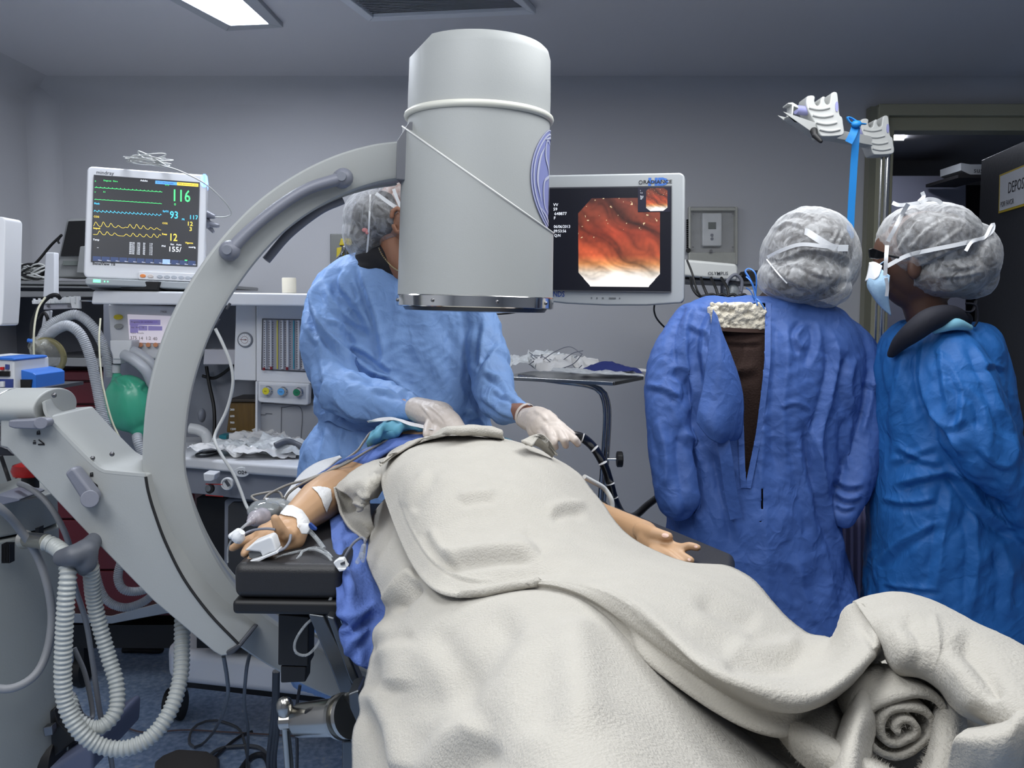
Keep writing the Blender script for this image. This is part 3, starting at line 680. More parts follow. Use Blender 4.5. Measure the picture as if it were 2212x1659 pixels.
tag(g.build('cable', M('cable_grey', (128, 130, 134), .5), smooth=60), 'thin dark grey cable between the two ribbed hoses near the floor', 'cable')
wz = P(105, 1600, 1.95)
for (wx, lab) in ((105, 0),):
    ca = P(108, 1560, 1.9); g = G(); g.slab([(82, 1552), (118, 1530), (125, 1560), (165, 1600), (110, 1640), (82, 1615)], 1.93, .05); f_ = g.build('castor_fork', m_black, cart, bevel=.004)
    g = G(); c = P(120, 1640, 1.97); g.cyl(c-[.02, 0, 0], c+[.02, 0, 0], .07, 24); g.build('castor_wheel', m_black, cart, bevel=.004)
    g = G(); g.slab([(92, 1572), (112, 1568), (114, 1588), (96, 1592)], 1.90, .02); g.build('castor_plate', m_screw, cart, bevel=.002)
g = G(); q = P(165, 1640, 1.9); g.slab([(96, 1668), (198, 1602), (203, 1615), (200, 1668)], 1.86, .25); g.build('leg_cover', M('foot_bluegrey', (84, 90, 112), .4), cart, bevel=.015, seg=3)
# ---- corrugated grey hoses with chrome stub and grey clamp
st_ = thing('hose_outlet', 'chrome pipe stub and grey clip holding the ribbed hoses', 'pipe fitting', P(90, 1200, 1.8))
g = G(); g.cyl(P(60, 1166, 1.80), P(101, 1170, 1.76), .016, 24); g.lathe([(0, .016), (-.012, .02), (-.016, .012)], P(60, 1166, 1.80), P(101, 1170, 1.76)-P(60, 1166, 1.80), 24); g.build('pipe', M('pipe_steel', (200, 198, 190), .28, 1), st_)
g = G(); g.chain(pxs([(205, 1165, 1.74), (185, 1190, 1.70), (160, 1200, 1.68), (135, 1205, 1.69)]), [.016, .022, .022, .018]); g.chain(pxs([(185, 1190, 1.70), (185, 1215, 1.70), (180, 1232, 1.71)]), [.024, .022, .012])
me = remeshed(g, .004, 4); o = link_mesh('clip', me, M('clip_grey', (84, 88, 96), .5), st_); finish(o, 180)
m_hose = M('ribbed_hose_grey', (166, 170, 168), .38, var=.05, vscale=8)
for pts, rr_, lab in (([(100, 1172, 1.755), (118, 1180, 1.75), (138, 1198, 1.72), (147, 1230, 1.69), (143, 1290, 1.68), (138, 1380, 1.68), (136, 1470, 1.68), (145, 1530, 1.68), (175, 1582, 1.68), (220, 1612, 1.69), (275, 1616, 1.70), (330, 1588, 1.72), (370, 1530, 1.75), (390, 1460, 1.79), (393, 1390, 1.83), (395, 1330, 1.87), (405, 1290, 1.92)], .0158, 'long ribbed grey hose hanging in a wide loop from the console cart'),
                     ([(196, 1225, 1.73), (202, 1290, 1.76), (215, 1350, 1.77), (235, 1420, 1.77), (252, 1480, 1.76), (250, 1535, 1.74), (222, 1568, 1.72), (190, 1570, 1.71), (160, 1548, 1.705), (150, 1510, 1.72)], .0150, 'shorter ribbed grey hose hanging inside the wider hose loop')):
    g = G(); g.tube(pxs(pts), rr_, 18, step=.00165, corr=(.0098, .0015)); tag(g.build('corrugated_hose', m_hose, smooth=180), lab, 'hose', 'ribbed grey hoses at the console cart')
# ================================================================== MONITORS
m_mwhite = M('monitor_white', (214, 216, 220), .35)
def scr(name, rgb, e): return M(name, rgb, .4, emit=e)
mon = thing('patient_monitor', 'white patient monitor showing green, blue and yellow traces', 'monitor', P(310, 612, 2.72))
B = Frame(P(188, 358, 2.66), P(448, 377.5, 2.76), P(179.5, 611, 2.62))
g = G()
def rrect(u0, v0, u1, v1, ru, rv, n=6):
    o = []
    for cx_, cy_, a0 in ((u1-ru, v1-rv, 0), (u0+ru, v1-rv, 90), (u0+ru, v0+rv, 180), (u1-ru, v0+rv, 270)):
        for i in range(n): a = math.radians(a0+90*i/(n-1)); o.append((cx_+ru*math.cos(a), cy_+rv*math.sin(a)))
    return o
B.poly(g, rrect(0, .045, 1, 1, .045, .045), -.09, 0); g.build('housing', m_mwhite, mon, bevel=.006, seg=3)
g = G(); B.poly(g, rrect(.02, -.02, .97, .04, .02, .02), -.11, .012); g.build('lower_bar', M('monitor_bar', (150, 156, 160), .4), mon, bevel=.004)
Sc = Frame(B.at(.068, .917, .001), B.at(.927, .917, .001), B.at(.068, .19, .001))
g = G(); Sc.quad(g, 0, 0, 1, 1, -.004, .0012); sc_ = g.build('screen', M('lcd_black', (20, 23, 32), .35, emit=.35), mon, smooth=0)
g = G(); Sc.quad(g, -.012, -.012, 1.012, 0, 0, .002); Sc.quad(g, -.012, 1, 1.012, 1.012, 0, .002); Sc.quad(g, -.012, 0, 0, 1, 0, .002); Sc.quad(g, 1, 0, 1.012, 1, 0, .002); g.build('bezel', m_dgrey, mon, smooth=0)
k = .0018
def wave(fn, n=260, u0=0.0, u1=.645): return [(u0+(u1-u0)*i/n, fn(i/n)) for i in range(n+1)]
def ecg(b, a):
    return lambda t: b+a*(1.6*math.exp(-(((t*17) % 1-.4)/.05)**2)+.35*math.exp(-(((t*17) % 1-.65)/.12)**2))
def saw(b, a): return lambda t: b+a*((1-((t*17.5) % 1))**1.2 if (t*17.5) % 1 > .25 else ((t*17.5) % 1)/.25)
def hump(b, a, s): 
    hs = [(.03, 1), (.14, 1.1), (.25, .9), (.36, .5), (.47, .2), (.53, .9), (.63, 1.), (.73, .8), (.84, .5), (.93, .45)] if s == 0 else [(.09, .9), (.2, .8), (.31, .6), (.48, .5), (.58, .8), (.68, .7), (.78, .7), (.89, .9), (.98, .8)]
    return lambda t: b+a*sum(h*math.exp(-((t-c)/(.018 if t < c else .034))**2) for c, h in hs)
TXT = {'screen_green': [], 'screen_blue': [], 'screen_yellow': [], 'screen_white': []}
g = G(); Sc.line(g, wave(ecg(.862, .009)), .0012, k); Sc.line(g, wave(ecg(.722, .004)), .0012, k)
Sc.text(g, '116', .735, .765, .036, k, bold=.006, sx=.72); Sc.text(g, '0', .765, .712, .007, k); 
for u, v, s_ in ((.08, .945, 'Diagnost'), (.17, .945, 'Filtro'), (.67, .945, 'ECG'), (.0, .93, 'II'), (.0, .80, 'V'), (.08, .81, 'X1')): Sc.text(g, s_, u, v, .0042, k)
Sc.quad(g, .885, .052, .91, .064, .001, k)
g.build('trace_green', scr('glow_green', (70, 232, 122), 1.15), sc_, smooth=0)
g = G(); Sc.line(g, wave(saw(.575, .028)), .0012, k); Sc.text(g, '93', .725, .555, .022, k, bold=.01, sx=.8); Sc.text(g, '117', .915, .558, .0125, k, bold=.01)
for u, v, s_ in ((0, .665, 'Pleth'), (.655, .625, 'SpO2'), (.845, .54, 'PR')): Sc.text(g, s_, u, v, .0052, k, bold=.02)
g.build('trace_blue', scr('glow_blue', (70, 190, 236), 1.1), sc_, smooth=0)
g = G(); Sc.line(g, wave(hump(.405, .052, 0)), .0011, k); Sc.line(g, wave(hump(.31, .05, 1)), .0011, k)
Sc.text(g, '12', .722, .285, .022, k, bold=.01, sx=.8); Sc.text(g, '12', .895, .478, .0125, k, bold=.01); Sc.text(g, '3', .92, .415, .0125, k, bold=.01)
for u, v, s_ in ((0, .51, 'CO2'), (0, .375, 'Imped'), (.655, .48, 'CO2'), (.655, .35, 'Resp'), (.885, .26, 'Vigente')): Sc.text(g, s_, u, v, .0052, k, bold=.02)
g.build('trace_yellow', scr('glow_yellow', (226, 200, 74), 1.05), sc_, smooth=0)
g = G(); Sc.text(g, '155/', .718, .155, .0150, k, bold=.01)
for u, v, s_ in ((0, .24, 'Temp'), (.04, .15, '--'), (.655, .205, 'PNI'), (.43, .975, 'Adulto'), (.74, .232, 'Sist   Auto'), (.92, .21, 'mmHg')): Sc.text(g, s_, u, v, .0052, k, bold=.015)
for r_ in range(7):
    for u, s_ in ((.345, '09:5%d' % r_), (.415, '1%d2' % r_), (.475, '9%d' % r_), (.535, '11%d' % r_)): Sc.text(g, s_, u, .225-r_*.021, .0046, k)
for i in range(12): Sc.text(g, 'Menu', .075+i*.083-.02, .005, .003, k)
g.build('readout_white', scr('glow_white', (214, 218, 226), .95), sc_, smooth=0)
g = G(); Sc.quad(g, .575, .957, .785, .995, .001, k)
g.build('title_bar', scr('glow_tab_blue', (76, 140, 214), 1.1), sc_, smooth=0)
g = G(); Sc.quad(g, .787, .957, .998, .995, .001, k); g.build('title_bar', scr('glow_tab_yellow', (216, 186, 66), 1.1), sc_, smooth=0)
g = G(); Sc.text(g, 'ECG desactivado', .59, .968, .0048, k+.0006); Sc.text(g, 'PNI demasiado alta', .80, .968, .0048, k+.0006); g.build('title_text', M('ink_black', (24, 24, 28)), sc_, smooth=0)
g = G()
for i in range(12):
    if i == 8: continue
    Sc.quad(g, .004+i*.083, .0, .08+i*.083, .055, .001, .0014)
g.build('soft_keys', scr('glow_navy', (34, 50, 86), 1.0), sc_, smooth=0)
g = G(); Sc.quad(g, .668, .0, .742, .058, .001, .0015); g.build('soft_key_selected', scr('glow_pale', (128, 156, 214), 1.0), sc_, smooth=0)
g = G(); B.text(g, 'mindray', .075, .937, .0105, .0006, bold=.01); B.text(g, 'BeneView T8', .07, .158, .008, .0006, bold=.03); g.build('lettering', M('ink_grey', (56, 58, 64)), mon, smooth=0)
g = G(); B.poly(g, rrect(.945, .885, 1.004, 1.004, .035, .035), -.07, .0012); g.build('alarm_lamp', M('alarm_lamp_blue', (120, 160, 255), .3, emit=2.2), mon, bevel=.003)
g = G(); B.poly(g, rrect(.445, .045, .93, .118, .02, .02), 0, .008); kp = g.build('key_panel', m_mwhite, mon, bevel=.002)
for i, (mm_, u) in enumerate(zip(['key_orange', 'key_pale']+['key_grey']*6, (.485, .548, .625, .685, .745, .805, .862, .91))):
    col = {'key_orange': (226, 130, 50), 'key_pale': (206, 196, 190), 'key_grey': (172, 178, 186)}[mm_]
    g = G(); B.poly(g, [(u+.024*math.cos(a), .077+.015*math.sin(a)) for a in np.linspace(0, 2*math.pi, 20, endpoint=False)], .007, .011); g.build('key', M(mm_, col, .4), kp, bevel=.001)
g = G(); B.quad(g, .085, .003, .145, .028, .01, .0135); g.build('status_light', M('led_green', (110, 232, 160), emit=1.6), mon, smooth=0)
g = G(); B.quad(g, .172, .008, .181, .02, .01, .0135); B.quad(g, .198, .008, .207, .02, .01, .0135); g.build('status_light', M('led_green', (110, 232, 160), emit=1.6), mon, smooth=0)
for pts, r_ in (([(446, 463, 2.78), (452, 465, 2.78), (462, 468, 2.78)], .012), ([(446, 486, 2.78), (453, 484, 2.78), (470, 488, 2.78)], .011), ([(446, 470, 2.79), (452, 490, 2.79), (460, 500, 2.79)], .009)):
    g = G(); g.chain(pxs(pts), [r_, r_*.9, r_*.6]); g.build('cable_plug', m_grey, mon, smooth=180)
g = G(); g.slab([(255, 605), (345, 608), (340, 628), (262, 626)], 2.66, .12); g.build('mount', m_black, mon, bevel=.004)
g = G()
for i in range(9):
    c = P(322+random.uniform(-6, 6), 352-i*1.2+random.uniform(-3, 3), 2.70); a = .062+random.uniform(-.012, .01)
    g.tube([c+np.array([a*math.cos(t), .03*math.sin(t), .008*math.sin(t+i)+.012*math.cos(t)*(-1+.15*i)]) for t in np.linspace(0, 2*math.pi, 12, endpoint=False)], .0018, 6, closed=True, step=.012)
g.tube(pxs([(358, 357, 2.66), (330, 340, 2.68), (298, 326, 2.7), (305, 338, 2.7), (345, 356, 2.68), (385, 368, 2.66), (440, 395, 2.64), (480, 430, 2.66), (500, 458, 2.7), (490, 468, 2.74), (462, 469, 2.78)]), .0021, 8)
tag(g.build('cable_coil', M('cable_pale', (176, 178, 176), .45), smooth=180), 'coil of thin pale cable lying on top of the patient monitor', 'cable')
# second dark monitor behind
m2 = thing('small_monitor', 'small switched-off grey monitor tilted behind the patient monitor', 'monitor', P(150, 604, 3.3))
g = G(); g.slab([(143, 475), (150, 472), (200, 470), (200, 600), (118, 600), (118, 592)], 3.3, .14); g.build('housing', M('old_monitor_beige', (128, 130, 130), .5), m2, bevel=.008, seg=3)
g = G(); g.slab([(148, 478), (200, 476), (200, 553), (131, 553)], 3.292, .01); g.build('screen', m_blackg, m2, smooth=0)
g = G(); g.slab([(136, 563), (168, 563), (168, 573), (135, 573)], 3.29, .012); g.build('label_strip', M('label_green_grey', (98, 104, 100), .5), m2)
g = G(); g.slab([(172, 532), (200, 530), (200, 590), (164, 590)], 3.27, .03); g.build('side_cover', M('old_monitor_beige', (128, 130, 130), .5), m2, bevel=.004)
g = G(); g.tube(pxs([(133, 508, 3.35), (110, 530, 3.4), (85, 560, 3.4), (70, 575, 3.4)]), .005, 8); g.tube(pxs([(130, 512, 3.35), (125, 520, 3.35), (128, 526, 3.35)]), .004, 8)
tag(g.build('power_cable', m_black), 'black cable drooping from the small switched-off monitor to the shelf', 'cable')
# cables piled on the shelf
for i, (c, mm_) in enumerate([((0, 0), 'cable_pale'), ((1, 0), 'black_rubber'), ((2, 0), 'cable_pale')]):
    g = G()
    for j in range(5):
        q = P(45+i*22+random.uniform(-8, 8), 596-j*2, 3.35); a = .06+random.uniform(-.02, .015)
        g.tube([q+np.array([a*math.cos(t), .045*math.sin(t), .014*math.sin(t*2+j)+.004*j]) for t in np.linspace(0, 2*math.pi, 12, endpoint=False)], .0035, 6, closed=True, step=.015)
    tag(g.build('cable_bundle', M(mm_, (0, 0, 0)), smooth=180), ['pale cable bundle at the left end of the wall shelf', 'black cable bundle between two pale ones on the wall shelf', 'pale cable bundle beside the small switched-off monitor'][i], 'cable')
# wall shelf
sh_ = thing('wall_shelf', 'long stainless steel shelf with double rail below the monitors', 'shelf', P(150, 640, 3.5))
g = G(); g.slab([(-150, 604), (430, 610), (430, 618), (-150, 612)], 3.22, .75); g.build('shelf_board', m_steel, sh_, bevel=.003)
g = G(); g.slab([(-150, 614), (430, 621), (430, 626), (-150, 619)], 3.22, .03); g.slab([(-150, 627), (430, 630), (430, 642), (-150, 642)], 3.24, .03); g.build('rail', m_steel, sh_, bevel=.003)
g = G(); g.slab([(-150, 642), (240, 645), (240, 770), (-150, 770)], 3.75, .1); g.build('back_panel', M('back_panel_grey', (88, 90, 96), .6), sh_)
g = G(); g.slab([(-150, 620), (430, 626), (430, 630), (-150, 628)], 3.5, .3); g.build('shadow_gap', m_dgrey, sh_)
# cut off white monitor, far left
cm = thing('side_monitor', 'white monitor edge cut off at the left border', 'monitor', P(-20, 705, 2.0))
g = G(); g.slab([(-160, 466), (4, 468), (9, 472), (12, 478), (8, 640), (4, 700), (0, 704), (-160, 704)], 2.0, .07); g.build('housing', m_mwhite, cm, bevel=.006, seg=3)
g = G(); g.slab([(-150, 485), (-8, 485), (-12, 680), (-150, 680)], 1.996, .01); g.build('screen', m_blackg, cm)
g = G(); g.slab([(-110, 700), (-70, 700), (-70, 960), (-110, 960)], 2.03, .05); g.build('stand', m_grey, cm)
# infusion pump
ip = thing('infusion_pump', 'blue and white infusion pump at the left border above the c-arm barrel', 'pump', P(20, 842, 2.1))
m_pblue = M('pump_blue', (46, 110, 200), .35)
g = G(); g.slab([(-60, 770), (20, 775), (30, 778), (32, 842), (-60, 842)], 2.1, .16); g.build('front_case', m_white, ip, bevel=.004)
g = G(); g.slab([(31, 798), (45, 799), (70, 805), (77, 810), (77, 842), (31, 842)], 2.13, .14); g.slab([(-60, 772), (24, 773), (31, 775), (31, 779), (-60, 775)], 2.095, .15); g.build('rear_case', m_pblue, ip, bevel=.004)
g = G(); g.slab([(37, 820), (68, 820), (66, 838), (38, 838)], 2.125, .02); g.build('recess', m_black, ip)
g = G(); g.slab([(-60, 818), (27, 819), (27, 842), (-60, 842)], 2.096, .01); g.build('panel', M('pump_navy', (50, 66, 128), .4), ip, smooth=0)
g = G(); g.slab([(-60, 801), (20, 802), (20, 813), (-60, 812)], 2.095, .01); g.build('display', m_blackg, ip, smooth=0)
g = G(); g.slab([(0, 793), (7, 793), (7, 799), (0, 799)], 2.094, .01); g.build('key', M('stop_red', (196, 24, 20)), ip); g = G(); g.slab([(11, 787), (18, 788), (18, 798), (11, 798)], 2.094, .01); g.build('key', M('pump_navy', (50, 66, 128)), ip)
g = G(); g.slab([(0, 824), (8, 824), (8, 836), (0, 836)], 2.09, .01); g.build('key', m_white, ip)
g = G(); g.slab([(-60, 842), (70, 842), (70, 850), (-60, 850)], 2.08, .25); g.build('pole_clamp', m_dgrey, ip)
# ================================================================== ANAESTHESIA MACHINE
an = thing('anaesthesia_machine', 'white anaesthesia workstation with flowmeter column behind the c-arm', 'anaesthesia machine', P(520, 1400, 2.95)*[1, 1, 0])
m_aw = M('machine_white', (208, 210, 214), .4, var=.02, vscale=4); m_ag = M('machine_grey', (128, 132, 142), .5)
g = G(); g.slab([(200, 629), (204, 627), (720, 635), (720, 652), (716, 662), (196, 657)], 2.66, .5); g.build('top_shelf', m_aw, an, bevel=.014, seg=3)
g = G(); g.slab([(222, 655), (700, 662), (700, 1000), (222, 1000)], 3.0, .12); g.build('rear_frame', m_ag, an, bevel=.005)
g = G(); g.slab([(232, 656), (400, 662), (400, 776), (241, 776), (238, 745)], 2.80, .25); su = g.build('ventilator_unit', m_aw, an, bevel=.008, seg=3)
g = G(); g.slab([(275, 679), (400, 684), (400, 742), (280, 740)], 2.793, .01); vs_ = g.build('screen', M('vent_screen_lilac', (196, 190, 200), .3, emit=.5), su, smooth=0)
g = G()
for a, b, c, d_ in ((280, 690, 346, 702), (281, 700, 298, 719), (299, 703, 318, 714), (320, 704, 350, 714), (300, 692, 340, 698)): g.slab([(a, b), (c, b+1), (c, d_), (a, d_)], 2.791, .003)
g.build('screen_field', M('vent_screen_violet', (120, 112, 160), .3, emit=.5), vs_, smooth=0)
g = G(); rt = np.array([1., 0, 0]); upv = np.array([0, 0, 1.])
for s_, x_, y_, h_ in (('375', 281, 733, 7), ('14', 299, 734, 7), ('1:2', 314, 734, 7), ('40', 330, 735, 7)): g.text(s_, P(x_, y_, 2.789), rt, upv, m_px(h_, 2.79))
for i, s_ in enumerate(('Programa del ventilador', 'Vol   Frec   I:E', 'Ppico  Pmedia')): g.text(s_, P(283, 697+i*12, 2.789), rt, upv, m_px(3.4, 2.79))
g.text('7900', P(346, 676, 2.798), rt, upv, m_px(5, 2.8)); g.build('screen_text', M('vent_ink', (96, 84, 84), emit=.1), vs_, smooth=0)
for x_ in (287, 303.5, 320, 336, 352):
    g = G(); g.cyl(P(x_, 745, 2.785), P(x_, 745, 2.80), .0072, 18); g.build('button', M('button_salmon', (206, 138, 96), .4), su, bevel=.001)
def oval(x, y, rx, ry, Y, d_, name, mat, par, n=24, **k):
    g = G(); g.slab([(x+rx*math.cos(a), y+ry*math.sin(a)) for a in np.linspace(0, 2*math.pi, n, endpoint=False)], Y, d_); return g.build(name, mat, par, **k)
oval(254, 685, 9, 5.5, 2.79, .012, 'button', M('button_yellow', (222, 200, 40), .4), su, bevel=.001); oval(255, 705, 9, 5.5, 2.79, .012, 'button', M('button_grey', (150, 152, 150), .4), su, bevel=.001)
# absorber arm, ports and reservoir bag
g = G(); g.slab([(237, 735), (284, 735), (284, 745), (280, 758), (263, 772), (262, 776), (243, 776), (243, 768), (238, 755)], 2.72, .06); g.slab([(243, 774), (261, 774), (261, 786), (243, 786)], 2.725, .04); g.build('bag_arm', m_white, an, bevel=.006, seg=3)
g = G(); g.cyl(P(251, 784, 2.75), P(251, 806, 2.75), .0125, 24); g.build('bag_port', m_white, an, bevel=.002)
g = G(); g.cyl(P(251, 784, 2.75), P(251, 787, 2.75), .0145, 24); g.build('port_ring', m_dgrey, an)
for pts in ([(268, 766, 2.7), (290, 778, 2.68), (315, 800, 2.68), (330, 830, 2.7)], [(282, 757, 2.74), (300, 765, 2.73), (325, 785, 2.73), (345, 820, 2.75)]):
    g = G(); g.tube(pxs(pts), .0165, 18); g.build('gas_tube', M('tube_grey_white', (176, 180, 186), .35), an, smooth=60)
g = G(); cB = P(277, 872, 2.74); rb = m_px(50, 2.74)
g.ell(cB, (rb, rb*.72, m_px(62, 2.74)), 40, 30); g.chain([P(252, 812, 2.75), P(256, 826, 2.75)], [.012, .022]); g.chain([P(300, 925, 2.75), P(312, 945, 2.76)], [.03, .012])
me = remeshed(g, .005, 8)
displace(me, lambda V, N_: .004*ridged(V*[16, 16, 7], 5, 2)+strokes_disp(V, N_, [([(250, 812), (258, 825), (272, 838)], 5, .004, 1.2), ([(258, 810), (275, 818), (290, 836)], 5, .003, 1), ([(300, 838), (306, 832), (314, 826)], 5, .005, 1.2)]))
o = link_mesh('reservoir_bag', me, M('reservoir_green', (72, 182, 146), .33, coat=.2)); finish(o, 180); tag(o, 'green rubber breathing reservoir bag hanging from the anaesthesia machine', 'breathing bag')
# flowmeter column
g = G(); g.slab([(509, 656), (553, 657), (553, 823), (504, 821), (508, 700)], 2.80, .3); gp = g.build('gauge_panel', m_aw, an, bevel=.004)
gc = P(529.5, 734, 2.797); g = G(); g.lathe([(-.001, .0245), (.004, .0245), (.007, .022), (.007, .001)], gc+[0, .003, 0], (0, -1, 0), 40, sx=1); ga = g.build('pressure_gauge', M('gauge_rim', (120, 124, 132), .4), gp, bevel=.001)
g = G(); g.lathe([(0, .0195), (.0012, .0195)], gc-[0, .0042, 0], (0, -1, 0), 36); g.build('gauge_face', m_white, ga)
g = G(); c2 = gc-[0, .006, 0]
for i in range(11): a = math.radians(225-27*i); d_ = np.array([math.cos(a), 0, math.sin(a)]); g.box(c2+d_*.0165, (.0012, .0006, .0012))
g.tube([c2+np.array([.011*math.cos(a), 0, .011*math.sin(a)]) for a in np.linspace(0, 2*math.pi, 24, endpoint=False)], .0005, 5, closed=True)
g.tube([c2-[.014, 0, -.001], c2], .0009, 5); g.box(c2+[.003, 0, 0], (.006, .001, .003)); g.build('gauge_marks', M('ink_red', (110, 40, 44)), ga)
g = G(); g.slab([(553, 657), (700, 660), (700, 830), (553, 824)], 2.78, .3); fp = g.build('flowmeter_panel', m_aw, an, bevel=.004)
g = G(); g.slab([(566, 688), (662, 690), (662, 804), (564, 799)], 2.776, .01); g.build('window_frame', m_dgrey, fp, bevel=.001)
g = G(); g.slab([(568.5, 690), (660, 692), (660, 801), (567, 797)], 2.7745, .01); wn = g.build('flow_window', M('flow_back', (146, 148, 158), .35), fp, smooth=0)
for x_, cname, rgb in ((573, 'tube_clear', (190, 192, 198)), (584.5, 'tube_clear', (190, 192, 198)), (599, 'tube_yellow', (196, 186, 90)), (610, 'tube_clear', (190, 192, 198)), (621, 'tube_clear', (190, 192, 198)), (634.5, 'tube_teal', (60, 140, 160)), (645, 'tube_clear', (190, 192, 198)), (655, 'tube_clear', (190, 192, 198))):
    g = G(); r_ = .0022 if rgb[0] != 190 else .0045; g.cyl(P(x_, 692, 2.77), P(x_, 797, 2.77), r_, 10); g.build('flow_tube', M(cname, rgb, .2), wn, smooth=60)
g = G()
for x_ in (570, 580, 588, 606, 615, 626, 640, 650):
    for j in range(20): g.slab([(x_, 696+j*5), (x_+2.4, 696+j*5), (x_+2.4, 697.6+j*5), (x_, 697.6+j*5)], 2.7635, .001)
g.build('flow_scale', M('ink_dim', (70, 66, 76)), wn, smooth=0)
for x_, y_ in ((586, 795), (620, 796), (654, 765), (570, 797)):
    g = G(); g.cyl(P(x_, y_-3, 2.762), P(x_, y_+3, 2.762), .0042, 10); g.build('flow_float', M('float_red', (120, 30, 40), .4), wn)
g = G(); g.slab([(556, 824), (668, 829), (666, 874), (660, 876), (560, 869), (556, 864)], 2.765, .04); kp = g.build('knob_panel', m_aw, an, bevel=.006, seg=3)
g = G(); g.slab([(562, 831), (661, 835), (660, 862), (562, 858)], 2.764, .002); g.build('inset', M('machine_shade', (180, 184, 192), .4), kp)
for x_, y_, cname, rgb in ((580, 843.5, 'knob_yellow', (206, 196, 44)), (612.5, 845, 'knob_blue', (86, 160, 220)), (646, 846.5, 'knob_green', (20, 120, 84))):
    g = G(); c = P(x_, y_, 2.764); g.lathe([(0, .0145), (.004, .0145), (.006, .0125), (.02, .0125), (.022, .0118), (.022, .011)], c, (-.12, -1, 0), 30); kb = g.build('flow_knob', m_chrome, kp, smooth=35)
    g = G(); c = c+np.array([-.12, -1, 0])/np.linalg.norm([-.12, -1, 0])*.0215; g.lathe([(0, .0112), (.0012, .0112), (.002, .0104)], c, (-.12, -1, 0), 26); g.build('knob_cap', M(cname, rgb, .35), kb)
    g = G(); g.text({'knob_yellow': 'Air', 'knob_blue': 'N2O', 'knob_green': 'O2'}[cname], c+np.array([-.0045, -.0026, -.002]), rt, upv, .0045); g.build('lettering', M('ink_black', (24, 24, 28)), kb, smooth=0)
g = G(); g.slab([(555, 870), (700, 878), (700, 960), (555, 955)], 2.80, .2); lp = g.build('lower_panel', M('machine_lower_grey', (158, 160, 164), .5), an, bevel=.003)
g = G(); g.slab([(552, 824), (556, 824), (556, 955), (551, 955)], 2.76, .06); g.build('edge_strip', m_aw, lp)
for pl_ in ([(608, 880), (650, 882), (650, 950)], [(608, 880), (607, 950)], [(556, 895), (574, 896), (574, 893), (588, 894)]):
    g = G(); g.tube(pxs([(x, y, 2.797) for x, y in pl_]) if len(pl_) < 3 else [P(x, y, 2.797) for x, y in pl_], .0008, 5); g.build('panel_seam', m_dgrey, lp)
g = G(); g.slab([(441, 754), (509, 755), (506, 788), (438, 788)], 2.86, .1); g.build('bracket_shelf', M('bracket_pale', (176, 176, 184), .4), an, bevel=.004)
# bellows / vaporiser window
bw = thing('bellows_chamber', 'brown transparent bellows chamber with scale beside the flowmeter column', 'bellows', P(520, 930, 2.8))
g = G(); g.slab([(497, 868), (552, 868), (552, 935), (488, 935)], 2.84, .15); g.build('chamber', M('amber_plastic', (96, 74, 36), .25, bump=.4, bscale=8, stretch=(6, 1, .3), var=.3, vscale=20), bw, bevel=.006)
g = G(); g.slab([(492, 862), (555, 862), (555, 869), (492, 869)], 2.83, .16); g.build('lid', M('lid_dark', (48, 42, 36), .4), bw, bevel=.003)
g = G()
for s_, y_ in (('300', 885), ('600', 899), ('900', 913), ('1200', 927)): g.text(s_, P(497, y_+2, 2.835), rt, upv, m_px(4.5, 2.84), bold=.03)
g.build('scale_numbers', m_white, bw, smooth=0)
# black cables around the machine column
g = G(); g.tube(pxs([(437, 812, 2.95), (460, 817, 2.95), (480, 808, 2.93), (505, 788, 2.9)]), .0055, 8); g.tube(pxs([(446, 792, 2.95), (452, 830, 2.93), (462, 880, 2.9), (463, 930, 2.88), (458, 965, 2.86)]), .006, 8)
tag(g.build('power_cable', m_black, smooth=60), 'black cables hanging beside the bellows chamber of the anaesthesia machine', 'cable')
g = G(); g.ell(P(436, 897, 2.9), (.012, .02, .024), 20, 12); g.build('valve_dome', m_ag, an)
# absorber pipe (white elbow)
g = G(); g.tube(pxs([(410, 925, 2.84), (430, 929, 2.84), (445, 940, 2.84), (449, 960, 2.82), (447, 985, 2.82)]), .0175, 20, caps=True); g.build('elbow_pipe', m_white, an, smooth=60)
# worktop
WT = P(540, 1000, 2.55)[2]+.012
g = G(); xl, xr = P(340, 1000, 2.55)[0], P(730, 1000, 2.55)[0]
fr = [PZ(340, 984, WT), PZ(430, 990, WT), PZ(545, 1001, WT), PZ(730, 1014, WT)]
Aa = np.array(fr+[[fr[3][0]+.02, 3.02, WT], [fr[0][0]-.1, 3.02, WT]]); Bb = Aa-[0, 0, .034]; g.prism(Aa, Bb); wt = g.build('worktop', m_aw, an, bevel=.01, seg=3)
g = G(); A2 = Aa.copy(); A2[:4, 1] += .03; A2[:, 2] = WT-.03; B2 = A2-[0, 0, .085]; g.prism(A2, B2); md = g.build('front_module', m_ag, an, bevel=.004)
yf = 2.53
def knobat(x, y, r, name, mat, par, Y=2.5): g = G(); c = P(x, y, Y); g.lathe([(0, r), (.008, r), (.011, r*.9), (.011, r*.75), (.006, r*.7), (.006, .001)], c+[0, .01, 0], (0, -1, .05), 32); return g.build(name, mat, par, smooth=35)
kb = knobat(490, 1046, .0185, 'selector_knob', m_white, md, 2.49); g = G(); g.slab([(484, 1040), (487, 1038), (495, 1050), (492, 1052)], 2.475, .012); g.build('pointer', m_dgrey, kb)
oval(522, 1020, 17, 10.5, 2.485, .01, 'badge', m_white, md, bevel=.001); g = G(); g.text('O2+', P(513, 1024, 2.483), rt, upv, .01, bold=.03); g.build('lettering', m_dgrey, md, smooth=0)
oval(452, 1057, 9, 10, 2.48, .015, 'port', m_black, md, bevel=.002); oval(449, 1055, 6, 7, 2.478, .015, 'port_ring', m_chrome, md)
g = G()
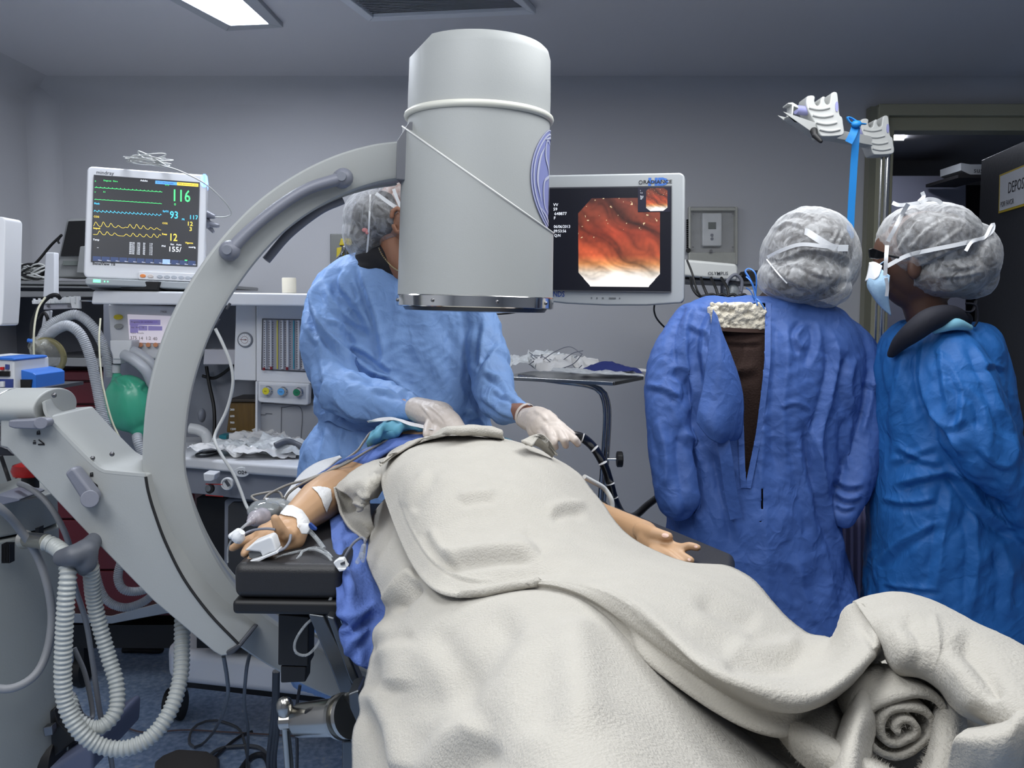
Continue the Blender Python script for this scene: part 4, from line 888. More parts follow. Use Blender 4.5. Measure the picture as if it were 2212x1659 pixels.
for a, b in (((444, 1045), (480, 1046)), ((444, 1069), (482, 1072))): g.slab([a, (b[0], b[1]), (b[0], b[1]+1.5), (a[0], a[1]+1.5)], 2.488, .004)
g.build('red_outline', M('outline_red', (170, 40, 36)), md, smooth=0)
g = G(); g.slab([(438, 1022), (465, 1024), (462, 1038), (455, 1041), (440, 1040)], 2.47, .05); g.build('latch', m_aw, md, bevel=.004)
# lower carcass with drawers
g = G(); g.slab([(425, 1076), (740, 1078), (740, 1400), (425, 1400)], 2.72, .4); g.build('carcass', M('carcass_black', (22, 22, 26), .5), an)
g = G(); out = [(484, 1083), (492, 1077), (740, 1079), (740, 1340), (482, 1340)]; g.slab(out, 2.6, .12); dr = g.build('drawer', m_ag, an, bevel=.006, seg=3)
g = G(); g.slab([(492, 1094), (503, 1084), (740, 1086), (740, 1330), (490, 1330)], 2.595, .02); g.build('drawer_front', M('drawer_dark', (60, 60, 62), .5), dr, bevel=.004)
zb = P(500, 1392, 2.85)[2]
g = G(); bl = [PZ(352, 1400, zb)]
plan = [(P(358, 1400, 2.85)[0], 2.86), (P(358, 1400, 2.85)[0]+.04, 2.80), (P(760, 1400, 2.85)[0], 2.66), (P(820, 1400, 2.85)[0], 3.1), (P(375, 1400, 2.85)[0], 3.1)]
colm(g, [np.array(p) for p in plan], zb-.115, zb); bs = g.build('base', M('base_white', (236, 238, 242), .25), an, bevel=.03, seg=5)
g = G(); colm(g, [np.array(p)+[.0, .06] for p in plan], zb-.15, zb-.11); g.build('base_shadow', m_black, an)  # black slab standing in for the shadow beneath the white base
for x_, Y_ in ((378, 3.02), (730, 3.0)):
    g = G(); c = P(x_, 1500, Y_); zc = .055; g.cyl([c[0]-.03, Y_, zc], [c[0]-.012, Y_, zc], .055, 28); g.cyl([c[0]+.012, Y_, zc], [c[0]+.03, Y_, zc], .055, 28); wh = g.build('castor_wheel', m_black, an, bevel=.004)
    g = G(); g.box([c[0], Y_+.01, .09], (.022, .07, .09)); g.build('castor_fork', m_ag, an, bevel=.006)
# cup on top
g = G(); c = P(625, 633, 2.8); g.lathe([(0, .021), (.001, .0222), (.046, .0222), (.048, .021), (.047, .0195), (.03, .019), (.03, .001)], c, (0, 0, 1), 36)
tag(g.build('cup', M('cup_cream', (214, 208, 190), .5), smooth=35), 'small cream cup standing on top of the anaesthesia machine', 'cup')
# breathing hose holder
hh = thing('hose_holder', 'white comb-shaped breathing hose holder on a post', 'hose holder', P(120, 670, 2.72))
g = G(); g.slab([(68, 649), (168, 640), (170, 667), (155, 666), (152, 655), (69, 657)], 2.72, .02); bar_ = g.build('comb', m_white, hh, bevel=.002)
for i in range(9):
    x_ = 71+i*11; g = G(); g.slab([(x_, 645-i*.7), (x_+2, 645-i*.7), (x_+2, 656-i*.2), (x_, 656-i*.2)], 2.712, .01); g.build('tooth', m_white, bar_)
g = G(); g.slab([(95, 657), (160, 655), (160, 667), (93, 669)], 2.73, .015); pl_ = g.build('bracket_plate', M('bracket_pale', (176, 176, 184)), hh, bevel=.002)
for x_ in (104, 149): g = G(); g.cyl(P(x_, 661, 2.72), P(x_, 661, 2.73), .004, 10); g.build('screw', m_screw, pl_)
g = G(); g.slab([(98, 545), (118, 545), (118, 640), (92, 642)], 2.9, .03); g.build('post', m_aw, hh, bevel=.004)
g = G(); g.slab([(94, 672), (108, 670), (100, 735), (84, 735)], 2.74, .02); g.build('post', m_aw, hh, bevel=.004)
g = G(); g.cyl(P(168, 650, 2.73), P(200, 650, 2.75), .003, 8); g.build('rod', m_chrome, hh)
m_bh = M('breathing_hose_clear', (186, 190, 196), .3, alpha=.86)
for pts, lab in (([(93, 738, 2.62), (108, 722, 2.6), (128, 708, 2.58), (150, 704, 2.57), (175, 724, 2.57), (195, 772, 2.58), (208, 830, 2.6), (220, 890, 2.6), (238, 945, 2.6), (262, 1000, 2.6), (285, 1060, 2.62)], 'front corrugated breathing hose arching from the face mask'),
                 ([(88, 735, 2.66), (105, 705, 2.68), (135, 688, 2.7), (165, 680, 2.7), (195, 700, 2.7), (218, 735, 2.72), (232, 775, 2.74), (240, 812, 2.76)], 'rear corrugated breathing hose passing under the hose holder comb'),
                 ([(318, 1000, 2.62), (300, 960, 2.62), (296, 940, 2.64)], 'short corrugated breathing hose below the green bag')):
    g = G(); g.tube(pxs(pts), .0145, 14, step=.0011, corr=(.0055, .0011)); tag(g.build('breathing_hose', m_bh, smooth=180), lab, 'hose')
g = G(); q = P(105, 768, 2.6)
g.tube([q+np.array([.044*math.cos(t), -.012*math.sin(t), .046*math.sin(t)]) for t in np.linspace(0, 2*math.pi, 24, endpoint=False)], .009, 12, closed=True)
mk = thing('breathing_mask', 'transparent face mask with yellowish cushion hanging from the hoses', 'mask', q-[0, 0, .05]); g.build('cushion', M('cushion_yellow', (150, 142, 100), .25, alpha=.75), mk, smooth=180)
g = G(); V = []; 
for r_, d_ in ((.042, 0), (.038, -.02), (.028, -.036), (.015, -.044), (.013, -.06)): V.append([q+np.array([-.0+r_*math.cos(t)+d_*.25, d_, r_*math.sin(t)-d_*.5]) for t in np.linspace(0, 2*math.pi, 29)])
g.grid(np.array(V)); g.build('dome', film('clear_dome', (190, 190, 180), .15, .5, 30, .15), mk, smooth=180)
g = G(); g.cyl(P(82, 735, 2.6), P(80, 755, 2.58), .018, 20); g.chain([P(80, 750, 2.58), P(98, 742, 2.58)], [.014, .014]); g.build('elbow', film('clear_dome', (190, 190, 180), .15, .5, 30, .15), mk, smooth=60)
g = G(); g.cyl(P(60, 735, 2.56), P(72, 738, 2.56), .006, 12); g.build('sampling_cap', M('pump_blue', (46, 110, 200)), mk, bevel=.001)
for pts, r_, mm_, lab, nm in (([(98, 642, 2.6), (82, 668, 2.58), (74, 710, 2.55), (73, 760, 2.54), (77, 800, 2.54), (76, 850, 2.54)], .003, M('tube_cream', (206, 204, 180), .35), 'thin cream sampling tube bowing left of the breathing mask', 'sampling_tube'),
    ([(70, 735, 2.66), (70, 700, 2.66), (84, 665, 2.66), (105, 642, 2.66), (122, 637, 2.66), (130, 645, 2.67)], .0062, m_black, 'thick black cable arching over the hose holder comb', 'power_cable'),
    ([(85, 690, 2.7), (95, 676, 2.7), (103, 690, 2.7), (101, 712, 2.72)], .0052, m_black, 'short black cable loop under the hose holder', 'power_cable'),
    ([(217, 688, 2.62), (214, 740, 2.58), (219, 810, 2.55), (226, 850, 2.54), (244, 915, 2.53), (275, 975, 2.52), (296, 1010, 2.52)], .0028, M('tube_cream', (206, 204, 180)), 'thin cream tube running down past the green reservoir bag', 'sampling_tube'),
    ([(465, 710, 2.3), (480, 740, 2.3), (498, 785, 2.3), (503, 830, 2.3), (490, 885, 2.3), (466, 935, 2.28), (465, 955, 2.26), (480, 985, 2.24), (505, 1025, 2.22), (520, 1060, 2.2), (531, 1090, 2.18), (548, 1120, 2.15)], .0042, M('cable_white', (206, 208, 206), .4), 'white cable hanging from the arc in front of the flowmeter column', 'cable'),
    ([(440, 795, 2.3), (440, 760, 2.3)], .001, m_black, None, None)):
    if nm is None: continue
    g = G(); g.tube(pxs(pts), r_, 10); tag(g.build(nm, mm_, smooth=60), lab, 'cable' if 'cable' in nm else 'tube')
for (x_, y_, rr_) in ((493, 661, 0), (469, 695, 0)):
    g = G(); g.cyl(P(x_-3, y_+7, 2.28), P(x_+4, y_-6, 2.28), .0035, 10); g.build('cable_clip', m_dgrey, carm)
g = G(); g.slab([(268, 982), (275, 975), (283, 980), (281, 990), (287, 994), (282, 1002), (272, 999), (267, 992)], 2.5, .02); tag(g.build('tube_clamp', M('clamp_blue', (28, 70, 180), .35), bevel=.003), 'small blue clamp on the cream tube beside the c-arm', 'clamp')
# things lying on the worktop
m_paper = M('sterile_paper', (208, 208, 208), .5, bump=.15, bscale=60)
m_poly = film('clear_poly_wrap', (216, 220, 222), .55, .8, 40, .25)
def wrap(name, cx, cy, z, L_, W_, ang, tilt, sd, mat, label, cat='package', group=None, amp=.012, hump_=0.0, par=None, n=18):
    q = PZ(cx, cy, z) if z is not None else None
    r1 = Matrix.Rotation(ang, 3, 'Z')@Matrix.Rotation(tilt[0], 3, 'X')@Matrix.Rotation(tilt[1], 3, 'Y')
    uu, vv = np.meshgrid(np.linspace(-1, 1, n), np.linspace(-1, 1, n)); X = np.stack([uu*L_/2, vv*W_/2, 0*uu], -1).reshape(-1, 3)
    X[:, 2] += amp*(ridged(X*[28, 28, 28]+sd*7.3, sd, 3)-.5)*2+hump_*(1-uu.ravel()**2)*(1-vv.ravel()**2)+.004
    X = X@np.array(r1).T; X[:, 2] -= X[:, 2].min()-.001; X = X+q
    g = G(); g.grid(X.reshape(n, n, 3)); o = g.build(name, mat, smooth=50, solid=.0008); tag(o, label, cat, group); return o
specs = [(470, 985, .16, .09, .2, 'flat white paper sheet at the left end of the worktop'), (520, 978, .2, .09, -.1, 'open sterile wrapper lying flat beside the teal box'), (560, 968, .18, .08, .35, 'crumpled wrapper on the worktop behind the flat ones'), (590, 978, .2, .09, -.3, 'curled clear wrapper with tubing at the middle of the worktop'),
         (610, 962, .18, .08, .5, 'clear wrapper leaning against the lower panel of the machine'), (625, 985, .2, .1, -.15, 'wide clear wrapper at the front edge by the surgeon'), (575, 988, .18, .07, .1, 'narrow wrapper sticking out over the worktop front'), (630, 955, .14, .1, .9, 'tall upright wrapper next to the surgeon gown'), (540, 958, .14, .06, -.6, 'pinkish open paper wrapper in front of the bellows chamber')]
for i, (cx_, cy_, L_, W_, a_, lb) in enumerate(specs):
    wrap('sterile_wrapper', cx_, cy_, WT+.002, L_, W_, a_, ((.5, .1) if i in (4, 7, 8) else (.15*(i % 3), .1)), 20+i, m_paper if i % 2 == 0 or i == 7 else m_poly, lb, 'wrapper', 'opened sterile wrappers on the worktop', .016, .01)
g = G(); g.slab([(473, 940), (489, 941), (489, 962), (471, 961)], 2.74, .05); tag(g.build('teal_box', M('teal_card', (24, 116, 130), .5), bevel=.002), 'small teal box standing on the worktop beside the elbow pipe', 'box')
for i, (x_, y_) in enumerate(((447, 980), (455, 972))):
    g = G(); q = PZ(x_, y_, WT+.004); g.tube([q+np.array([.028*math.cos(t), .05*math.sin(t), 0]) for t in np.linspace(0, 2*math.pi, 20, endpoint=False)], .003, 8, closed=True)
    tag(g.build('electrode_ring', m_dgrey, smooth=180), ['dark ring lying at the front left of the worktop', 'dark ring lying behind the other one on the worktop'][i], 'ring')
g = G(); q = PZ(620, 975, WT+.02); g.tube([q+np.array([x, y, z]) for x, y, z in ((-.03, -.02, .02), (0, 0, .03), (.03, 0, .02), (.06, -.02, .01))], .009, 10); tag(g.build('grey_clip', M('clip_grey', (84, 88, 96)), smooth=180), 'dark grey plastic clip on the wrappers by the surgeon', 'clip')
# ================================================================== MAROON TROLLEY
tr = thing('supply_trolley', 'dark maroon drawer trolley with steel rails behind the hoses', 'trolley', P(230, 1380, 3.3)*[1, 1, 0])
m_mar = M('maroon_lacquer', (92, 22, 34), .4); Yt = 3.2
g = G(); g.slab([(60, 800), (420, 800), (420, 1330), (60, 1330)], Yt+.02, .38); g.build('body', m_mar, tr, bevel=.004)
for y0_, y1_ in ((803, 822), (826, 872), (876, 930), (934, 1010), (1014, 1120), (1124, 1230), (1234, 1326)):
    g = G(); g.slab([(76, y0_), (410, y0_), (410, y1_), (76, y1_)], Yt, .025); dd_ = g.build('drawer', m_mar, tr, bevel=.004)
    if y0_ in (876, 1014): g = G(); g.slab([(177, y0_+6), (207, y0_+6), (207, y0_+26), (177, y0_+26)], Yt-.01, .012); g.build('drawer_label', M('label_grey', (96, 90, 90), .5), dd_)
g = G(); g.slab([(50, 770), (425, 778), (425, 797), (50, 790)], Yt-.04, .46); g.build('steel_top', m_steel, tr, bevel=.003)
g = G(); A = np.array([P(120, 1322, 3.3), P(375, 1302, 3.1), P(380, 1345, 3.1), P(120, 1368, 3.3)]); g.slab([(120, 1322), (240, 1330), (390, 1290), (390, 1320), (240, 1348), (120, 1345)], Yt-.06, .5); g.build('steel_rail', m_steel, tr, bevel=.003)
g = G(); g.slab([(120, 1350), (420, 1350), (420, 1400), (120, 1400)], Yt+.05, .35); g.build('underframe', m_black, tr)
for x_ in (175, 400):
    g = G(); c = P(x_, 1400, Yt+.1); g.cyl([c[0]-.015, c[1], .06], [c[0]+.015, c[1], .06], .06, 24); g.build('castor_wheel', m_black, tr)
    g = G(); g.box([c[0], c[1], .16], (.04, .04, .14)); g.build('castor_fork', m_black, tr)
for i, pts in enumerate(([(395, 1040, 2.5), (330, 1060, 2.5), (262, 1130, 2.5), (258, 1180, 2.5), (222, 1230, 2.5)],)): pass
for pts, lab in (([(280, 1180, 2.55), (262, 1215, 2.55), (255, 1250, 2.55), (270, 1275, 2.55), (310, 1275, 2.58), (350, 1255, 2.6)], 'upper pale breathing hose curl below the carrier arm'),
                 ([(200, 1160, 2.6), (205, 1230, 2.6), (225, 1290, 2.6), (265, 1312, 2.6), (310, 1300, 2.62), (345, 1270, 2.64)], 'lower pale breathing hose curl below the carrier arm')):
    g = G(); g.tube(pxs(pts), .0125, 12, step=.0012, corr=(.0055, .0010)); tag(g.build('breathing_hose', m_bh, smooth=180), lab, 'hose')
# ================================================================== ENDOSCOPY MONITOR
em = thing('endoscopy_monitor', 'large grey monitor showing the reddish endoscopy picture', 'monitor', P(1310, 660, 2.5))
E = Frame(P(1137, 379, 2.56), P(1479, 372, 2.46), P(1143, 652, 2.56))
g = G(); E.poly(g, [(0, .02), (.25, -.012), (.5, -.022), (.75, -.018), (.97, .005), (.985, .02), (.99, .05), (.998, .97), (.99, .988), (.97, .998), (.02, 1), (0, .98)], -.075, 0); m_nds = M('nds_grey', (166, 170, 172), .38); g.build('housing', m_nds, em, bevel=.006, seg=3)
S2 = Frame(P(1163, 408, 2.548), P(1449.5, 404, 2.464), P(1165, 625.5, 2.548)); kk = .0025
g = G(); S2.quad(g, -.01, -.014, 1.006, 1.012, 0, .002); g.build('bezel', m_dgrey, em, smooth=0)
g = G(); S2.quad(g, 0, 0, 1, 1, .001, kk); es_ = g.build('screen', M('endo_black', (10, 11, 20), .25, emit=.8), em, smooth=0)
def endo_mat():
    m = bpy.data.materials.new('endoscopy_picture'); m.use_nodes = True; nt = m.node_tree; b = nt.nodes['Principled BSDF']
    a = nt.nodes.new('ShaderNodeAttribute'); a.attribute_name = 'picture'
    nt.links.new(a.outputs['Color'], b.inputs['Emission Color']); b.inputs['Emission Strength'].default_value = 1.0; b.inputs['Base Color'].default_value = (.01, .01, .01, 1); b.inputs['Roughness'].default_value = .3
    return m
m_endo = endo_mat()
def endo_pic(fr, cl, cb, corners, n, name, k, seed=3, hole=None):
    """the picture on the screen, outline with cut corners in local 0..1"""
    uu, vv = np.meshgrid(np.linspace(0, 1, n), np.linspace(0, 1, n)); U = uu.ravel(); V_ = vv.ravel()
    X = np.stack([U*2.2, V_*2.2, 0*U+seed], 1)
    w = vnoise(X*1.5, seed)*.5+vnoise(X*3, seed+1)*.22
    f1 = np.abs(np.sin((V_+U*.55+w*.42)*7.5))**.7; f2 = np.abs(np.sin((V_+U*.75+w*.4)*15+1))**.9
    f3 = np.abs(np.sin((V_*1.1+U*.5+w*.8)*31+2)); dark = (1-f1)*.46*smoothstep(V_*3-.2)+(1-f2)*.18+(1-f3)*.09+.10*(vnoise(X*14, 77)-.5)
    base = np.stack([np.interp(V_, [0, .16, .26, .36, .6, .8, 1], [255, 255, 246, 214, 196, 152, 128]), np.interp(V_, [0, .16, .26, .36, .6, .8, 1], [250, 240, 160, 96, 76, 70, 62]), np.interp(V_, [0, .16, .26, .36, .6, .8, 1], [250, 222, 96, 58, 48, 48, 48])], 1)
    edge = V_+.05*np.sin(U*9)+.08*(vnoise(X*3, 8)-.5)-.10*np.abs(U-.45); wt_ = smoothstep((.15-edge)*9)[:, None]
    br = 1+.28*(vnoise(X*2.1, seed+5)-.5)-.15*U*V_
    c = base*(1-dark*(1-wt_[:, 0]))[:, None]*br[:, None]; c = c*(1-wt_)+np.array([254, 250, 250])*wt_
    sp = vnoise(X*26, 44)*vnoise(X*9, 45); c = np.where(((sp > .70) & (V_ > .55))[:, None], np.array([240, 214, 170]), c)
    c = np.clip(c, 0, 255)/255; c = np.where(c > .04045, ((c+.055)/1.055)**2.4, c/12.92)
    g = G(); A = np.array([fr.at(u, v, k) for u, v in zip(U, V_)]).reshape(n, n, 3)
    ids = np.arange(n*n).reshape(n, n); F_ = []
    for i in range(n-1):
        for j in range(n-1):
            u, v = (j+.5)/(n-1), (i+.5)/(n-1)
            if u/cl[0]+v/cb[0] < 1 or (1-u)/cl[1]+v/cb[1] < 1 or (1-u)/cl[2]+(1-v)/cb[2] < 1 or u/cl[3]+(1-v)/cb[3] < 1: continue
            if hole and u > hole[0] and v > hole[1]: continue
            F_.append((ids[i, j], ids[i, j+1], ids[i+1, j+1], ids[i+1, j]))
    me = bpy.data.meshes.new(name); me.from_pydata(A.reshape(-1, 3).tolist(), [], [tuple(int(q) for q in f) for f in F_])
    at_ = me.color_attributes.new('picture', 'FLOAT_COLOR', 'POINT'); at_.data.foreach_set('color', np.hstack([c, np.ones((len(c), 1))]).ravel())
    return link_mesh(name, me, m_endo, es_)
S3 = Frame(P(1249, 429, 2.522), P(1426, 427, 2.47), P(1250, 618.5, 2.522)); endo_pic(S3, (.15, .14, 1e-3, .17), (.16, .15, 1e-3, .17), None, 200, 'picture', kk, hole=(.735, .84))
S4 = Frame(P(1396, 407, 2.478), P(1442, 406, 2.466), P(1396, 456.5, 2.478)); g = G(); q_ = Frame(P(1378, 405, 2.483), P(1448, 404.5, 2.464), P(1378, 458, 2.483)); q_.quad(g, 0, 0, 1, 1, .003, .0035); g.build('inset_panel', M('inset_navy', (18, 18, 34), .3, emit=.8), es_, smooth=0)
endo_pic(S4, (.2, .2, .15, .15), (.14, .14, .12, .12), None, 90, 'inset_picture', .0048, 3)
g = G(); tt_ = lambda s_, x_, y_, h_, **k: g.text(s_, P(x_, y_, 2.532), E.u, E.v, m_px(h_, 2.53), **k)
tt_('VV', 1195, 445.5, 6.2); tt_('59', 1195, 455, 6.2); tt_('648877', 1197.5, 464.7, 6.2); tt_('F', 1196, 474, 6.2); tt_('06/06/2013', 1196, 492.5, 6, sx=.92); tt_('09:53:56', 1196, 502, 6, sx=.92); tt_('Q:N', 1197, 511.5, 6, sx=.9); tt_('Er:A3', 1230, 511.5, 6, sx=.8)
g.slab([(1222, 457), (1225.5, 457), (1225.5, 466), (1222, 466)], 2.53, .001)
for i, y_ in enumerate((413, 418, 425, 428, 431)): g.text(('I', 'V-4', 'Esam', 'Gast', 'A3'), P(1383, y_, 2.476), E.u, E.v, m_px(2.4, 2.48)) if False else g.text(('I', 'V-4', 'Esam', 'Gast', 'A3')[i], P(1383, y_, 2.476), E.u, E.v, m_px(2.4, 2.48))
g.build('readout', scr('glow_white', (214, 218, 226), .95), es_, smooth=0)
g = G(); E.text(g, 'NDS', .158, .045, m_px(11.5, 2.5), .0012, bold=.02, sx=.8); g.build('lettering', M('nds_blue', (40, 70, 140), .4), em, smooth=0)
g = G(); E.text(g, 'HD', .775, .905, m_px(15, 2.5), .0010, bold=.06, sx=1.3); g.build('lettering', M('hd_blue', (60, 110, 190), .4), em, smooth=0)
g = G(); E.text(g, 'RADIANCE', .745, .919, m_px(7, 2.5), .0020, bold=.02, sx=1.22); 
c_ = E.at(.73, .93, .0015); g.tube([c_+E.u*.005*math.cos(t)+E.v*.005*math.sin(t) for t in np.linspace(0, 2*math.pi, 16, endpoint=False)], .0008, 5, closed=True); g.build('lettering', M('ink_black', (24, 24, 28)), em, smooth=0)
g = G()
for u_, w_ in ((.405, .008), (.44, .008), (.475, .012), (.52, .045), (.585, .008)): E.quad(g, u_, .03, u_+w_, .042, 0, .0012)
g.build('front_keys', M('key_dark', (104, 108, 110), .4), em, smooth=0)
arm_ = [E.at(.35, .5, -.07), E.at(.1, .48, -.14), P(1100, 520, 2.9), P(1020, 540, 2.98)]
g = G(); g.tube(arm_, .022, 14); g.build('support_arm', m_grey, em, smooth=60)
q_ = P(1010, 540, 2.99); g = G(); g.cyl([q_[0], q_[1], .03], [q_[0], q_[1], q_[2]+.05], .024, 20); g.box([q_[0], q_[1], .04], (.45, .45, .05)); g.build('support_pole', m_grey, em)
g = G(); g.tube(pxs([(1414, 655, 2.6), (1413, 672, 2.65), (1420, 690, 2.7), (1440, 711, 2.75), (1475, 740, 2.8)]), .0028, 8); tag(g.build('cable', m_black, smooth=60), 'thin black cable hanging below the endoscopy monitor', 'cable')
g = G(); g.tube(pxs([(1060, 679, 2.6), (1085, 678, 2.62), (1112, 675, 2.65), (1135, 668, 2.66), (1155, 645, 2.62)]), .0024, 8); tag(g.build('cable', m_black, smooth=60), 'thin black cable between the surgeon and the round detector', 'cable')
# ================================================================== VIDEO UNIT, CABLES
vu = thing('video_processor', 'white endoscopy unit with dark lettering under the thermostat', 'medical device', P(1540, 606, 3.2))
g = G(); g.slab([(1470, 560), (1494, 561), (1560, 567), (1592, 570), (1595, 580), (1593, 606), (1560, 604), (1470, 596)], 3.1, .3); g.build('housing', m_offw, vu, bevel=.01, seg=3)
g = G(); g.text('OLYMPUS', P(1529, 594, 3.095), rt, upv, m_px(7, 3.1), bold=.01); g.build('lettering', M('ink_grey', (56, 58, 64)), vu, smooth=0)
g = G(); g.slab([(1480, 603), (1640, 609), (1640, 614), (1480, 608)], 3.12, .3); g.build('tray', m_dgrey, vu); 
g = G(); g.slab([(1565, 610), (1572, 610), (1572, 700), (1565, 700)], 3.3, .03); g.cyl([P(1568, 700, 3.35)[0], 3.35, .02], P(1568, 610, 3.35), .02, 16); g.build('stand_pole', m_grey, vu)
g = G(); q_ = P(1568, 700, 3.35); g.box([q_[0], 3.35, .04], (.4, .4, .06)); g.build('stand_base', m_dgrey, vu, bevel=.01)
for i in range(4):
    g = G(); x_ = 1492+i*22
    g.tube(pxs([(x_, 600, 3.05), (x_+4+i*3, 622, 3.0), (x_+20, 640+i*2, 2.98), (x_+48, 636, 2.98), (x_+62, 650, 2.95)]), .005, 8)
    tag(g.build('video_cable', m_black, smooth=60), ['leftmost', 'second from the left', 'third from the left', 'rightmost'][i]+' of the tangled black cables below the endoscopy unit', 'cable', 'tangled black cables below the endoscopy unit')
g = G(); g.tube(pxs([(1484, 562, 2.95), (1495, 590, 2.92), (1505, 625, 2.9), (1518, 650, 2.9), (1530, 690, 2.9)]), .0035, 8); tag(g.build('cable', m_black, smooth=60), 'thin black cable at the right rim of the endoscopy monitor', 'cable')
g = G(); q_ = P(1580, 640, 3.15); g.lathe([(0, .025), (.05, .026), (.06, .018), (.075, .016), (.08, .016)], q_-[0, 0, .02], (0, 0, 1), 24); bt_ = thing('suction_bottle', 'clear bottle with grey tube beside the endoscopy unit', 'bottle', q_); g.build('bottle_body', film('clear_bottle', (176, 184, 186), .35, .6, 12, .2), bt_, smooth=50)
g = G(); g.slab([(1598, 626), (1628, 626), (1628, 640), (1598, 640)], 3.1, .1); g.build('lid', M('bracket_pale', (176, 176, 184)), bt_, bevel=.003)
g = G(); g.tube(pxs([(1568, 625, 3.1), (1572, 606, 3.1), (1588, 593, 3.1), (1602, 606, 3.1), (1601, 630, 3.1)]), .006, 10); g.build('tube', m_grey, bt_, smooth=60)
g = G(); g.slab([(1616, 584), (1645, 584), (1642, 605), (1637, 618), (1615, 615)], 3.15, .12); tag(g.build('camera_head', m_black, bevel=.006), 'black box-shaped camera head behind the blue gown tie', 'camera')
g = G(); g.ell(P(1600, 596, 3.12), (.01, .014, .009), 14, 10); tag(g.build('suction_valve', m_black, smooth=180), 'small black valve knob left of the camera head', 'valve')
# ================================================================== TRAY STAND
ts = thing('tray_stand', 'stainless steel instrument tray stand against the back wall', 'tray stand', P(1290, 1300, 3.0)*[1, 1, 0])
tz_ = P(1325, 823, 2.75)[2]
A = np.array([P(1090, 800, 2.95), P(1325, 823, 2.72), P(1388, 820, 2.95), P(1150, 798, 3.2)]); A[:, 2] = tz_
g = G(); g.prism(A, A-[0, 0, .012]); 
for i in range(4):
    j = (i+1) % 4; a, b = A[i], A[j]; n_ = np.cross(b-a, [0, 0, 1.]); n_ /= np.linalg.norm(n_); g.prism(np.array([a, b, b+[0, 0, .012], a+[0, 0, .012]])-[0, 0, .012], np.array([a, b, b+[0, 0, .012], a+[0, 0, .012]])-[0, 0, .012]+n_*.004)
g.build('tray', m_steel, ts, bevel=.002)
for dx_, dY in ((0, 0), (9, .03)):
    g = G(); g.tube(pxs([(1120+dx_, 812, 2.95+dY), (1200+dx_, 824, 2.9+dY), (1262+dx_, 832, 2.88+dY), (1291+dx_, 842, 2.88+dY), (1303+dx_, 862, 2.88+dY), (1307+dx_, 900, 2.88+dY), (1303+dx_, 980, 2.88+dY), (1296+dx_, 1080, 2.88+dY), (1290+dx_, 1200, 2.88+dY), (1284+dx_, 1400, 2.88+dY), (1280+dx_, 1590, 2.88+dY)]), .0075, 14); g.build('leg', m_chrome, ts, smooth=60)
g = G(); g.cyl(P(1312, 992, 2.85), P(1332, 992, 2.85), .004, 12); kn = g.build('knob_stem', m_chrome, ts)
g = G(); g.cyl(P(1332, 992, 2.85), P(1345, 992, 2.85), .027, 10); g.build('clamp_knob', m_black, kn, bevel=.004)
q_ = P(1290, 1600, 2.9); g = G(); g.box([q_[0]-.1, 2.9, .03], (.5, .05, .03)); g.box([q_[0]-.3, 2.9, .03], (.05, .4, .03)); g.build('foot', m_steel, ts, bevel=.004)
dz_ = tz_+.004
for i, (cx_, cy_, L_, W_, a_, mt, lb) in enumerate([(1150, 797, .22, .12, .3, m_poly, 'crumpled clear wrap heap at the left end of the tray'), (1180, 794, .2, .14, -.4, m_poly, 'tall crumpled clear wrap beside the first heap on the tray'), (1225, 802, .24, .12, .1, m_paper, 'white paper wrap under the thin grey wires on the tray'), (1290, 812, .3, .12, -.1, m_poly, 'wide flat clear bag hanging over the tray front'), (1360, 805, .2, .08, .2, m_paper, 'white folded sheet at the right end of the tray')]):
    wrap('plastic_wrap', cx_, cy_, dz_, L_, W_, a_, (.2 if i < 3 else .03, .05), 60+i, mt, lb, 'wrapper', 'wrappers on the instrument tray', .022 if i < 3 else .006, .02 if i < 3 else .004)
wrap('blue_cloth', 1318, 806, dz_+.004, .2, .12, .1, (.0, .0), 70, M('navy_cloth', (26, 40, 104), .8), 'small dark blue cloth folded on the instrument tray', 'cloth', None, .008, .03)
g = G()
for i in range(5):
    g.tube([PZ(1140+30*j+random.uniform(-8, 8), 800+j*1.5, dz_)+np.array([0, random.uniform(-.03, .03), .02+.03*math.sin(j*1.3+i)+.01*i]) for j in range(5)], .0016, 6)
tag(g.build('wire_bundle', m_grey, smooth=180), 'loose thin grey wires on top of the tray wrappers', 'wire')
# ================================================================== SCOPE HANGER ON POLE WITH TOURNIQUET
m_hk = M('hook_plastic', (182, 184, 182), .45)
hp = thing('scope_hanger', 'pole with two white scope hooks on an angled bar', 'stand', P(1918, 700, 2.9)*[1, 1, 0])
g = G(); q_ = P(1918, 330, 2.9); g.cyl([q_[0], 2.9, .03], q_, .0085, 20); g.cyl([q_[0]-.016, 2.91, .03], q_-[.016, -.01, 0], .004, 12); g.build('pole', m_chrome, hp)
g = G(); g.box([q_[0], 2.9, .03], (.42, .06, .04)); g.box([q_[0], 2.9, .03], (.06, .42, .04)); g.build('foot', m_dgrey, hp, bevel=.008)
g = G(); a_, b_ = P(1712, 268, 2.62), P(1925, 318, 2.95)
g.prism(np.array([P(1716, 262, 2.6), P(1756, 270, 2.66), P(1925, 302, 2.93), P(1925, 322, 2.93), P(1760, 290, 2.66), P(1704, 251, 2.58)]), np.array([P(1716, 262, 2.6), P(1756, 270, 2.66), P(1925, 302, 2.93), P(1925, 322, 2.93), P(1760, 290, 2.66), P(1704, 251, 2.58)])+[0, .05, 0])
g.build('cross_bar', m_hk, hp, bevel=.005, seg=3)
g = G(); g.slab([(1702, 222), (1713, 221), (1724, 228), (1725, 234), (1715, 230), (1713, 249), (1716, 251), (1714, 253), (1701, 252), (1701, 250), (1710, 248), (1711, 226), (1702, 225)], 2.6, .05); g.build('end_hook', m_hk, hp, bevel=.003)
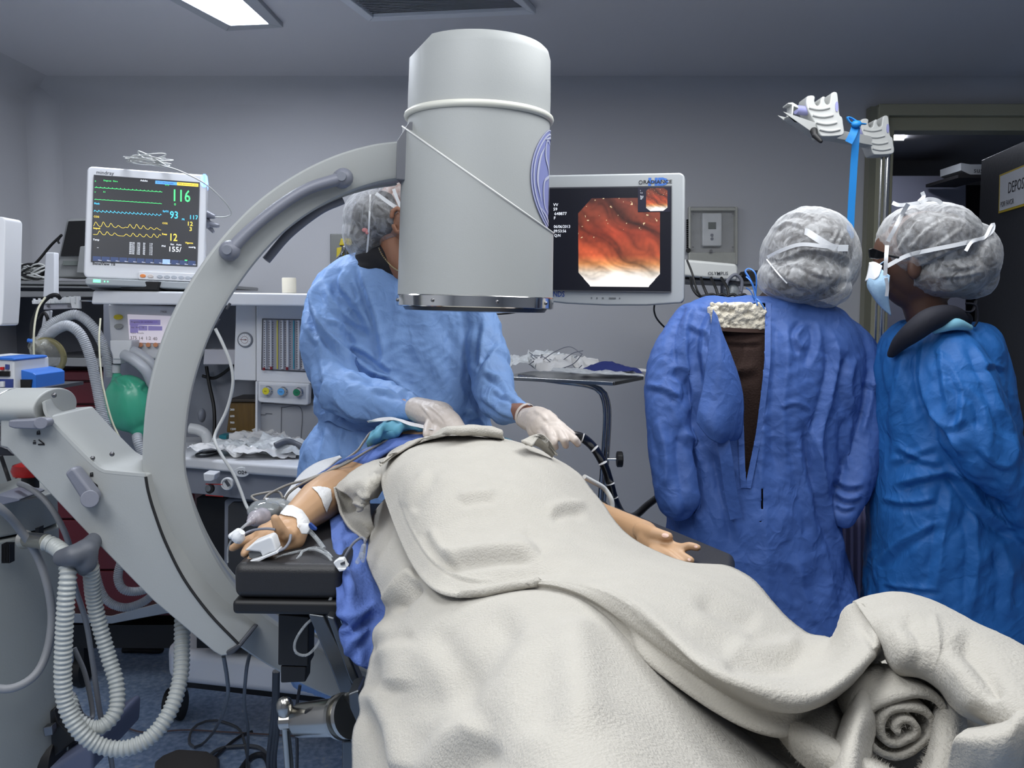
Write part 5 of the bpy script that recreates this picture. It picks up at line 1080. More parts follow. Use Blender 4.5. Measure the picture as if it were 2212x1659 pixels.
def hook(ox, oy, s_, Y, par):
    """one two-slot scope hook: (0,0) is its top left corner in the photo"""
    out = [(0, 8), (2, 2), (8, 0), (15, 0), (19, 4), (18, 12), (21, 20), (26, 22), (30, 17), (31, 9), (36, 2), (41, 4), (40, 12), (44, 19), (50, 18), (52, 8), (54, -4), (61, -8), (67, -5), (69, 8), (72, 40), (78, 48), (80, 62), (82, 80), (74, 87), (40, 89), (30, 86), (24, 70), (14, 52), (4, 34), (0, 20)]
    out = catmull(np.array(out, float), 4, True)[:-1]
    g = G(); g.slab([(ox+x*s_, oy+y*s_) for x, y in out], Y, .075*s_/1); h = g.build('scope_hook', m_hk, par, bevel=.006, seg=3)
    g = G()
    for yy in (28, 44, 60, 75):
        x0 = 6+(yy-28)*.48; g.tube([P(ox+(x0+t*44)*s_, oy+(yy+4*math.sin(math.pi*t)-2)*s_, Y-.001) for t in np.linspace(0, 1, 6)], .0042*s_, 8)
    g.build('ridge', m_hk, h, smooth=60)
    g = G(); oval(ox+66*s_, oy+24*s_, 3.2*s_, 11*s_, Y-.003, .01, 'lilac_inset', M('lilac_plastic', (140, 142, 186), .4), h)
    return h
hook(1742, 206, 1.0, 2.66, hp); hook(1860, 256, .88, 2.86, hp)
for (x0, y0, x1, y1, Y) in ((1719, 237, 1743, 240, 2.64), (1845, 284, 1862, 288, 2.84)):
    g = G(); g.cyl(P(x0, y0, Y+.03), P(x1, y1, Y+.04), .0135, 24); g.build('lilac_sleeve', M('lilac_plastic', (140, 142, 186), .4), hp, bevel=.002)
g = G(); g.chain(pxs([(1758, 283, 2.64), (1760, 292, 2.63), (1773, 305, 2.62)]), [.011, .009, .006]); g.build('clamp_lever', m_black, hp, smooth=60)
tq = thing('tourniquet', 'bright blue rubber strap knotted on the hanger bar and hanging down', 'strap', P(1838, 505, 2.75))
m_tq = M('tourniquet_blue', (30, 130, 205), .5)
g = G(); ribbon(g, pxs([(1850, 275, 2.72), (1848, 310, 2.72), (1845, 350, 2.73), (1842, 400, 2.74), (1839, 450, 2.75), (1836, 515, 2.76)]), m_px(15, 2.74), nrm=(.1, 1, 0)); g.build('long_tail', m_tq, tq, solid=.0015)
g = G(); ribbon(g, pxs([(1848, 272, 2.70), (1842, 290, 2.69), (1833, 308, 2.69)]), m_px(16, 2.7), nrm=(.1, 1, 0)); g.build('short_tail', m_tq, tq, solid=.0015)
g = G(); g.tube(pxs([(1853, 266, 2.7), (1838, 266, 2.7), (1830, 254, 2.7), (1840, 256, 2.7), (1856, 266, 2.7), (1868, 268, 2.72)]), .007, 8, flat=.4); g.ell(P(1850, 268, 2.69), (.016, .012, .011), 14, 10); g.build('knot', m_tq, tq, smooth=180)
# ================================================================== OPERATING TABLE
ot = thing('operating_table', 'operating table with black padded top and steel base under the patient', 'operating table', (.0, 1.4, 0))
m_pad = M('black_pad_vinyl', (30, 30, 32), .5, bump=.12, bscale=400)
m_tsteel = M('table_steel', (96, 100, 104), .35, .9, bump=.04, bscale=100)
def axx(Y): return .115-.115*(Y-.6)/1.6
g = G(); pl4 = [np.array([axx(y)+s*w, y]) for y, s, w in ((.66, -1, .20), (.66, 1, .20), (2.24, 1, .25), (2.24, -1, .25))]
colm(g, pl4, .905, .965); g.build('table_pad', m_pad, ot, bevel=.02, seg=4)
g = G(); colm(g, [p+[0, 0] for p in pl4], .878, .904); g.build('table_plate', m_tsteel, ot, bevel=.004)
for s in (-1, 1):
    g = G(); colm(g, [np.array([axx(y)+s*w, y]) for y, w in ((1.3, .255), (1.3, .265), (2.2, .285), (2.2, .275))], .87, .90); g.build('side_rail', m_chrome, ot, bevel=.003)
g = G(); g.box((.05, 1.4, .5), (.28, .36, .8)); g.build('column', m_tsteel, ot, bevel=.03, seg=4)
g = G(); g.box((.04, 1.55, .08), (.46, 1.0, .14)); g.build('base', M('table_base_grey', (104, 106, 108), .4), ot, bevel=.03, seg=4)
# slanted brace and chrome clamp seen at the left side
g = G(); g.slab([(664, 1325), (700, 1330), (745, 1420), (770, 1500), (735, 1500), (712, 1440), (672, 1345)], 1.52, .05); g.slab([(704, 1330), (722, 1335), (780, 1480), (772, 1500), (755, 1470)], 1.48, .03); g.build('brace', m_tsteel, ot, bevel=.004)
m_cl = M('clamp_steel', (168, 166, 160), .22, 1)
cl = thing('rail_clamp', 'shiny steel socket clamp with ball handle at the table side', 'clamp', P(690, 1600, 1.42))
g = G(); a, b = P(646, 1556, 1.42), P(735, 1548, 1.38); g.lathe([(-.012, .014), (0, .026), (.004, .028), (np.linalg.norm(b-a), .031), (np.linalg.norm(b-a)+.004, .028)], a, b-a, 36); g.build('socket', m_cl, cl, smooth=35)
g = G(); aa = b; bb = P(752, 1546, 1.37); g.lathe([(0, .036), (.008, .037), (.01, .03), (.016, .03), (.018, .036), (.026, .036)], aa, bb-aa, 36); g.build('collar', m_cl, cl, smooth=35)
g = G()
for i in range(12):
    t = 2*math.pi*i/12; e = (b-a)/np.linalg.norm(b-a); p = b-e*.004; up3 = np.cross(e, [0, 1, 0]); up3 /= np.linalg.norm(up3); r3 = np.cross(e, up3); g.ell(p+.0305*(math.cos(t)*up3+math.sin(t)*r3), (.0035,)*3, 8, 6)
g.build('knurl', m_dgrey, cl)
g = G(); q = P(677, 1540, 1.385); g.ell(q, (.015, .003, .010), 20, 10); g.build('socket_window', m_black, cl, smooth=180)
g = G(); g.cyl(P(612, 1552, 1.42), P(648, 1556, 1.42), .010, 20); g.cyl(P(604, 1558, 1.41), P(634, 1556, 1.41), .0135, 20); g.build('stem', m_cl, cl, bevel=.002)
g = G(); q = P(615, 1524, 1.41); g.lathe([(-.022, .006), (-.016, .011), (-.006, .0135), (.004, .0135), (.011, .010), (.015, .003)], q, (0, 0, 1), 24); g.build('ball_handle', m_cl, cl, smooth=180)
g = G(); g.tube(pxs([(616, 1570, 1.41), (620, 1620, 1.41), (626, 1700, 1.41)]), .0062, 12); g.tube(pxs([(621, 1575, 1.42), (628, 1640, 1.42), (632, 1700, 1.42)]), .004, 8); g.build('lever_rod', m_cl, cl, smooth=60)
g = G(); g.slab([(750, 1500), (775, 1490), (790, 1540), (790, 1600), (756, 1605)], 1.37, .06); g.slab([(738, 1600), (775, 1600), (775, 1720), (738, 1720)], 1.38, .04); g.build('rail_block', m_tsteel, cl, bevel=.004)
# arm boards
def armboard(lab, near_l, near_r, far_r, far_l, th, zt):
    a = thing('arm_board', lab, 'arm board', (near_l+near_r+far_l+far_r)/4-[0, 0, th]); A = np.array([near_l, near_r, far_r, far_l]); A[:, 2] = zt
    g = G(); g.prism(A, A-[0, 0, th]); g.build('pad', m_pad, a, bevel=.016, seg=5)
    c = A.mean(0); B = (A-c)*1.02+c; g = G(); g.prism(B-[0, 0, th+.0005], B-[0, 0, th+.026]); g.build('base_plate', m_black, a, bevel=.008, seg=3); return a
ZT = 1.0
lb_ = armboard('black padded arm board on the left under the outstretched palm', PZ(503, 1219, ZT), PZ(737, 1222, ZT), PZ(838, 1085, ZT), PZ(640, 1083, ZT), .064, ZT)
g = G(); g.slab([(601, 1326), (668, 1332), (666, 1440), (600, 1438)], 1.60, .05); g.slab([(606, 1438), (662, 1440), (660, 1474), (606, 1476)], 1.605, .04); g.build('support_post', m_black, lb_, bevel=.003)
rb_ = armboard('black padded arm board on the right under the half hidden hand', PZ(1330, 1215, ZT), PZ(1586, 1232, ZT), PZ(1588, 1195, ZT)*1.0, PZ(1318, 1085, ZT), .055, ZT)
# ================================================================== PATIENT
m_skin = M('skin_patient', (178, 142, 108), .5, bump=.05, bscale=260, var=.07, vscale=9)
pt = thing('person', 'person lying on the operating table with arms stretched out under blankets', 'person', (.03, 1.4, 1.0))
g = G()
hipL, hipR = np.array([-.035, 1.42, 1.02]), np.array([.09, 1.40, 1.02])
chest = np.array([-.0, 1.85, 1.075]); neck = np.array([-.025, 2.10, 1.06]); 
g.ell((-.0, 1.80, 1.055), (.135, .20, .078), 28, 18); g.ell((.02, 1.5, 1.03), (.135, .17, .060), 28, 18); g.ell((.01, 1.66, 1.05), (.13, .2, .075), 28, 18)
g.chain([(-.01, 1.92, 1.04), neck+[0, -.03, -.025], (-.03, 2.14, 1.035)], [.065, .05, .05])
g.ell((-.035, 2.2, 1.045), (.072, .10, .08), 28, 20); g.ell((-.035, 2.165, 1.108), (.013, .018, .018), 12, 8); g.ell((-.035, 2.135, 1.096), (.024, .012, .012), 12, 8); g.ell((-.107, 2.2, 1.04), (.01, .022, .028), 12, 8); g.ell((.037, 2.2, 1.04), (.01, .022, .028), 12, 8)
for s, hp_ in ((-1, hipL), (1, hipR)):
    g.chain([hp_, hp_+[.01*s+.03, -.36, .005], hp_+[.01*s+.07, -.66, -.005]], [.058, .042, .03]); g.chain([hp_+[.01*s+.07, -.66, -.005], hp_+[.01*s+.07, -.68, .02], hp_+[.01*s+.07, -.68, .03]], [.03, .024, .018])
# right arm (left in the photo), palm up
sh1 = P(850, 988, 2.1); el1 = P(742, 1046, 1.97); mid1 = P(690, 1082, 1.83); wr1 = P(628, 1132, 1.69)
g.chain([(-.13, 1.98, 1.07), sh1], [.07, .055]); g.chain([sh1, el1], [.052, .046]); g.chain([el1, mid1, wr1], [.048, .046, .029])
pal = [(598, 1148, 1.665), (566, 1160, 1.64)]
def px3(l): return [P(*p) for p in l]
Q = px3([(628, 1132, 1.69), (600, 1148, 1.665), (572, 1158, 1.645)])
g.chain(Q, [.026, .027, .020]); g.chain(px3([(625, 1148, 1.66), (598, 1166, 1.635)]), [.024, .018]); g.chain(px3([(640, 1140, 1.68), (636, 1165, 1.65), (612, 1180, 1.63)]), [.026, .021, .014])
g.chain(px3([(600, 1146, 1.67), (572, 1150, 1.66)]), [.024, .017])
# fingers: little/ring to the left, index and middle into the clip
g.chain(px3([(572, 1150, 1.655), (545, 1163, 1.64), (520, 1174, 1.625), (502, 1184, 1.615)]), [.0105, .0095, .0085, .0075])
g.chain(px3([(575, 1160, 1.64), (552, 1172, 1.62), (535, 1184, 1.60), (528, 1196, 1.59)]), [.0105, .0098, .0088, .0080])
g.chain(px3([(590, 1170, 1.63), (568, 1184, 1.60), (548, 1202, 1.575), (540, 1210, 1.57)]), [.0105, .0098, .0085, .0075])
g.chain(px3([(604, 1176, 1.62), (590, 1192, 1.60), (578, 1205, 1.58)]), [.0105, .0095, .0085])
# thumb standing up
g.chain(px3([(637, 1150, 1.66), (622, 1160, 1.635), (612, 1155, 1.615), (602, 1138, 1.605), (594, 1120, 1.60)]), [.022, .0165, .0128, .0112, .0085])
# left arm (right in the photo), back of hand up with thumb on top
sh2 = np.array([.15, 1.95, 1.0]); el2 = P(1300, 1122, 1.84); wr2 = P(1388, 1152, 1.66)
g.chain([(.08, 1.95, 1.02), sh2, el2], [.05, .042, .034]); g.chain([el2, wr2], [.034, .026])
g.chain(px3([(1392, 1152, 1.66), (1415, 1172, 1.62), (1430, 1180, 1.60)]), [.025, .022, .016]); g.chain(px3([(1400, 1165, 1.62), (1425, 1190, 1.58)]), [.022, .014])
g.chain(px3([(1385, 1146, 1.64), (1412, 1153, 1.60), (1432, 1157, 1.585), (1444, 1159, 1.578)]), [.017, .0135, .0105, .0088])
g.chain(px3([(1428, 1172, 1.60), (1450, 1180, 1.58), (1472, 1184, 1.565), (1490, 1179, 1.56), (1507, 1183, 1.555)]), [.0115, .010, .0088, .0080, .0068])
g.chain(px3([(1430, 1182, 1.59), (1455, 1192, 1.565), (1478, 1204, 1.545), (1492, 1211, 1.535)]), [.0115, .0098, .0088, .0078])
g.chain(px3([(1420, 1186, 1.58), (1448, 1202, 1.55), (1470, 1218, 1.53)]), [.011, .0095, .008])
g.chain(px3([(1410, 1188, 1.58), (1430, 1210, 1.55)]), [.010, .008])
me = remeshed(g, .0032, 5, .5)
displace(me, lambda V, N_: strokes_disp(V, N_, [([(625, 1128), (640, 1140), (650, 1160)], 3, -.0014, 0), ([(612, 1150), (608, 1165), (610, 1180)], 3, -.0015, 0), ([(576, 1150), (585, 1160), (590, 1175)], 2.5, -.0012, 0), ([(555, 1165), (560, 1175)], 2, -.0008, 0)]))
body = link_mesh('body', me, m_skin, pt); finish(body, 180)
pat_bvh = bvh_of(me, wloc(pt))
m_nail = M('fingernail', (222, 184, 166), .25)
def nail(px_, py_, rx, ry, rot, par, bv, Y=1.6):
    g = G(); c = hit(bv, px_, py_, .0006, Y); pts = []
    n_ = 14; ring = []
    for a in np.linspace(0, 2*math.pi, n_, endpoint=False):
        x = rx*math.cos(a); y = ry*math.sin(a); ring.append(hit(bv, px_+x*math.cos(rot)-y*math.sin(rot), py_+x*math.sin(rot)+y*math.cos(rot), .0008, c[1]))
    g.add(np.array([c]+ring), [(0, 1+i, 1+(i+1) % n_) for i in range(n_)]); return g.build('fingernail', m_nail, par, smooth=180, label='pale fingernail')
nail(1437, 1156.5, 8, 5, .1, pt, pat_bvh); nail(1503, 1181, 4, 3, .1, pt, pat_bvh); nail(1489, 1209, 4, 3, .5, pt, pat_bvh)
# hair
g = G(); g.ell((-.035, 2.222, 1.045), (.08, .085, .083), 28, 20); g.build('bouffant_cap', M('cap_blue_green', (90, 150, 170), .7), pt, smooth=180)
# tapes round the forearm (follow the arm)
def arm_band(pts, rs, t0, t1, name, mat, par, extra=.0016, slant=0, wob=.0):
    C, T, R = resample(pts, rs, .004); n = len(C); i0, i1 = int(t0*(n-1)), int(t1*(n-1)); N_, B_ = frames(T); g = G(); rows = []
    for i in range(i0, i1+1):
        row = []
        for a in np.linspace(0, 2*math.pi, 40):
            k_ = i+slant*math.sin(a+1); k_ = int(np.clip(k_, 0, n-1)); row.append(C[k_]+(R[k_]+extra+wob*math.sin(5*a+i*.5))*(math.cos(a)*N_[k_]+math.sin(a)*B_[k_]))
        rows.append(row)
    g.grid(np.array(rows)); return g.build(name, mat, par, smooth=180, solid=.0008)
m_tape = M('white_tape', (212, 212, 212), .6, bump=.25, bscale=160)
pth = [el1, mid1, wr1]; 
for (poly_, nm, lb) in (([(585, 1098), (604, 1094), (632, 1093), (652, 1103), (664, 1120), (671, 1134), (665, 1142), (652, 1150), (641, 1140), (640, 1122), (632, 1118), (612, 1115), (598, 1108)], 'wrist_tape', 'wide white tape wrapped round the wrist of the outstretched arm'),
                        ([(672, 1054), (690, 1052), (706, 1054), (714, 1058), (716, 1080), (709, 1095), (704, 1108), (698, 1095), (692, 1078), (684, 1065)], 'elbow_dressing', 'white square dressing stuck on the forearm near the elbow')):
    xs = [p[0] for p in poly_]; ys = [p[1] for p in poly_]; st_ = 1.0
    from mathutils.geometry import intersect_point_tri_2d
    def inside(x, y, pl_):
        c = False; n_ = len(pl_)
        for i in range(n_):
            x1, y1 = pl_[i]; x2, y2 = pl_[(i+1) % n_]
            if (y1 > y) != (y2 > y) and x < (x2-x1)*(y-y1)/(y2-y1)+x1: c = not c
        return c
    gx = np.arange(min(xs), max(xs)+st_, st_); gy = np.arange(min(ys), max(ys)+st_, st_); idx = {}; V_ = []; F_ = []
    for i, x in enumerate(gx):
        for j, y in enumerate(gy):
            d_ = RAY(x, y); h = pat_bvh.ray_cast(Vector((0, 0, CZ)), Vector(d_))
            if h[0] is None or h[0].y > 2.05: continue
            idx[i, j] = len(V_); V_.append(np.array(h[0])+np.array(h[1])*.0022)
    for i in range(len(gx)-1):
        for j in range(len(gy)-1):
            k_ = [(i, j), (i+1, j), (i+1, j+1), (i, j+1)]
            if all(q in idx for q in k_) and inside(gx[i]+st_/2, gy[j]+st_/2, poly_): F_.append([idx[q] for q in k_])
    g = G(); g.add(V_, F_); o = g.build(nm, m_tape, smooth=180, solid=.001); tag(o, lb, 'medical tape')
    if True:
        bm = bmesh.new(); bm.from_mesh(o.data); bmesh.ops.delete(bm, geom=[v for v in bm.verts if not v.link_faces], context='VERTS'); [bmesh.ops.smooth_vert(bm, verts=[v for v in bm.verts if v.is_boundary], factor=.5, use_axis_x=True, use_axis_y=True, use_axis_z=True) for _ in range(5)]; bm.to_mesh(o.data); bm.free()
# pulse oximeter clip
ox = thing('pulse_oximeter', 'white finger clip of the pulse oximeter on the patient fingertips', 'pulse oximeter', P(560, 1225, 1.56))
g = G(); g.slab([(527, 1190), (548, 1172), (584, 1158), (590, 1165), (598, 1190), (580, 1196), (566, 1204), (562, 1193), (550, 1192)], 1.555, .034); g.build('upper_shell', m_white, ox, bevel=.004, seg=3)
g = G(); g.slab([(534, 1214), (560, 1206), (598, 1190), (600, 1196), (575, 1206), (552, 1218), (540, 1220), (535, 1218)], 1.55, .036); g.build('lower_shell', m_white, ox, bevel=.003, seg=3)
g = G(); g.slab([(536, 1193), (552, 1188), (563, 1186), (566, 1200), (545, 1208), (538, 1207)], 1.565, .024); g.build('hinge', M('key_dark', (104, 108, 110)), ox, bevel=.002)
# stopcocks, drip chamber, lines
m_clear = film('clear_tubing', (190, 196, 200), .18, .45, 60, .12)
g = G(); g.lathe([(0, .011), (.004, .013), (.010, .013), (.014, .010), (.022, .006)], P(511, 1165, 1.60), (.5, -.3, .6), 8); g.chain(px3([(500, 1158, 1.60), (515, 1150, 1.605)]), [.006, .008]); tag(g.build('luer_cap', m_white, smooth=40), 'white ribbed connector left of the palm', 'connector')
sk = thing('stopcock', 'white stopcock with dark blue lever at the taped wrist', 'stopcock', P(660, 1145, 1.63))
g = G(); q_ = P(660, 1143, 1.63); g.lathe([(-.006, .010), (0, .011), (.006, .011), (.007, .008)], q_, (-.1, -1, .35), 6); g.chain([q_+[0, .01, .003], P(648, 1136, 1.65)], [.006, .005]); g.build('body', m_white, sk, bevel=.0015)
g = G(); g.slab([(665, 1133), (670, 1129), (684, 1142), (683, 1147), (672, 1145), (668, 1139)], 1.62, .008); g.build('lever', M('lever_blue', (26, 60, 130), .4), sk, bevel=.002)
rc = thing('roller_clamp', 'white roller clamp on the clear tubing at the arm board corner', 'clamp', P(738, 1230, 1.55))
g = G(); g.slab([(719, 1216), (730, 1208), (742, 1207), (748, 1220), (752, 1224), (748, 1228), (735, 1233), (727, 1228)], 1.515, .016); g.slab([(727, 1228), (748, 1228), (745, 1233), (733, 1236)], 1.51, .022); g.build('clamp_body', m_white, rc, bevel=.002)
g = G(); g.slab([(735, 1217), (744, 1213), (745, 1219), (736, 1221)], 1.512, .004); g.build('roller', m_dgrey, rc)
def line(pts, r, mat, lab, name='tube', cat='tube', n=8, group=None): g = G(); g.tube(pxs(pts), r, n); return tag(g.build(name, mat, smooth=60), lab, cat, group)
line([(719, 1218, 1.55), (712, 1205, 1.56), (700, 1195, 1.57), (680, 1187, 1.60), (660, 1189, 1.62), (640, 1192, 1.60), (610, 1200, 1.585), (596, 1207, 1.57), (597, 1216, 1.555), (615, 1219, 1.55), (635, 1214, 1.56), (648, 1200, 1.58), (655, 1190, 1.60), (680, 1183, 1.62), (705, 1192, 1.60), (718, 1206, 1.57)], .0026, m_clear, 'clear infusion tube looped on top of the left arm board', 'infusion_tube')
line([(719, 1228, 1.54), (722, 1250, 1.53), (715, 1290, 1.53), (695, 1320, 1.53), (660, 1350, 1.53), (638, 1385, 1.53), (640, 1410, 1.53), (665, 1414, 1.53), (690, 1385, 1.53), (703, 1340, 1.53), (716, 1290, 1.53), (722, 1250, 1.53), (718, 1228, 1.54)], .0026, m_clear, 'clear infusion tube hanging in a long loop below the left arm board', 'infusion_tube')
line([(670, 1148, 1.63), (685, 1165, 1.62), (700, 1185, 1.6)], .0042, m_clear, 'short thicker clear tube leading from the blue lever stopcock', 'infusion_tube')
line([(518, 1158, 1.60), (545, 1146, 1.61), (575, 1142, 1.60), (595, 1144, 1.595)], .0026, m_grey, 'grey finger clip cable crossing the palm', 'cable', 'cable')
line([(600, 1192, 1.56), (615, 1184, 1.57), (625, 1170, 1.58), (628, 1155, 1.59)], .0027, m_grey, 'grey finger clip cable curling behind the raised thumb', 'cable', 'cable')
line([(504, 1163, 1.60), (497, 1172, 1.60), (492, 1190, 1.6), (492, 1215, 1.6)], .0016, m_clear, 'thin clear tube end hanging over the left edge of the arm board', 'infusion_tube')
line([(514, 1150, 1.605), (528, 1136, 1.64), (540, 1128, 1.67)], .0026, m_clear, 'clear tube between white connector and drip chamber', 'infusion_tube')
line([(742, 1208, 1.55), (752, 1190, 1.55), (765, 1172, 1.55), (780, 1162, 1.55), (788, 1168, 1.54), (786, 1195, 1.54)], .0024, m_grey, 'thin grey tube rising from the roller clamp to the blanket', 'infusion_tube')
g = G(); g.chain(pxs([(786, 1180, 1.53), (782, 1200, 1.53), (784, 1212, 1.53)]), [.0045, .006, .003]); g.chain(pxs([(776, 1205, 1.53), (772, 1214, 1.53)]), [.003, .004]); tag(g.build('injection_port', m_clear, smooth=40), 'small clear injection port hanging at the blanket edge', 'connector')
# fluid bag and drip chamber lying on the board
g = G(); g.ell(P(590, 1100, 1.84), (.05, .04, .022), 30, 18); g.ell(P(570, 1102, 1.80), (.035, .03, .02), 24, 14); me = remeshed(g, .004, 4); displace(me, lambda V, N_: .004*(ridged(V*[40, 40, 40], 3, 3)-.4)); o = link_mesh('fluid_bag', me, M('fluid_bag_clear', (150, 156, 158), .06, alpha=.6, coat=1)); finish(o, 180); tag(o, 'shiny clear fluid bag lying beside the forearm', 'fluid bag')
g = G(); g.chain(pxs([(538, 1126, 1.68), (552, 1120, 1.70), (566, 1116, 1.72)]), [.005, .016, .018]); g.tube(pxs([(530, 1135, 1.66), (542, 1128, 1.68), (550, 1122, 1.70)]), [.003, .006, .008], 10); tag(g.build('drip_chamber', film('chamber_clear', (180, 176, 184), .4, .75, 30, .15), smooth=60), 'clear drip chamber with bulb lying left of the wrist', 'drip chamber')
g = G(); g.prism(np.array(pxs([(572, 1075, 1.86), (612, 1078, 1.86), (616, 1090, 1.82), (576, 1082, 1.82)])), np.array(pxs([(572, 1075, 1.86), (612, 1078, 1.86), (616, 1090, 1.82), (576, 1082, 1.82)]))-[0, 0, .003]); tag(g.build('bag_label', m_white), 'white label strip on the clear fluid bag', 'label')
# ecg cables over the blue sheet
m_ecg = M('ecg_cable_grey', (128, 124, 118), .45)
for i, (pts, lb) in enumerate([([(612, 1076, 1.88), (598, 1062, 1.9), (548, 1070, 1.88), (548, 1078, 1.86), (565, 1086, 1.84)], 'grey lead looping left above the fluid bag'),
            ([(570, 1080, 1.86), (580, 1068, 1.88), (620, 1048, 1.9), (665, 1035, 1.9), (720, 1013, 1.93), (770, 985, 2.0), (830, 950, 2.08), (900, 929, 2.12), (950, 921, 2.1)], 'grey lead running across the forearm up to the chest'),
            ([(615, 1080, 1.88), (625, 1064, 1.88), (650, 1046, 1.88), (700, 1022, 1.90), (750, 1000, 1.94), (810, 965, 2.02), (860, 941, 2.08)], 'lower grey lead with a red end over the blue sheet'),
            ([(735, 1000, 2.02), (770, 975, 2.06), (785, 955, 2.09), (800, 935, 2.12), (815, 931, 2.14)], 'short grey lead branching up to the bare shoulder')]):
    line(pts, .0028, m_ecg, lb, 'electrode_lead', 'cable', 8, 'grey electrode leads of the patient')
line([(855, 943, 2.07), (868, 937, 2.08)], .0034, M('lead_red', (130, 24, 50), .4), 'dark red end piece of the lower grey lead', 'lead_connector', 'connector')
# ================================================================== CLOTH: sheet grids in photo pixels + height
def sheet(ctrl, m=12, zmode=True):
    A = [[(PZ(p[0], p[1], p[2]) if zmode else P(*p)) for p in r] for r in ctrl]
    return bicubic(np.array(A), m)
m_blk = M('white_wool_blanket', (177, 173, 164), .95, bump=.4, bscale=330, var=.06, vscale=25, sheen=.2, spec=.1, detail=8)
m_drape = M('blue_drape', (80, 106, 172), .8, bump=.3, bscale=120, var=.06, vscale=8)
def cloth(name, patches, mat, label, cat, strokes=(), rough_=(.003, 9), solid=.006, group=None, extra=None, fuzz=0, still=0):
    g = G()
    for p in patches: g.grid(p)
    me = g.mesh(name); V, N_ = mv(me)
    D = V-np.array([0, 0, CZ]); dt = -(D*N_).sum(1)/np.linalg.norm(D, axis=1); flip = np.ones(len(V)); k0 = 0
    for p in patches:
        n_ = p.shape[0]*p.shape[1]; flip[k0:k0+n_] = 1 if dt[k0:k0+n_].sum() > 0 else -1; k0 += n_
    Nc = N_*flip[:, None]
    d = strokes_disp(V, Nc, strokes, True)+rough_[0]*(vnoise(V*rough_[1], 4)-.5)*2+rough_[0]*.5*(vnoise(V*rough_[1]*2.7, 5)-.5)*2+.0007*(vnoise(V*150, 6)-.5)
    if still:
        r_, c_ = patches[0].shape[:2]; ramp = np.tile(smoothstep((np.arange(c_)-10)/16.), r_); d[:r_*c_] *= ramp
    me.vertices.foreach_set('co', (V+Nc*d[:, None]).ravel()); me.update()
    o = link_mesh(name, me, mat); finish(o, 180, solid=solid, soff=-1)
    if fuzz:
        q = o.modifiers.new('nap', 'PARTICLE_SYSTEM'); ps = o.particle_systems[0].settings
        ps.type = 'HAIR'; ps.count = fuzz; ps.use_advanced_hair = True; ps.hair_length = .003; ps.brownian_factor = .0; ps.normal_factor = .0007; ps.factor_random = .0005; ps.root_radius = .05
        ps.root_radius = .05; ps.tip_radius = .02; ps.radius_scale = .004; ps.hair_step = 2; ps.render_step = 2; ps.use_modifier_stack = False; ps.emit_from = 'FACE'; ps.distribution = 'RAND'
    return tag(o, label, cat, group)
# blue sheet the patient lies on (left side, hanging) and over the chest
drp = [sheet([[(640, 1050, 1.06), (700, 1015, 1.09), (760, 985, 1.12), (850, 940, 1.15), (960, 915, 1.16)],
              [(700, 1085, 1.0), (730, 1050, 1.03), (775, 1020, 1.08), (860, 965, 1.14), (980, 940, 1.16)],
              [(705, 1110, .99), (740, 1080, 1.01), (790, 1050, 1.03), (870, 1000, 1.08), (980, 980, 1.12)]], 10),
       sheet([[(712, 1120, 1.014), (745, 1105, 1.018), (800, 1105, .985), (860, 1105, .96)],
              [(716, 1160, 1.012), (750, 1150, 1.016), (800, 1150, .985), (860, 1160, .96)],
              [(722, 1215, .988), (752, 1205, .994), (800, 1205, .975), (870, 1220, .95)],
              [(722, 1270, .962), (752, 1262, .970), (800, 1262, .955), (880, 1280, .94)],
              [(728, 1330, .92), (758, 1330, .93), (805, 1325, .92), (880, 1340, .92)],
              [(736, 1385, .885), (768, 1390, .89), (805, 1390, .88), (880, 1400, .88)],
              [(762, 1425, .86), (780, 1440, .855), (810, 1450, .84), (880, 1460, .84)]], 10)]
dst = [([(720, 1320), (760, 1335), (800, 1315), (820, 1300)], 10, .012, 1), ([(722, 1180), (745, 1230), (760, 1300)], 12, .012, .8), ([(735, 1370), (760, 1350), (790, 1345)], 8, .010, 1), ([(760, 1130), (780, 1170), (790, 1230)], 14, .010, .8), ([(750, 1420), (765, 1385), (800, 1350)], 8, .008, 1), ([(710, 1160), (740, 1150), (780, 1140)], 9, -.008, .5), ([(650, 1045), (720, 1020), (800, 990)], 7, .006, 1), ([(740, 1040), (800, 1000), (860, 960)], 7, .006, 1)]
cloth('bed_sheet', drp, m_drape, 'blue bed sheet hanging down between the arm board and the blanket', 'sheet', dst, (.006, 7), .002)
# white pad beside the forearm
g = G(); g.grid(sheet([[(607, 1085, 1.03), (622, 1060, 1.04), (655, 1020, 1.06), (690, 998, 1.075), (735, 985, 1.10)], [(625, 1090, 1.02), (645, 1068, 1.035), (680, 1035, 1.06), (712, 1008, 1.075), (738, 988, 1.10)]], 10))
tag(g.build('white_pad', M('white_cloth', (206, 206, 206), .8, bump=.2, bscale=60), smooth=180, solid=.004), 'narrow white cloth strip lying behind the forearm', 'cloth')
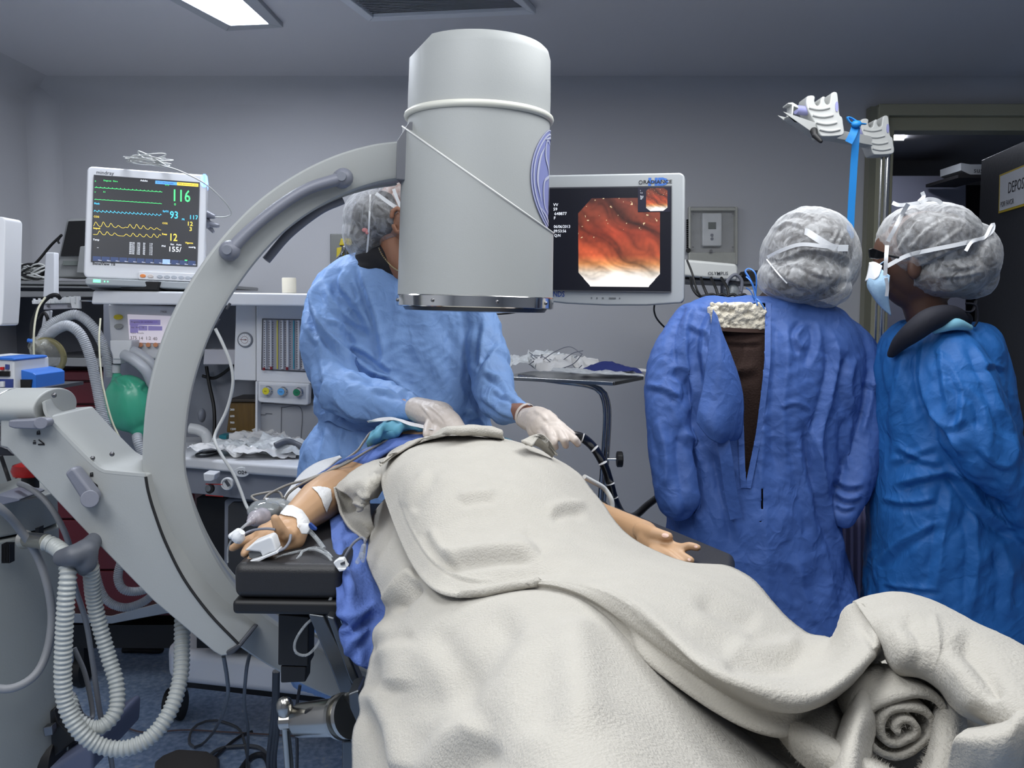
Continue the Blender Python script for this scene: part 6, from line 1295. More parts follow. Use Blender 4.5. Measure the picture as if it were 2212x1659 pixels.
# blanket, lower layer
B = [[(835, 1075, 1.06), (900, 1060, 1.10), (1000, 1050, 1.12), (1150, 1060, 1.10), (1290, 1120, 1.03), (1340, 1160, 1.0)],
     [(803, 1115, 1.01), (880, 1150, 1.06), (1000, 1150, 1.08), (1150, 1160, 1.07), (1300, 1200, 1.03), (1380, 1220, 1.0)],
     [(789, 1200, .985), (862, 1222, 1.035), (980, 1250, 1.07), (1150, 1243, 1.085), (1300, 1255, 1.075), (1400, 1330, 1.0)],
     [(826, 1310, .965), (885, 1315, 1.025), (1020, 1320, 1.075), (1180, 1300, 1.11), (1335, 1330, 1.085), (1460, 1440, 1.0)],
     [(797, 1388, .93), (880, 1400, 1.01), (1010, 1400, 1.065), (1180, 1390, 1.12), (1360, 1410, 1.10), (1550, 1530, 1.0)],
     [(778, 1468, .90), (870, 1480, .985), (1000, 1490, 1.05), (1190, 1480, 1.125), (1400, 1500, 1.11), (1650, 1610, 1.0)],
     [(762, 1560, .87), (860, 1570, .955), (1000, 1580, 1.04), (1200, 1580, 1.13), (1450, 1600, 1.11), (1750, 1680, 1.0)],
     [(756, 1662, .84), (860, 1668, .93), (1000, 1680, 1.035), (1220, 1690, 1.13), (1500, 1700, 1.11), (1850, 1760, 1.0)],
     [(752, 1780, .80), (870, 1790, .90), (1010, 1800, 1.03), (1240, 1810, 1.13), (1560, 1830, 1.11), (1950, 1860, 1.0)]]
bst = [([(827, 1312), (850, 1280), (880, 1250), (905, 1240)], 14, .016, 1.0), ([(815, 1330), (850, 1420), (860, 1500)], 34, .012, .7), ([(880, 1550), (990, 1480), (1060, 1400), (1110, 1300)], 40, -.010, .5), ([(1230, 1320), (1250, 1450), (1260, 1600)], 50, .010, .6), ([(800, 1480), (850, 1570), (880, 1700)], 28, .014, .8), ([(900, 1700), (960, 1620), (1060, 1560)], 30, .012, .8), ([(780, 1400), (840, 1390), (900, 1370)], 14, -.005, .3), ([(930, 1350), (990, 1440), (1010, 1560)], 30, -.006, .4)]
# upper flap and the thick band running to the lower right
A = [[(865, 990, 1.10), (915, 965, 1.10), (985, 955, 1.10), (1060, 960, 1.10), (1130, 975, 1.09), (1190, 1000, 1.08)],
     [(846, 966, 1.145), (903, 943, 1.175), (985, 932, 1.195), (1065, 937, 1.195), (1140, 957, 1.17), (1205, 990, 1.13)],
     [(822, 1022, 1.125), (890, 1000, 1.165), (980, 985, 1.182), (1075, 985, 1.182), (1175, 1000, 1.165), (1256, 1028, 1.12)],
     [(838, 1085, 1.095), (900, 1070, 1.135), (985, 1060, 1.155), (1090, 1060, 1.155), (1210, 1075, 1.135), (1312, 1103, 1.075)],
     [(866, 1160, 1.075), (925, 1140, 1.11), (1010, 1130, 1.125), (1125, 1130, 1.125), (1255, 1142, 1.11), (1362, 1160, 1.062)],
     [(903, 1233, 1.07), (962, 1212, 1.098), (1048, 1190, 1.118), (1160, 1185, 1.122), (1300, 1185, 1.105), (1480, 1213, 1.035)],
     [(958, 1282, 1.078), (1038, 1278, 1.086), (1118, 1252, 1.098), (1205, 1226, 1.112), (1345, 1218, 1.115), (1560, 1215, 1.045)],
     [(1050, 1277, 1.088), (1120, 1264, 1.098), (1186, 1244, 1.108), (1268, 1240, 1.118), (1400, 1255, 1.125), (1625, 1248, 1.055)],
     [(1160, 1256, 1.105), (1222, 1252, 1.116), (1285, 1258, 1.125), (1360, 1278, 1.135), (1480, 1305, 1.125), (1662, 1288, 1.06)],
     [(1272, 1288, 1.112), (1325, 1292, 1.126), (1378, 1314, 1.136), (1445, 1340, 1.142), (1545, 1370, 1.115), (1703, 1338, 1.06)],
     [(1372, 1365, 1.104), (1412, 1374, 1.124), (1455, 1394, 1.138), (1512, 1408, 1.142), (1600, 1410, 1.11), (1745, 1374, 1.055)],
     [(1480, 1445, 1.10), (1520, 1450, 1.13), (1560, 1462, 1.145), (1615, 1455, 1.135), (1680, 1432, 1.10), (1778, 1378, 1.06)],
     [(1600, 1520, 1.09), (1640, 1510, 1.125), (1676, 1500, 1.14), (1712, 1480, 1.13), (1748, 1445, 1.10), (1800, 1385, 1.07)],
     [(1702, 1545, 1.10), (1735, 1530, 1.125), (1765, 1505, 1.14), (1790, 1470, 1.135), (1800, 1425, 1.11), (1808, 1355, 1.10)],
     [(1792, 1515, 1.10), (1812, 1495, 1.12), (1832, 1465, 1.145), (1845, 1430, 1.145), (1838, 1385, 1.14), (1818, 1318, 1.125)],
     [(1872, 1440, 1.10), (1880, 1432, 1.12), (1888, 1418, 1.14), (1890, 1398, 1.15), (1872, 1358, 1.15), (1842, 1300, 1.145)],
     [(1916, 1422, 1.09), (1916, 1416, 1.11), (1914, 1404, 1.13), (1908, 1385, 1.145), (1890, 1350, 1.155), (1858, 1303, 1.155)]]
C1 = [[(1840, 1312, 1.12), (1880, 1300, 1.11), (1950, 1296, 1.11), (2030, 1316, 1.11), (2110, 1355, 1.11), (2212, 1420, 1.11), (2320, 1500, 1.11)],
      [(1846, 1296, 1.150), (1885, 1284, 1.155), (1945, 1278, 1.16), (2025, 1297, 1.16), (2105, 1338, 1.16), (2212, 1408, 1.16), (2320, 1490, 1.16)],
      [(1870, 1335, 1.155), (1910, 1330, 1.165), (1970, 1335, 1.172), (2045, 1362, 1.172), (2115, 1405, 1.172), (2205, 1470, 1.172), (2320, 1560, 1.17)],
      [(1900, 1390, 1.145), (1932, 1395, 1.16), (1985, 1400, 1.168), (2042, 1418, 1.165), (2100, 1460, 1.168), (2185, 1520, 1.168), (2310, 1620, 1.16)],
      [(1920, 1440, 1.12), (1945, 1448, 1.135), (1990, 1452, 1.14), (2036, 1470, 1.145), (2090, 1510, 1.15), (2165, 1562, 1.15), (2300, 1680, 1.14)],
      [(1922, 1452, 1.08), (1945, 1462, 1.09), (1992, 1464, 1.10), (2034, 1492, 1.11), (2078, 1540, 1.115), (2150, 1580, 1.115), (2290, 1700, 1.1)]]
C3 = [[(1868, 1428, 1.10), (1888, 1424, 1.105), (1905, 1430, 1.10)], [(1848, 1480, 1.095), (1872, 1480, 1.11), (1898, 1490, 1.095)], [(1830, 1540, 1.09), (1858, 1545, 1.115), (1888, 1555, 1.09)], [(1812, 1600, 1.085), (1842, 1610, 1.11), (1876, 1620, 1.085)], [(1795, 1670, 1.08), (1830, 1690, 1.10), (1868, 1700, 1.08)]]
C5 = [[(1630, 1500, 1.06), (1660, 1510, 1.075), (1690, 1540, 1.05)], [(1690, 1580, 1.06), (1715, 1570, 1.085), (1745, 1585, 1.06)], [(1745, 1635, 1.06), (1775, 1615, 1.09), (1805, 1625, 1.06)], [(1810, 1680, 1.06), (1840, 1655, 1.09), (1880, 1660, 1.06)], [(1880, 1740, 1.06), (1920, 1700, 1.09), (1960, 1710, 1.06)]]
C6 = [[(2045, 1700, 1.08), (2052, 1640, 1.11), (2060, 1602, 1.135), (2080, 1583, 1.14), (2100, 1578, 1.12)], [(2110, 1700, 1.09), (2112, 1640, 1.13), (2118, 1600, 1.15), (2128, 1578, 1.15), (2140, 1572, 1.13)], [(2160, 1700, 1.10), (2170, 1640, 1.14), (2175, 1590, 1.16), (2180, 1560, 1.16), (2185, 1552, 1.14)], [(2220, 1700, 1.10), (2222, 1620, 1.14), (2215, 1560, 1.165), (2212, 1520, 1.165), (2210, 1505, 1.15)], [(2300, 1700, 1.10), (2300, 1600, 1.14), (2290, 1540, 1.165), (2280, 1500, 1.165), (2270, 1480, 1.15)]]
C7 = [[(1985, 1462, 1.09), (2010, 1465, 1.10), (2036, 1475, 1.10)], [(2010, 1510, 1.08), (2038, 1520, 1.10), (2066, 1530, 1.09)], [(2020, 1570, 1.07), (2046, 1580, 1.10), (2070, 1590, 1.08)], [(2012, 1640, 1.06), (2040, 1645, 1.09), (2066, 1650, 1.07)], [(1990, 1700, 1.05), (2020, 1710, 1.08), (2050, 1720, 1.06)]]
FL = [[(1460, 1400, 1.02), (1800, 1400, 1.03), (2000, 1400, 1.03), (2300, 1480, 1.03)], [(1540, 1560, 1.01), (1800, 1540, 1.03), (2020, 1540, 1.03), (2300, 1600, 1.03)], [(1640, 1760, 1.0), (1900, 1760, 1.03), (2050, 1760, 1.03), (2300, 1760, 1.03)]]
# rolled core of the heap: a spiral of cloth seen end-on
sp_ = []
for i, t in enumerate(np.linspace(0, 2.7*2*math.pi, 120)):
    r_ = (8+16.5*t/math.pi)*(1+.10*math.sin(2*t+.6)+.05*math.sin(3.3*t)); sp_.append((1938+r_*1.02*math.cos(t+2.3), 1562+r_*.92*math.sin(t+2.3)))
zs_ = []
rows = []
for kx, (dy_, sc_) in enumerate(((-.012, .93), (-.004, .99), (.008, 1.0), (.02, 1.0), (.04, .98), (.06, .93))):
    Yb = .74; row = []
    for i, (x, y) in enumerate(sp_):
        row.append(P(1938+(x-1938)*sc_, 1562+(y-1562)*sc_, Yb+.0)+np.array([0, dy_+.0, 0])+np.array([0, 1, 0])*0)
    rows.append(row)
spir = np.array(rows)
fst = [([(985, 1080), (1030, 1070), (1075, 1068)], 9, .006, .9), ([(1180, 1110), (1215, 1092), (1270, 1092)], 10, .007, 1), ([(870, 1100), (890, 1060), (930, 1010)], 14, .006, .8), ([(940, 1210), (1010, 1194), (1090, 1190), (1170, 1192)], 13, .011, .8), ([(930, 1140), (950, 1180), (1000, 1225)], 10, .004, .8),
       ([(857, 1035), (872, 1100), (905, 1170), (945, 1220), (1010, 1250), (1080, 1258)], 3.0, .0028, .8), ([(1130, 1140), (1160, 1170), (1180, 1200)], 12, -.004, .4), ([(1500, 1290), (1580, 1330), (1640, 1350)], 22, -.008, .4), ([(1560, 1400), (1650, 1410), (1740, 1395)], 20, .008, .7), ([(2015, 1320), (2025, 1390), (2030, 1440)], 9, .0028, .4), ([(2060, 1380), (2120, 1440), (2160, 1520)], 24, -.010, .4), ([(1950, 1330), (1985, 1380), (1990, 1440)], 18, -.006, .4), ([(1850, 1340), (1880, 1380), (1900, 1420)], 10, -.003, .3)]
cloth('blanket', [sheet(B, 22)], m_blk, 'white wool blanket covering the legs in the foreground, lower layer', 'blanket', bst, (.005, 5), .005, fuzz=60000)
def relax(Z, n):
    for _ in range(n):
        Y_ = Z.copy(); Y_[1:-1, 1:-1] = .5*Z[1:-1, 1:-1]+.125*(Z[:-2, 1:-1]+Z[2:, 1:-1]+Z[1:-1, :-2]+Z[1:-1, 2:])
        for s_ in (0, -1): Y_[1:-1, s_] = (Z[:-2, s_]+2*Z[1:-1, s_]+Z[2:, s_])/4
        Z = Y_
    return Z
A_ = relax(sheet(A, 18), 90); nr_ = A_.shape[0]; wgt = smoothstep((np.arange(nr_)-7*18)/60.)
tg_ = np.gradient(A_[:, 0], axis=0)
for _ in range(20): tg_[1:-1] = (tg_[:-2]+tg_[2:]+2*tg_[1:-1])/4
in_ = np.stack([-tg_[:, 1], tg_[:, 0], 0*tg_[:, 0]], 1); in_ *= np.sign((in_*(A_[:, 60]-A_[:, 0])).sum(1))[:, None]; in_ /= np.linalg.norm(in_, axis=1)[:, None]
for _ in range(30): in_[1:-1] = (in_[:-2]+in_[2:]+2*in_[1:-1])/4
tk = A_[:, 0]+in_*(.010+.030*wgt)[:, None]-np.array([0, 0, 1.])*(.009+.030*wgt)[:, None]; mdc = A_[:, 0]-np.array([0, 0, 1.])*(.005+.012*wgt)[:, None]-in_*(.0015+.008*wgt)[:, None]
Q_ = np.stack([tk, mdc, A_[:, 0], A_[:, 6]], 1); Q_ = np.stack([catmull(q, 5)[:10] for q in Q_], 0); A_ = np.concatenate([Q_, A_], 1)
cloth('blanket', [A_, sheet(C1, 16), sheet(C3, 12), sheet(C5, 12), sheet(C6, 12), sheet(C7, 12), sheet(FL, 10), spir], m_blk, 'white wool blanket over the belly, bunched into a rolled heap at the lower right', 'blanket', fst, (.004, 7), .006, fuzz=90000, still=1)
# small folded edges of the blanket at the chest
E1 = [[(850, 975, 1.15), (905, 950, 1.18), (985, 935, 1.20), (1040, 936, 1.203), (1090, 945, 1.195)], [(820, 1005, 1.145), (880, 962, 1.175), (975, 936, 1.212), (1035, 932, 1.214), (1085, 938, 1.206)], [(842, 985, 1.16), (896, 955, 1.185), (975, 928, 1.215), (1035, 926, 1.217), (1083, 934, 1.208)]]
TB = [[(835, 985, 1.12), (845, 1010, 1.12), (838, 1040, 1.10), (815, 1075, 1.07)], [(790, 1000, 1.125), (800, 1030, 1.13), (800, 1060, 1.11), (790, 1090, 1.08)], [(745, 1030, 1.11), (760, 1045, 1.115), (775, 1070, 1.10), (780, 1100, 1.075)], [(722, 1052, 1.085), (736, 1062, 1.09), (760, 1080, 1.08), (768, 1104, 1.065)]]
TC = [[(722, 1052, 1.085), (727, 1080, 1.06), (735, 1110, 1.035), (750, 1140, 1.02), (790, 1172, 1.0)], [(735, 1058, 1.075), (745, 1080, 1.05), (755, 1105, 1.03), (775, 1130, 1.02), (800, 1155, 1.0)], [(800, 1062, 1.06), (800, 1080, 1.04), (800, 1105, 1.03), (805, 1130, 1.02), (815, 1150, 1.0)]]
RC = [[(1140, 955, 1.19), (1160, 958, 1.19), (1195, 985, 1.16)], [(1125, 950, 1.205), (1165, 942, 1.21), (1200, 980, 1.17)], [(1150, 960, 1.20), (1172, 944, 1.205), (1203, 985, 1.165)]]
cloth('blanket', [sheet(E1, 10), sheet(TB, 10), sheet(TC, 10), sheet(RC, 10)], m_blk, 'frayed folded edge of a white blanket beside the bare shoulder', 'blanket', [([(860, 962), (900, 945), (960, 932), (1020, 934)], 3, .004, 1), ([(770, 1060), (785, 1075), (800, 1068)], 5, .005, 1), ([(760, 1085), (790, 1095)], 5, .004, 1), ([(800, 1010), (810, 1030), (815, 1050)], 4, .004, 1)], (.003, 18), .005)
g = G(); sm = [PZ(x, y, z+.006) for x, y, z in ((790, 1068, 1.115), (812, 1040, 1.13), (830, 1010, 1.14), (838, 985, 1.14))]; 
# teal surgical cloth and white tape at the shoulder
TL = [[(800, 948, 1.15), (812, 925, 1.17), (835, 912, 1.18), (880, 912, 1.18), (930, 918, 1.17)], [(795, 960, 1.13), (808, 942, 1.16), (835, 930, 1.17), (880, 928, 1.17), (930, 930, 1.16)], [(800, 968, 1.12), (815, 956, 1.14), (845, 945, 1.15), (885, 938, 1.15), (930, 938, 1.15)]]
cloth('surgical_drape', [sheet(TL, 12)], M('teal_drape', (96, 160, 184), .7), 'small crumpled teal cloth lying under the surgeon glove', 'cloth', [([(810, 950), (830, 925), (860, 918)], 6, .01, 1), ([(840, 945), (870, 925), (900, 922)], 5, .008, 1)], (.008, 22), .002)
cloth('white_strip', [sheet([[(793, 910, 1.19), (820, 903, 1.195), (850, 902, 1.195), (890, 912, 1.19), (945, 924, 1.18)], [(795, 913, 1.185), (830, 909, 1.19), (855, 908, 1.19), (890, 920, 1.185), (940, 929, 1.18)]], 10)], m_tape, 'white paper strip lying on the teal cloth', 'strip', (), (.001, 20), .001)
# bare shoulder skin bulge
g = G(); g.ell(P(885, 948, 2.12), (.085, .05, .035), 28, 16); o = g.build('shoulder_skin', m_skin, pt, smooth=180)
# left arm strap line + endoscope
line([(1195, 945, 1.96), (1215, 942, 1.97), (1240, 941, 1.98), (1262, 948, 2.0), (1285, 970, 2.05), (1305, 1005, 2.1), (1318, 1045, 2.15), (1328, 1080, 2.2), (1345, 1110, 2.3), (1370, 1115, 2.4), (1400, 1090, 2.5), (1430, 1068, 2.6), (1460, 1050, 2.75)], .0105, M('endoscope_black', (14, 14, 18), .3), 'black flexible endoscope tube running from the gloved hand down past the table', 'endoscope', 'endoscope', 14)
line([(1262, 1030, 1.95), (1280, 1040, 1.97), (1305, 1055, 2.0), (1320, 1078, 2.0), (1322, 1098, 2.0), (1312, 1110, 1.98), (1290, 1130, 1.95)], .0058, M('cable_white', (206, 208, 206)), 'white curved tube at the far side of the right arm board', 'tube', 'tube', 10)
g = G()
for (x, y, a) in ((1258, 946, .3), (1284, 969, .8), (1302, 1000, 1.1), (1318, 1045, 1.3), (1326, 1075, 1.3)):
    q = P(x, y, 1.97+(y-941)/139*.22); g.lathe([(0, .0109), (.0015, .0109)], q, (math.cos(a), 0, -math.sin(a)), 16)
tag(g.build('endoscope_marking', m_white, kind=None), 'white ring markings on the black endoscope tube', 'marking')
# ================================================================== FLOOR CABLES, PEDAL
m_fc = M('floor_cable', (96, 100, 106), .45)
def fz(x, y): return PZ(x, y, .012)
def fline(pts, r, mat, lab): g = G(); g.tube([fz(*p) if len(p) == 2 else P(*p) for p in pts], r, 8); tag(g.build('floor_cable', mat, smooth=60), lab, 'cable')
fline([(483, 1418, 1.85), (490, 1460, 1.9), (492, 1500, 2.0), (480, 1545, 2.3), (462, 1580, 2.7), (440, 1605), (420, 1614), (408, 1600), (420, 1570), (455, 1556), (490, 1562), (520, 1580), (535, 1640), (540, 1700)], .0045, m_fc, 'grey cable hanging from the c-arm tip and coiling on the floor')
fline([(540, 1410, 2.0), (532, 1450, 2.0), (528, 1520, 2.2), (536, 1580, 2.5), (533, 1660), (530, 1720)], .0045, m_fc, 'grey cable hanging straight down right of the c-arm tip')
fline([(250, 1560), (290, 1578), (330, 1582), (400, 1577), (500, 1582), (640, 1590)], .003, M('cable_brown', (110, 92, 92), .5), 'thin brownish cable lying straight across the blue floor')
fline([(435, 1650), (470, 1620), (510, 1612), (560, 1615), (590, 1650)], .006, m_fc, 'dark cable arching over the floor beside the pedal')
fline([(455, 1645), (490, 1612), (520, 1590), (545, 1580)], .005, M('cable_dark', (52, 54, 60), .5), 'darker thin cable lying diagonally on the floor')
fline([(515, 1670), (540, 1638), (565, 1630), (580, 1650), (585, 1700)], .009, M('cable_dark', (52, 54, 60), .5), 'thick dark cable bending on the floor near the table clamp')
for i, dx in enumerate((0, 7, 13)):
    g = G(); g.tube(pxs([(594+dx*.4, 1450, 2.0), (592+dx*.5, 1520, 2.05), (586+dx, 1580, 2.15), (580+dx, 1640, 2.25), (584+dx, 1700, 2.3)]), .006, 8); tag(g.build('hanging_cable', M('cable_dark', (52, 54, 60), .5), smooth=60), ['leftmost', 'middle', 'rightmost'][i]+' of three dark cables hanging in front of the c-arm base', 'cable')
line([(648, 1480, 2.1), (640, 1540, 2.1), (642, 1620, 2.1), (640, 1700, 2.1)], .004, M('cable_dark', (52, 54, 60)), 'thin dark cable hanging behind the steel clamp', 'hanging_cable', 'cable')
fp_ = thing('foot_pedal', 'grey foot pedal on the floor at the bottom of the picture', 'foot pedal', fz(400, 1655)-[0, 0, .012])
q = np.array([fz(335, 1668), fz(350, 1655), fz(385, 1640), fz(450, 1645), fz(475, 1660), fz(470, 1720), fz(330, 1720)]); q[:, 2] = .05; g = G(); g.prism(q, q-[0, 0, .048]); g.build('pedal_housing', M('pedal_grey', (96, 92, 88), .5), fp_, bevel=.012, seg=3)
fline([(268, 1395), (300, 1392), (340, 1398), (345, 1405), (300, 1404), (265, 1404)], .012, m_black, 'black cable loop on the floor in the shade behind the hoses')
# ================================================================== PEOPLE
def loftz(g, secs, n=40, p=2.4):
    """secs: (photo y, left x, right x, centre distance, half depth): closed body sections, level rings"""
    rings = []
    for (py, L, R, Yc, d) in secs:
        a, b = P(L, py, Yc), P(R, py, Yc); c = (a+b)/2; w = (b[0]-a[0])/2; row = []
        for t in np.linspace(0, 2*math.pi, n, endpoint=False):
            ct, st_ = math.cos(t), math.sin(t); row.append(c+np.array([w*np.sign(ct)*abs(ct)**(2/p), d*np.sign(st_)*abs(st_)**(2/p), 0]))
        rings.append(row)
    A = np.array(rings); k = len(rings); A = np.stack([np.stack([catmull(A[:, j, c_][:, None].repeat(3, 1), 5)[:, 0] for c_ in range(3)], 1) for j in range(n)], 1)
    k = A.shape[0]; V = A.reshape(-1, 3)
    g.add(V, [(i*n+j, i*n+(j+1) % n, (i+1)*n+(j+1) % n, (i+1)*n+j) for i in range(k-1) for j in range(n)]+[list(range(n))[::-1], list(range((k-1)*n, k*n))]); return g
def limb(g, pts):
    """pts: (x, y, distance, half width in px)"""
    W_ = [P(*p[:3]) for p in pts]; R = [m_px(p[3], p[2]) for p in pts]
    Q = catmull(np.hstack([np.array(W_), np.array(R)[:, None]]), 5); return g.chain(list(Q[:, :3]), list(Q[:, 3]), 20)
def gown_mat(name, rgb):
    m = M(name, rgb, .6, bump=.12, bscale=90, var=.04, vscale=12, spec=.3, detail=4)
    nt = m.node_tree; N = nt.nodes.new; L = nt.links.new; b = nt.nodes['Principled BSDF']; prev = b.inputs['Normal'].links[0].from_node
    tc = N('ShaderNodeTexCoord'); nz = N('ShaderNodeTexNoise'); nz.inputs['Scale'].default_value = 5; nz.inputs['Detail'].default_value = 3; L(tc.outputs['Object'], nz.inputs['Vector'])
    ma = N('ShaderNodeVectorMath'); ma.operation = 'SCALE'; ma.inputs[3].default_value = .35; L(nz.outputs['Color'], ma.inputs[0])
    ad = N('ShaderNodeVectorMath'); ad.operation = 'ADD'; L(tc.outputs['Object'], ad.inputs[0]); L(ma.outputs[0], ad.inputs[1])
    mp_ = N('ShaderNodeMapping'); mp_.inputs['Scale'].default_value = (1, 1, .55); L(ad.outputs[0], mp_.inputs['Vector'])
    for sc_, lim, ds in ((9, .12, .016), (24, .12, .005)):
        v = N('ShaderNodeTexVoronoi'); v.feature = 'DISTANCE_TO_EDGE'; v.inputs['Scale'].default_value = sc_; L(mp_.outputs[0], v.inputs['Vector'])
        mn = N('ShaderNodeMath'); mn.operation = 'MINIMUM'; mn.inputs[1].default_value = lim*2; L(v.outputs['Distance'], mn.inputs[0])
        bp = N('ShaderNodeBump'); bp.invert = True; bp.inputs['Strength'].default_value = .55; bp.inputs['Distance'].default_value = ds; L(mn.outputs[0], bp.inputs['Height']); L(prev.outputs[0], bp.inputs['Normal']); L(bp.outputs[0], b.inputs['Normal']); prev = bp
    return m
def make_gown(secs, limbs, strokes, vox=.0050, sm=5, crumple=.006, cs=(9, 9, 3.5), seed=11, cut=None, extra=None, fine=.0035):
    g = G(); loftz(g, secs)
    for l in limbs: limb(g, l)
    if extra: extra(g)
    me = remeshed(g, vox, sm, .5)
    def fn(V, N_):
        return crumple*tents(V, seed, 7.5, 8)+fine*tents(V, seed+50, 22, 8, .8)+.6*crumple*(vnoise(V*5, seed)-.5)+strokes_disp(V, N_, strokes, False, True)
    displace(me, fn)
    o_ = bpy.data.objects.new('t', me); COL.objects.link(o_); q = o_.modifiers.new('s', 'SMOOTH'); q.iterations = 1; q.factor = .15
    dg = bpy.context.evaluated_depsgraph_get(); m2 = bpy.data.meshes.new_from_object(o_.evaluated_get(dg)); bpy.data.objects.remove(o_); me = m2
    if cut:
        bm = bmesh.new(); bm.from_mesh(me); kill = []
        cents = np.array([f.calc_center_median()[:] for f in bm.faces]); nr = np.array([f.normal[:] for f in bm.faces]); x, y = project(cents)
        facing = ((cents-np.array([0, 0, CZ]))*nr).sum(1) < .3
        for i, f in enumerate(bm.faces):
            if facing[i] and any(inside(x[i], y[i], c) for c in cut): kill.append(f)
        bmesh.ops.delete(bm, geom=kill, context='FACES'); bm.to_mesh(me); bm.free()
    return me
# ------------------------------------------------------------------ surgeon behind the detector
sg_ = thing('person', 'person in light blue surgical gown and white gloves, face hidden behind the round detector', 'person', P(860, 1500, 2.5)*[1, 1, 0])
m_sk2 = M('skin_tan', (140, 96, 72), .5, bump=.05, bscale=250, var=.06, vscale=10)
g = G(); YS = 2.52
loftz(g, [(560, 760, 950, YS, .06), (600, 720, 990, YS, .09), (720, 710, 1010, YS, .10), (900, 720, 1010, YS, .10), (1100, 710, 1020, YS, .12), (1180, 720, 1010, YS, .1)])
limb(g, [(850, 620, YS, 44), (848, 560, YS-.0, 36), (850, 530, YS-.01, 36)])
g.ell(P(868, 478, YS), (.082, .105, .115), 30, 22); g.ell(P(905, 520, YS-.02), (.05, .075, .06), 20, 14)
limb(g, [(880, 530, YS-.02, 38), (862, 590, YS, 40)])
g.ell(P(947, 500, YS-.05), (.02, .02, .02)); g.ell(P(858, 478, YS-.088), (.018, .010, .030), 16, 10); g.ell(P(862, 474, YS-.096), (.011, .006, .020), 14, 10)
for x_ in (790, 930):
    limb(g, [(x_, 1150, YS, 60), (x_, 1330, YS, 44), (x_, 1560, YS, 30)]); a = P(x_, 1700, YS); g.chain([P(x_, 1560, YS), [a[0], YS, .09]], [.045, .035]); g.chain([[a[0], YS, .05], [a[0], YS-.17, .035]], [.042, .035])
limb(g, [(1010, 640, 2.48, 24), (1040, 700, 2.45, 24), (1056, 780, 2.39, 22), (1070, 850, 2.30, 20), (1090, 876, 2.22, 20), (1110, 886, 2.16, 21), (1135, 895, 2.10, 22), (1152, 904, 2.06, 22)])
limb(g, [(760, 620, 2.50, 24), (712, 660, 2.46, 24), (702, 720, 2.42, 26), (714, 790, 2.37, 26), (745, 842, 2.31, 26), (800, 862, 2.24, 24), (850, 872, 2.18, 22), (895, 884, 2.12, 22), (935, 896, 2.07, 23)])
me = remeshed(g, .0045, 4); o = link_mesh('body', me, m_sk2, sg_); finish(o, 180)
m_gs = gown_mat('gown_light_blue', (122, 156, 206))
secs = [(548, 778, 945, 2.52, .06), (560, 742, 970, 2.52, .085), (585, 700, 1005, 2.52, .105), (630, 676, 1040, 2.52, .125), (700, 668, 1062, 2.52, .14), (800, 676, 1066, 2.50, .145), (880, 680, 1062, 2.48, .145), (912, 690, 1058, 2.48, .145), (960, 656, 1080, 2.48, .165), (1010, 648, 1095, 2.48, .18), (1200, 640, 1110, 2.48, .2), (1450, 630, 1120, 2.48, .22)]
lmb = [[(722, 608, 2.48, 34), (700, 650, 2.45, 42), (700, 710, 2.41, 50), (708, 780, 2.37, 52), (738, 838, 2.31, 54), (790, 862, 2.24, 50), (850, 872, 2.18, 40), (895, 884, 2.12, 30), (915, 890, 2.10, 24)],
       [(1010, 630, 2.48, 36), (1040, 700, 2.45, 42), (1056, 780, 2.38, 46), (1066, 840, 2.30, 46), (1085, 876, 2.22, 40), (1110, 886, 2.16, 31), (1126, 891, 2.13, 26)],
       [(985, 622, 2.50, 44), (1030, 680, 2.49, 40), (1050, 740, 2.47, 34)]]
S = [([(690, 575), (672, 640), (690, 700), (740, 755), (800, 800), (850, 825)], 7, .014, .9), ([(768, 552), (790, 620), (815, 700), (828, 770), (820, 800)], 6, .010, .9), ([(725, 590), (755, 640), (790, 690), (815, 740)], 8, .010, .9),
     ([(700, 600), (715, 650), (760, 690), (800, 715)], 7, .009, .9), ([(680, 640), (690, 720), (695, 790), (715, 850)], 8, .009, .8), ([(740, 738), (790, 760), (830, 790), (850, 800)], 6, .011, 1.1), ([(775, 800), (830, 810), (880, 845), (900, 860)], 7, .010, 1), ([(745, 808), (790, 815), (850, 808)], 5, .007, 1),
     ([(800, 838), (850, 846), (895, 838)], 5, .008, 1), ([(720, 850), (760, 890), (820, 905), (880, 895)], 8, .010, .9), ([(705, 820), (700, 860), (710, 900)], 6, .012, 1.2), ([(700, 890), (720, 905), (780, 915), (840, 925)], 5, .009, 1), ([(690, 905), (670, 950), (662, 1000)], 9, .012, .9), ([(705, 915), (700, 960), (690, 1010)], 7, .009, .9), ([(740, 920), (735, 960), (745, 1000)], 6, .006, .9), ([(770, 935), (780, 970), (800, 985)], 6, .006, .9),
     ([(870, 660), (860, 700), (845, 760)], 10, .006, .6), ([(1000, 700), (990, 800), (1005, 880)], 10, .007, .7), ([(1050, 690), (1040, 750), (1035, 800)], 7, .009, .9), ([(1085, 740), (1060, 770), (1040, 810)], 6, .008, .9), ([(1045, 800), (1080, 820), (1105, 850)], 6, .009, 1), ([(1060, 840), (1090, 850), (1125, 868)], 5, .007, 1), ([(1035, 850), (1070, 880), (1110, 905)], 6, .009, 1), ([(1010, 880), (1030, 900), (1050, 930)], 7, .010, 1),
     ([(745, 580), (735, 610), (745, 640)], 5, .007, 1), ([(760, 600), (775, 640), (770, 660)], 5, .007, 1), ([(700, 690), (740, 700), (780, 745)], 6, .006, 1), ([(660, 700), (675, 730), (690, 740)], 5, .006, 1), ([(870, 850), (890, 870), (900, 895)], 4, .006, 1), ([(880, 842), (905, 862), (916, 885)], 4, .005, 1)]
me = make_gown(secs, lmb, S, vox=.0048, crumple=.013, seed=11)
gw = link_mesh('gown', me, m_gs, sg_); finish(gw, 180); bv = bvh_of(me, wloc(sg_))
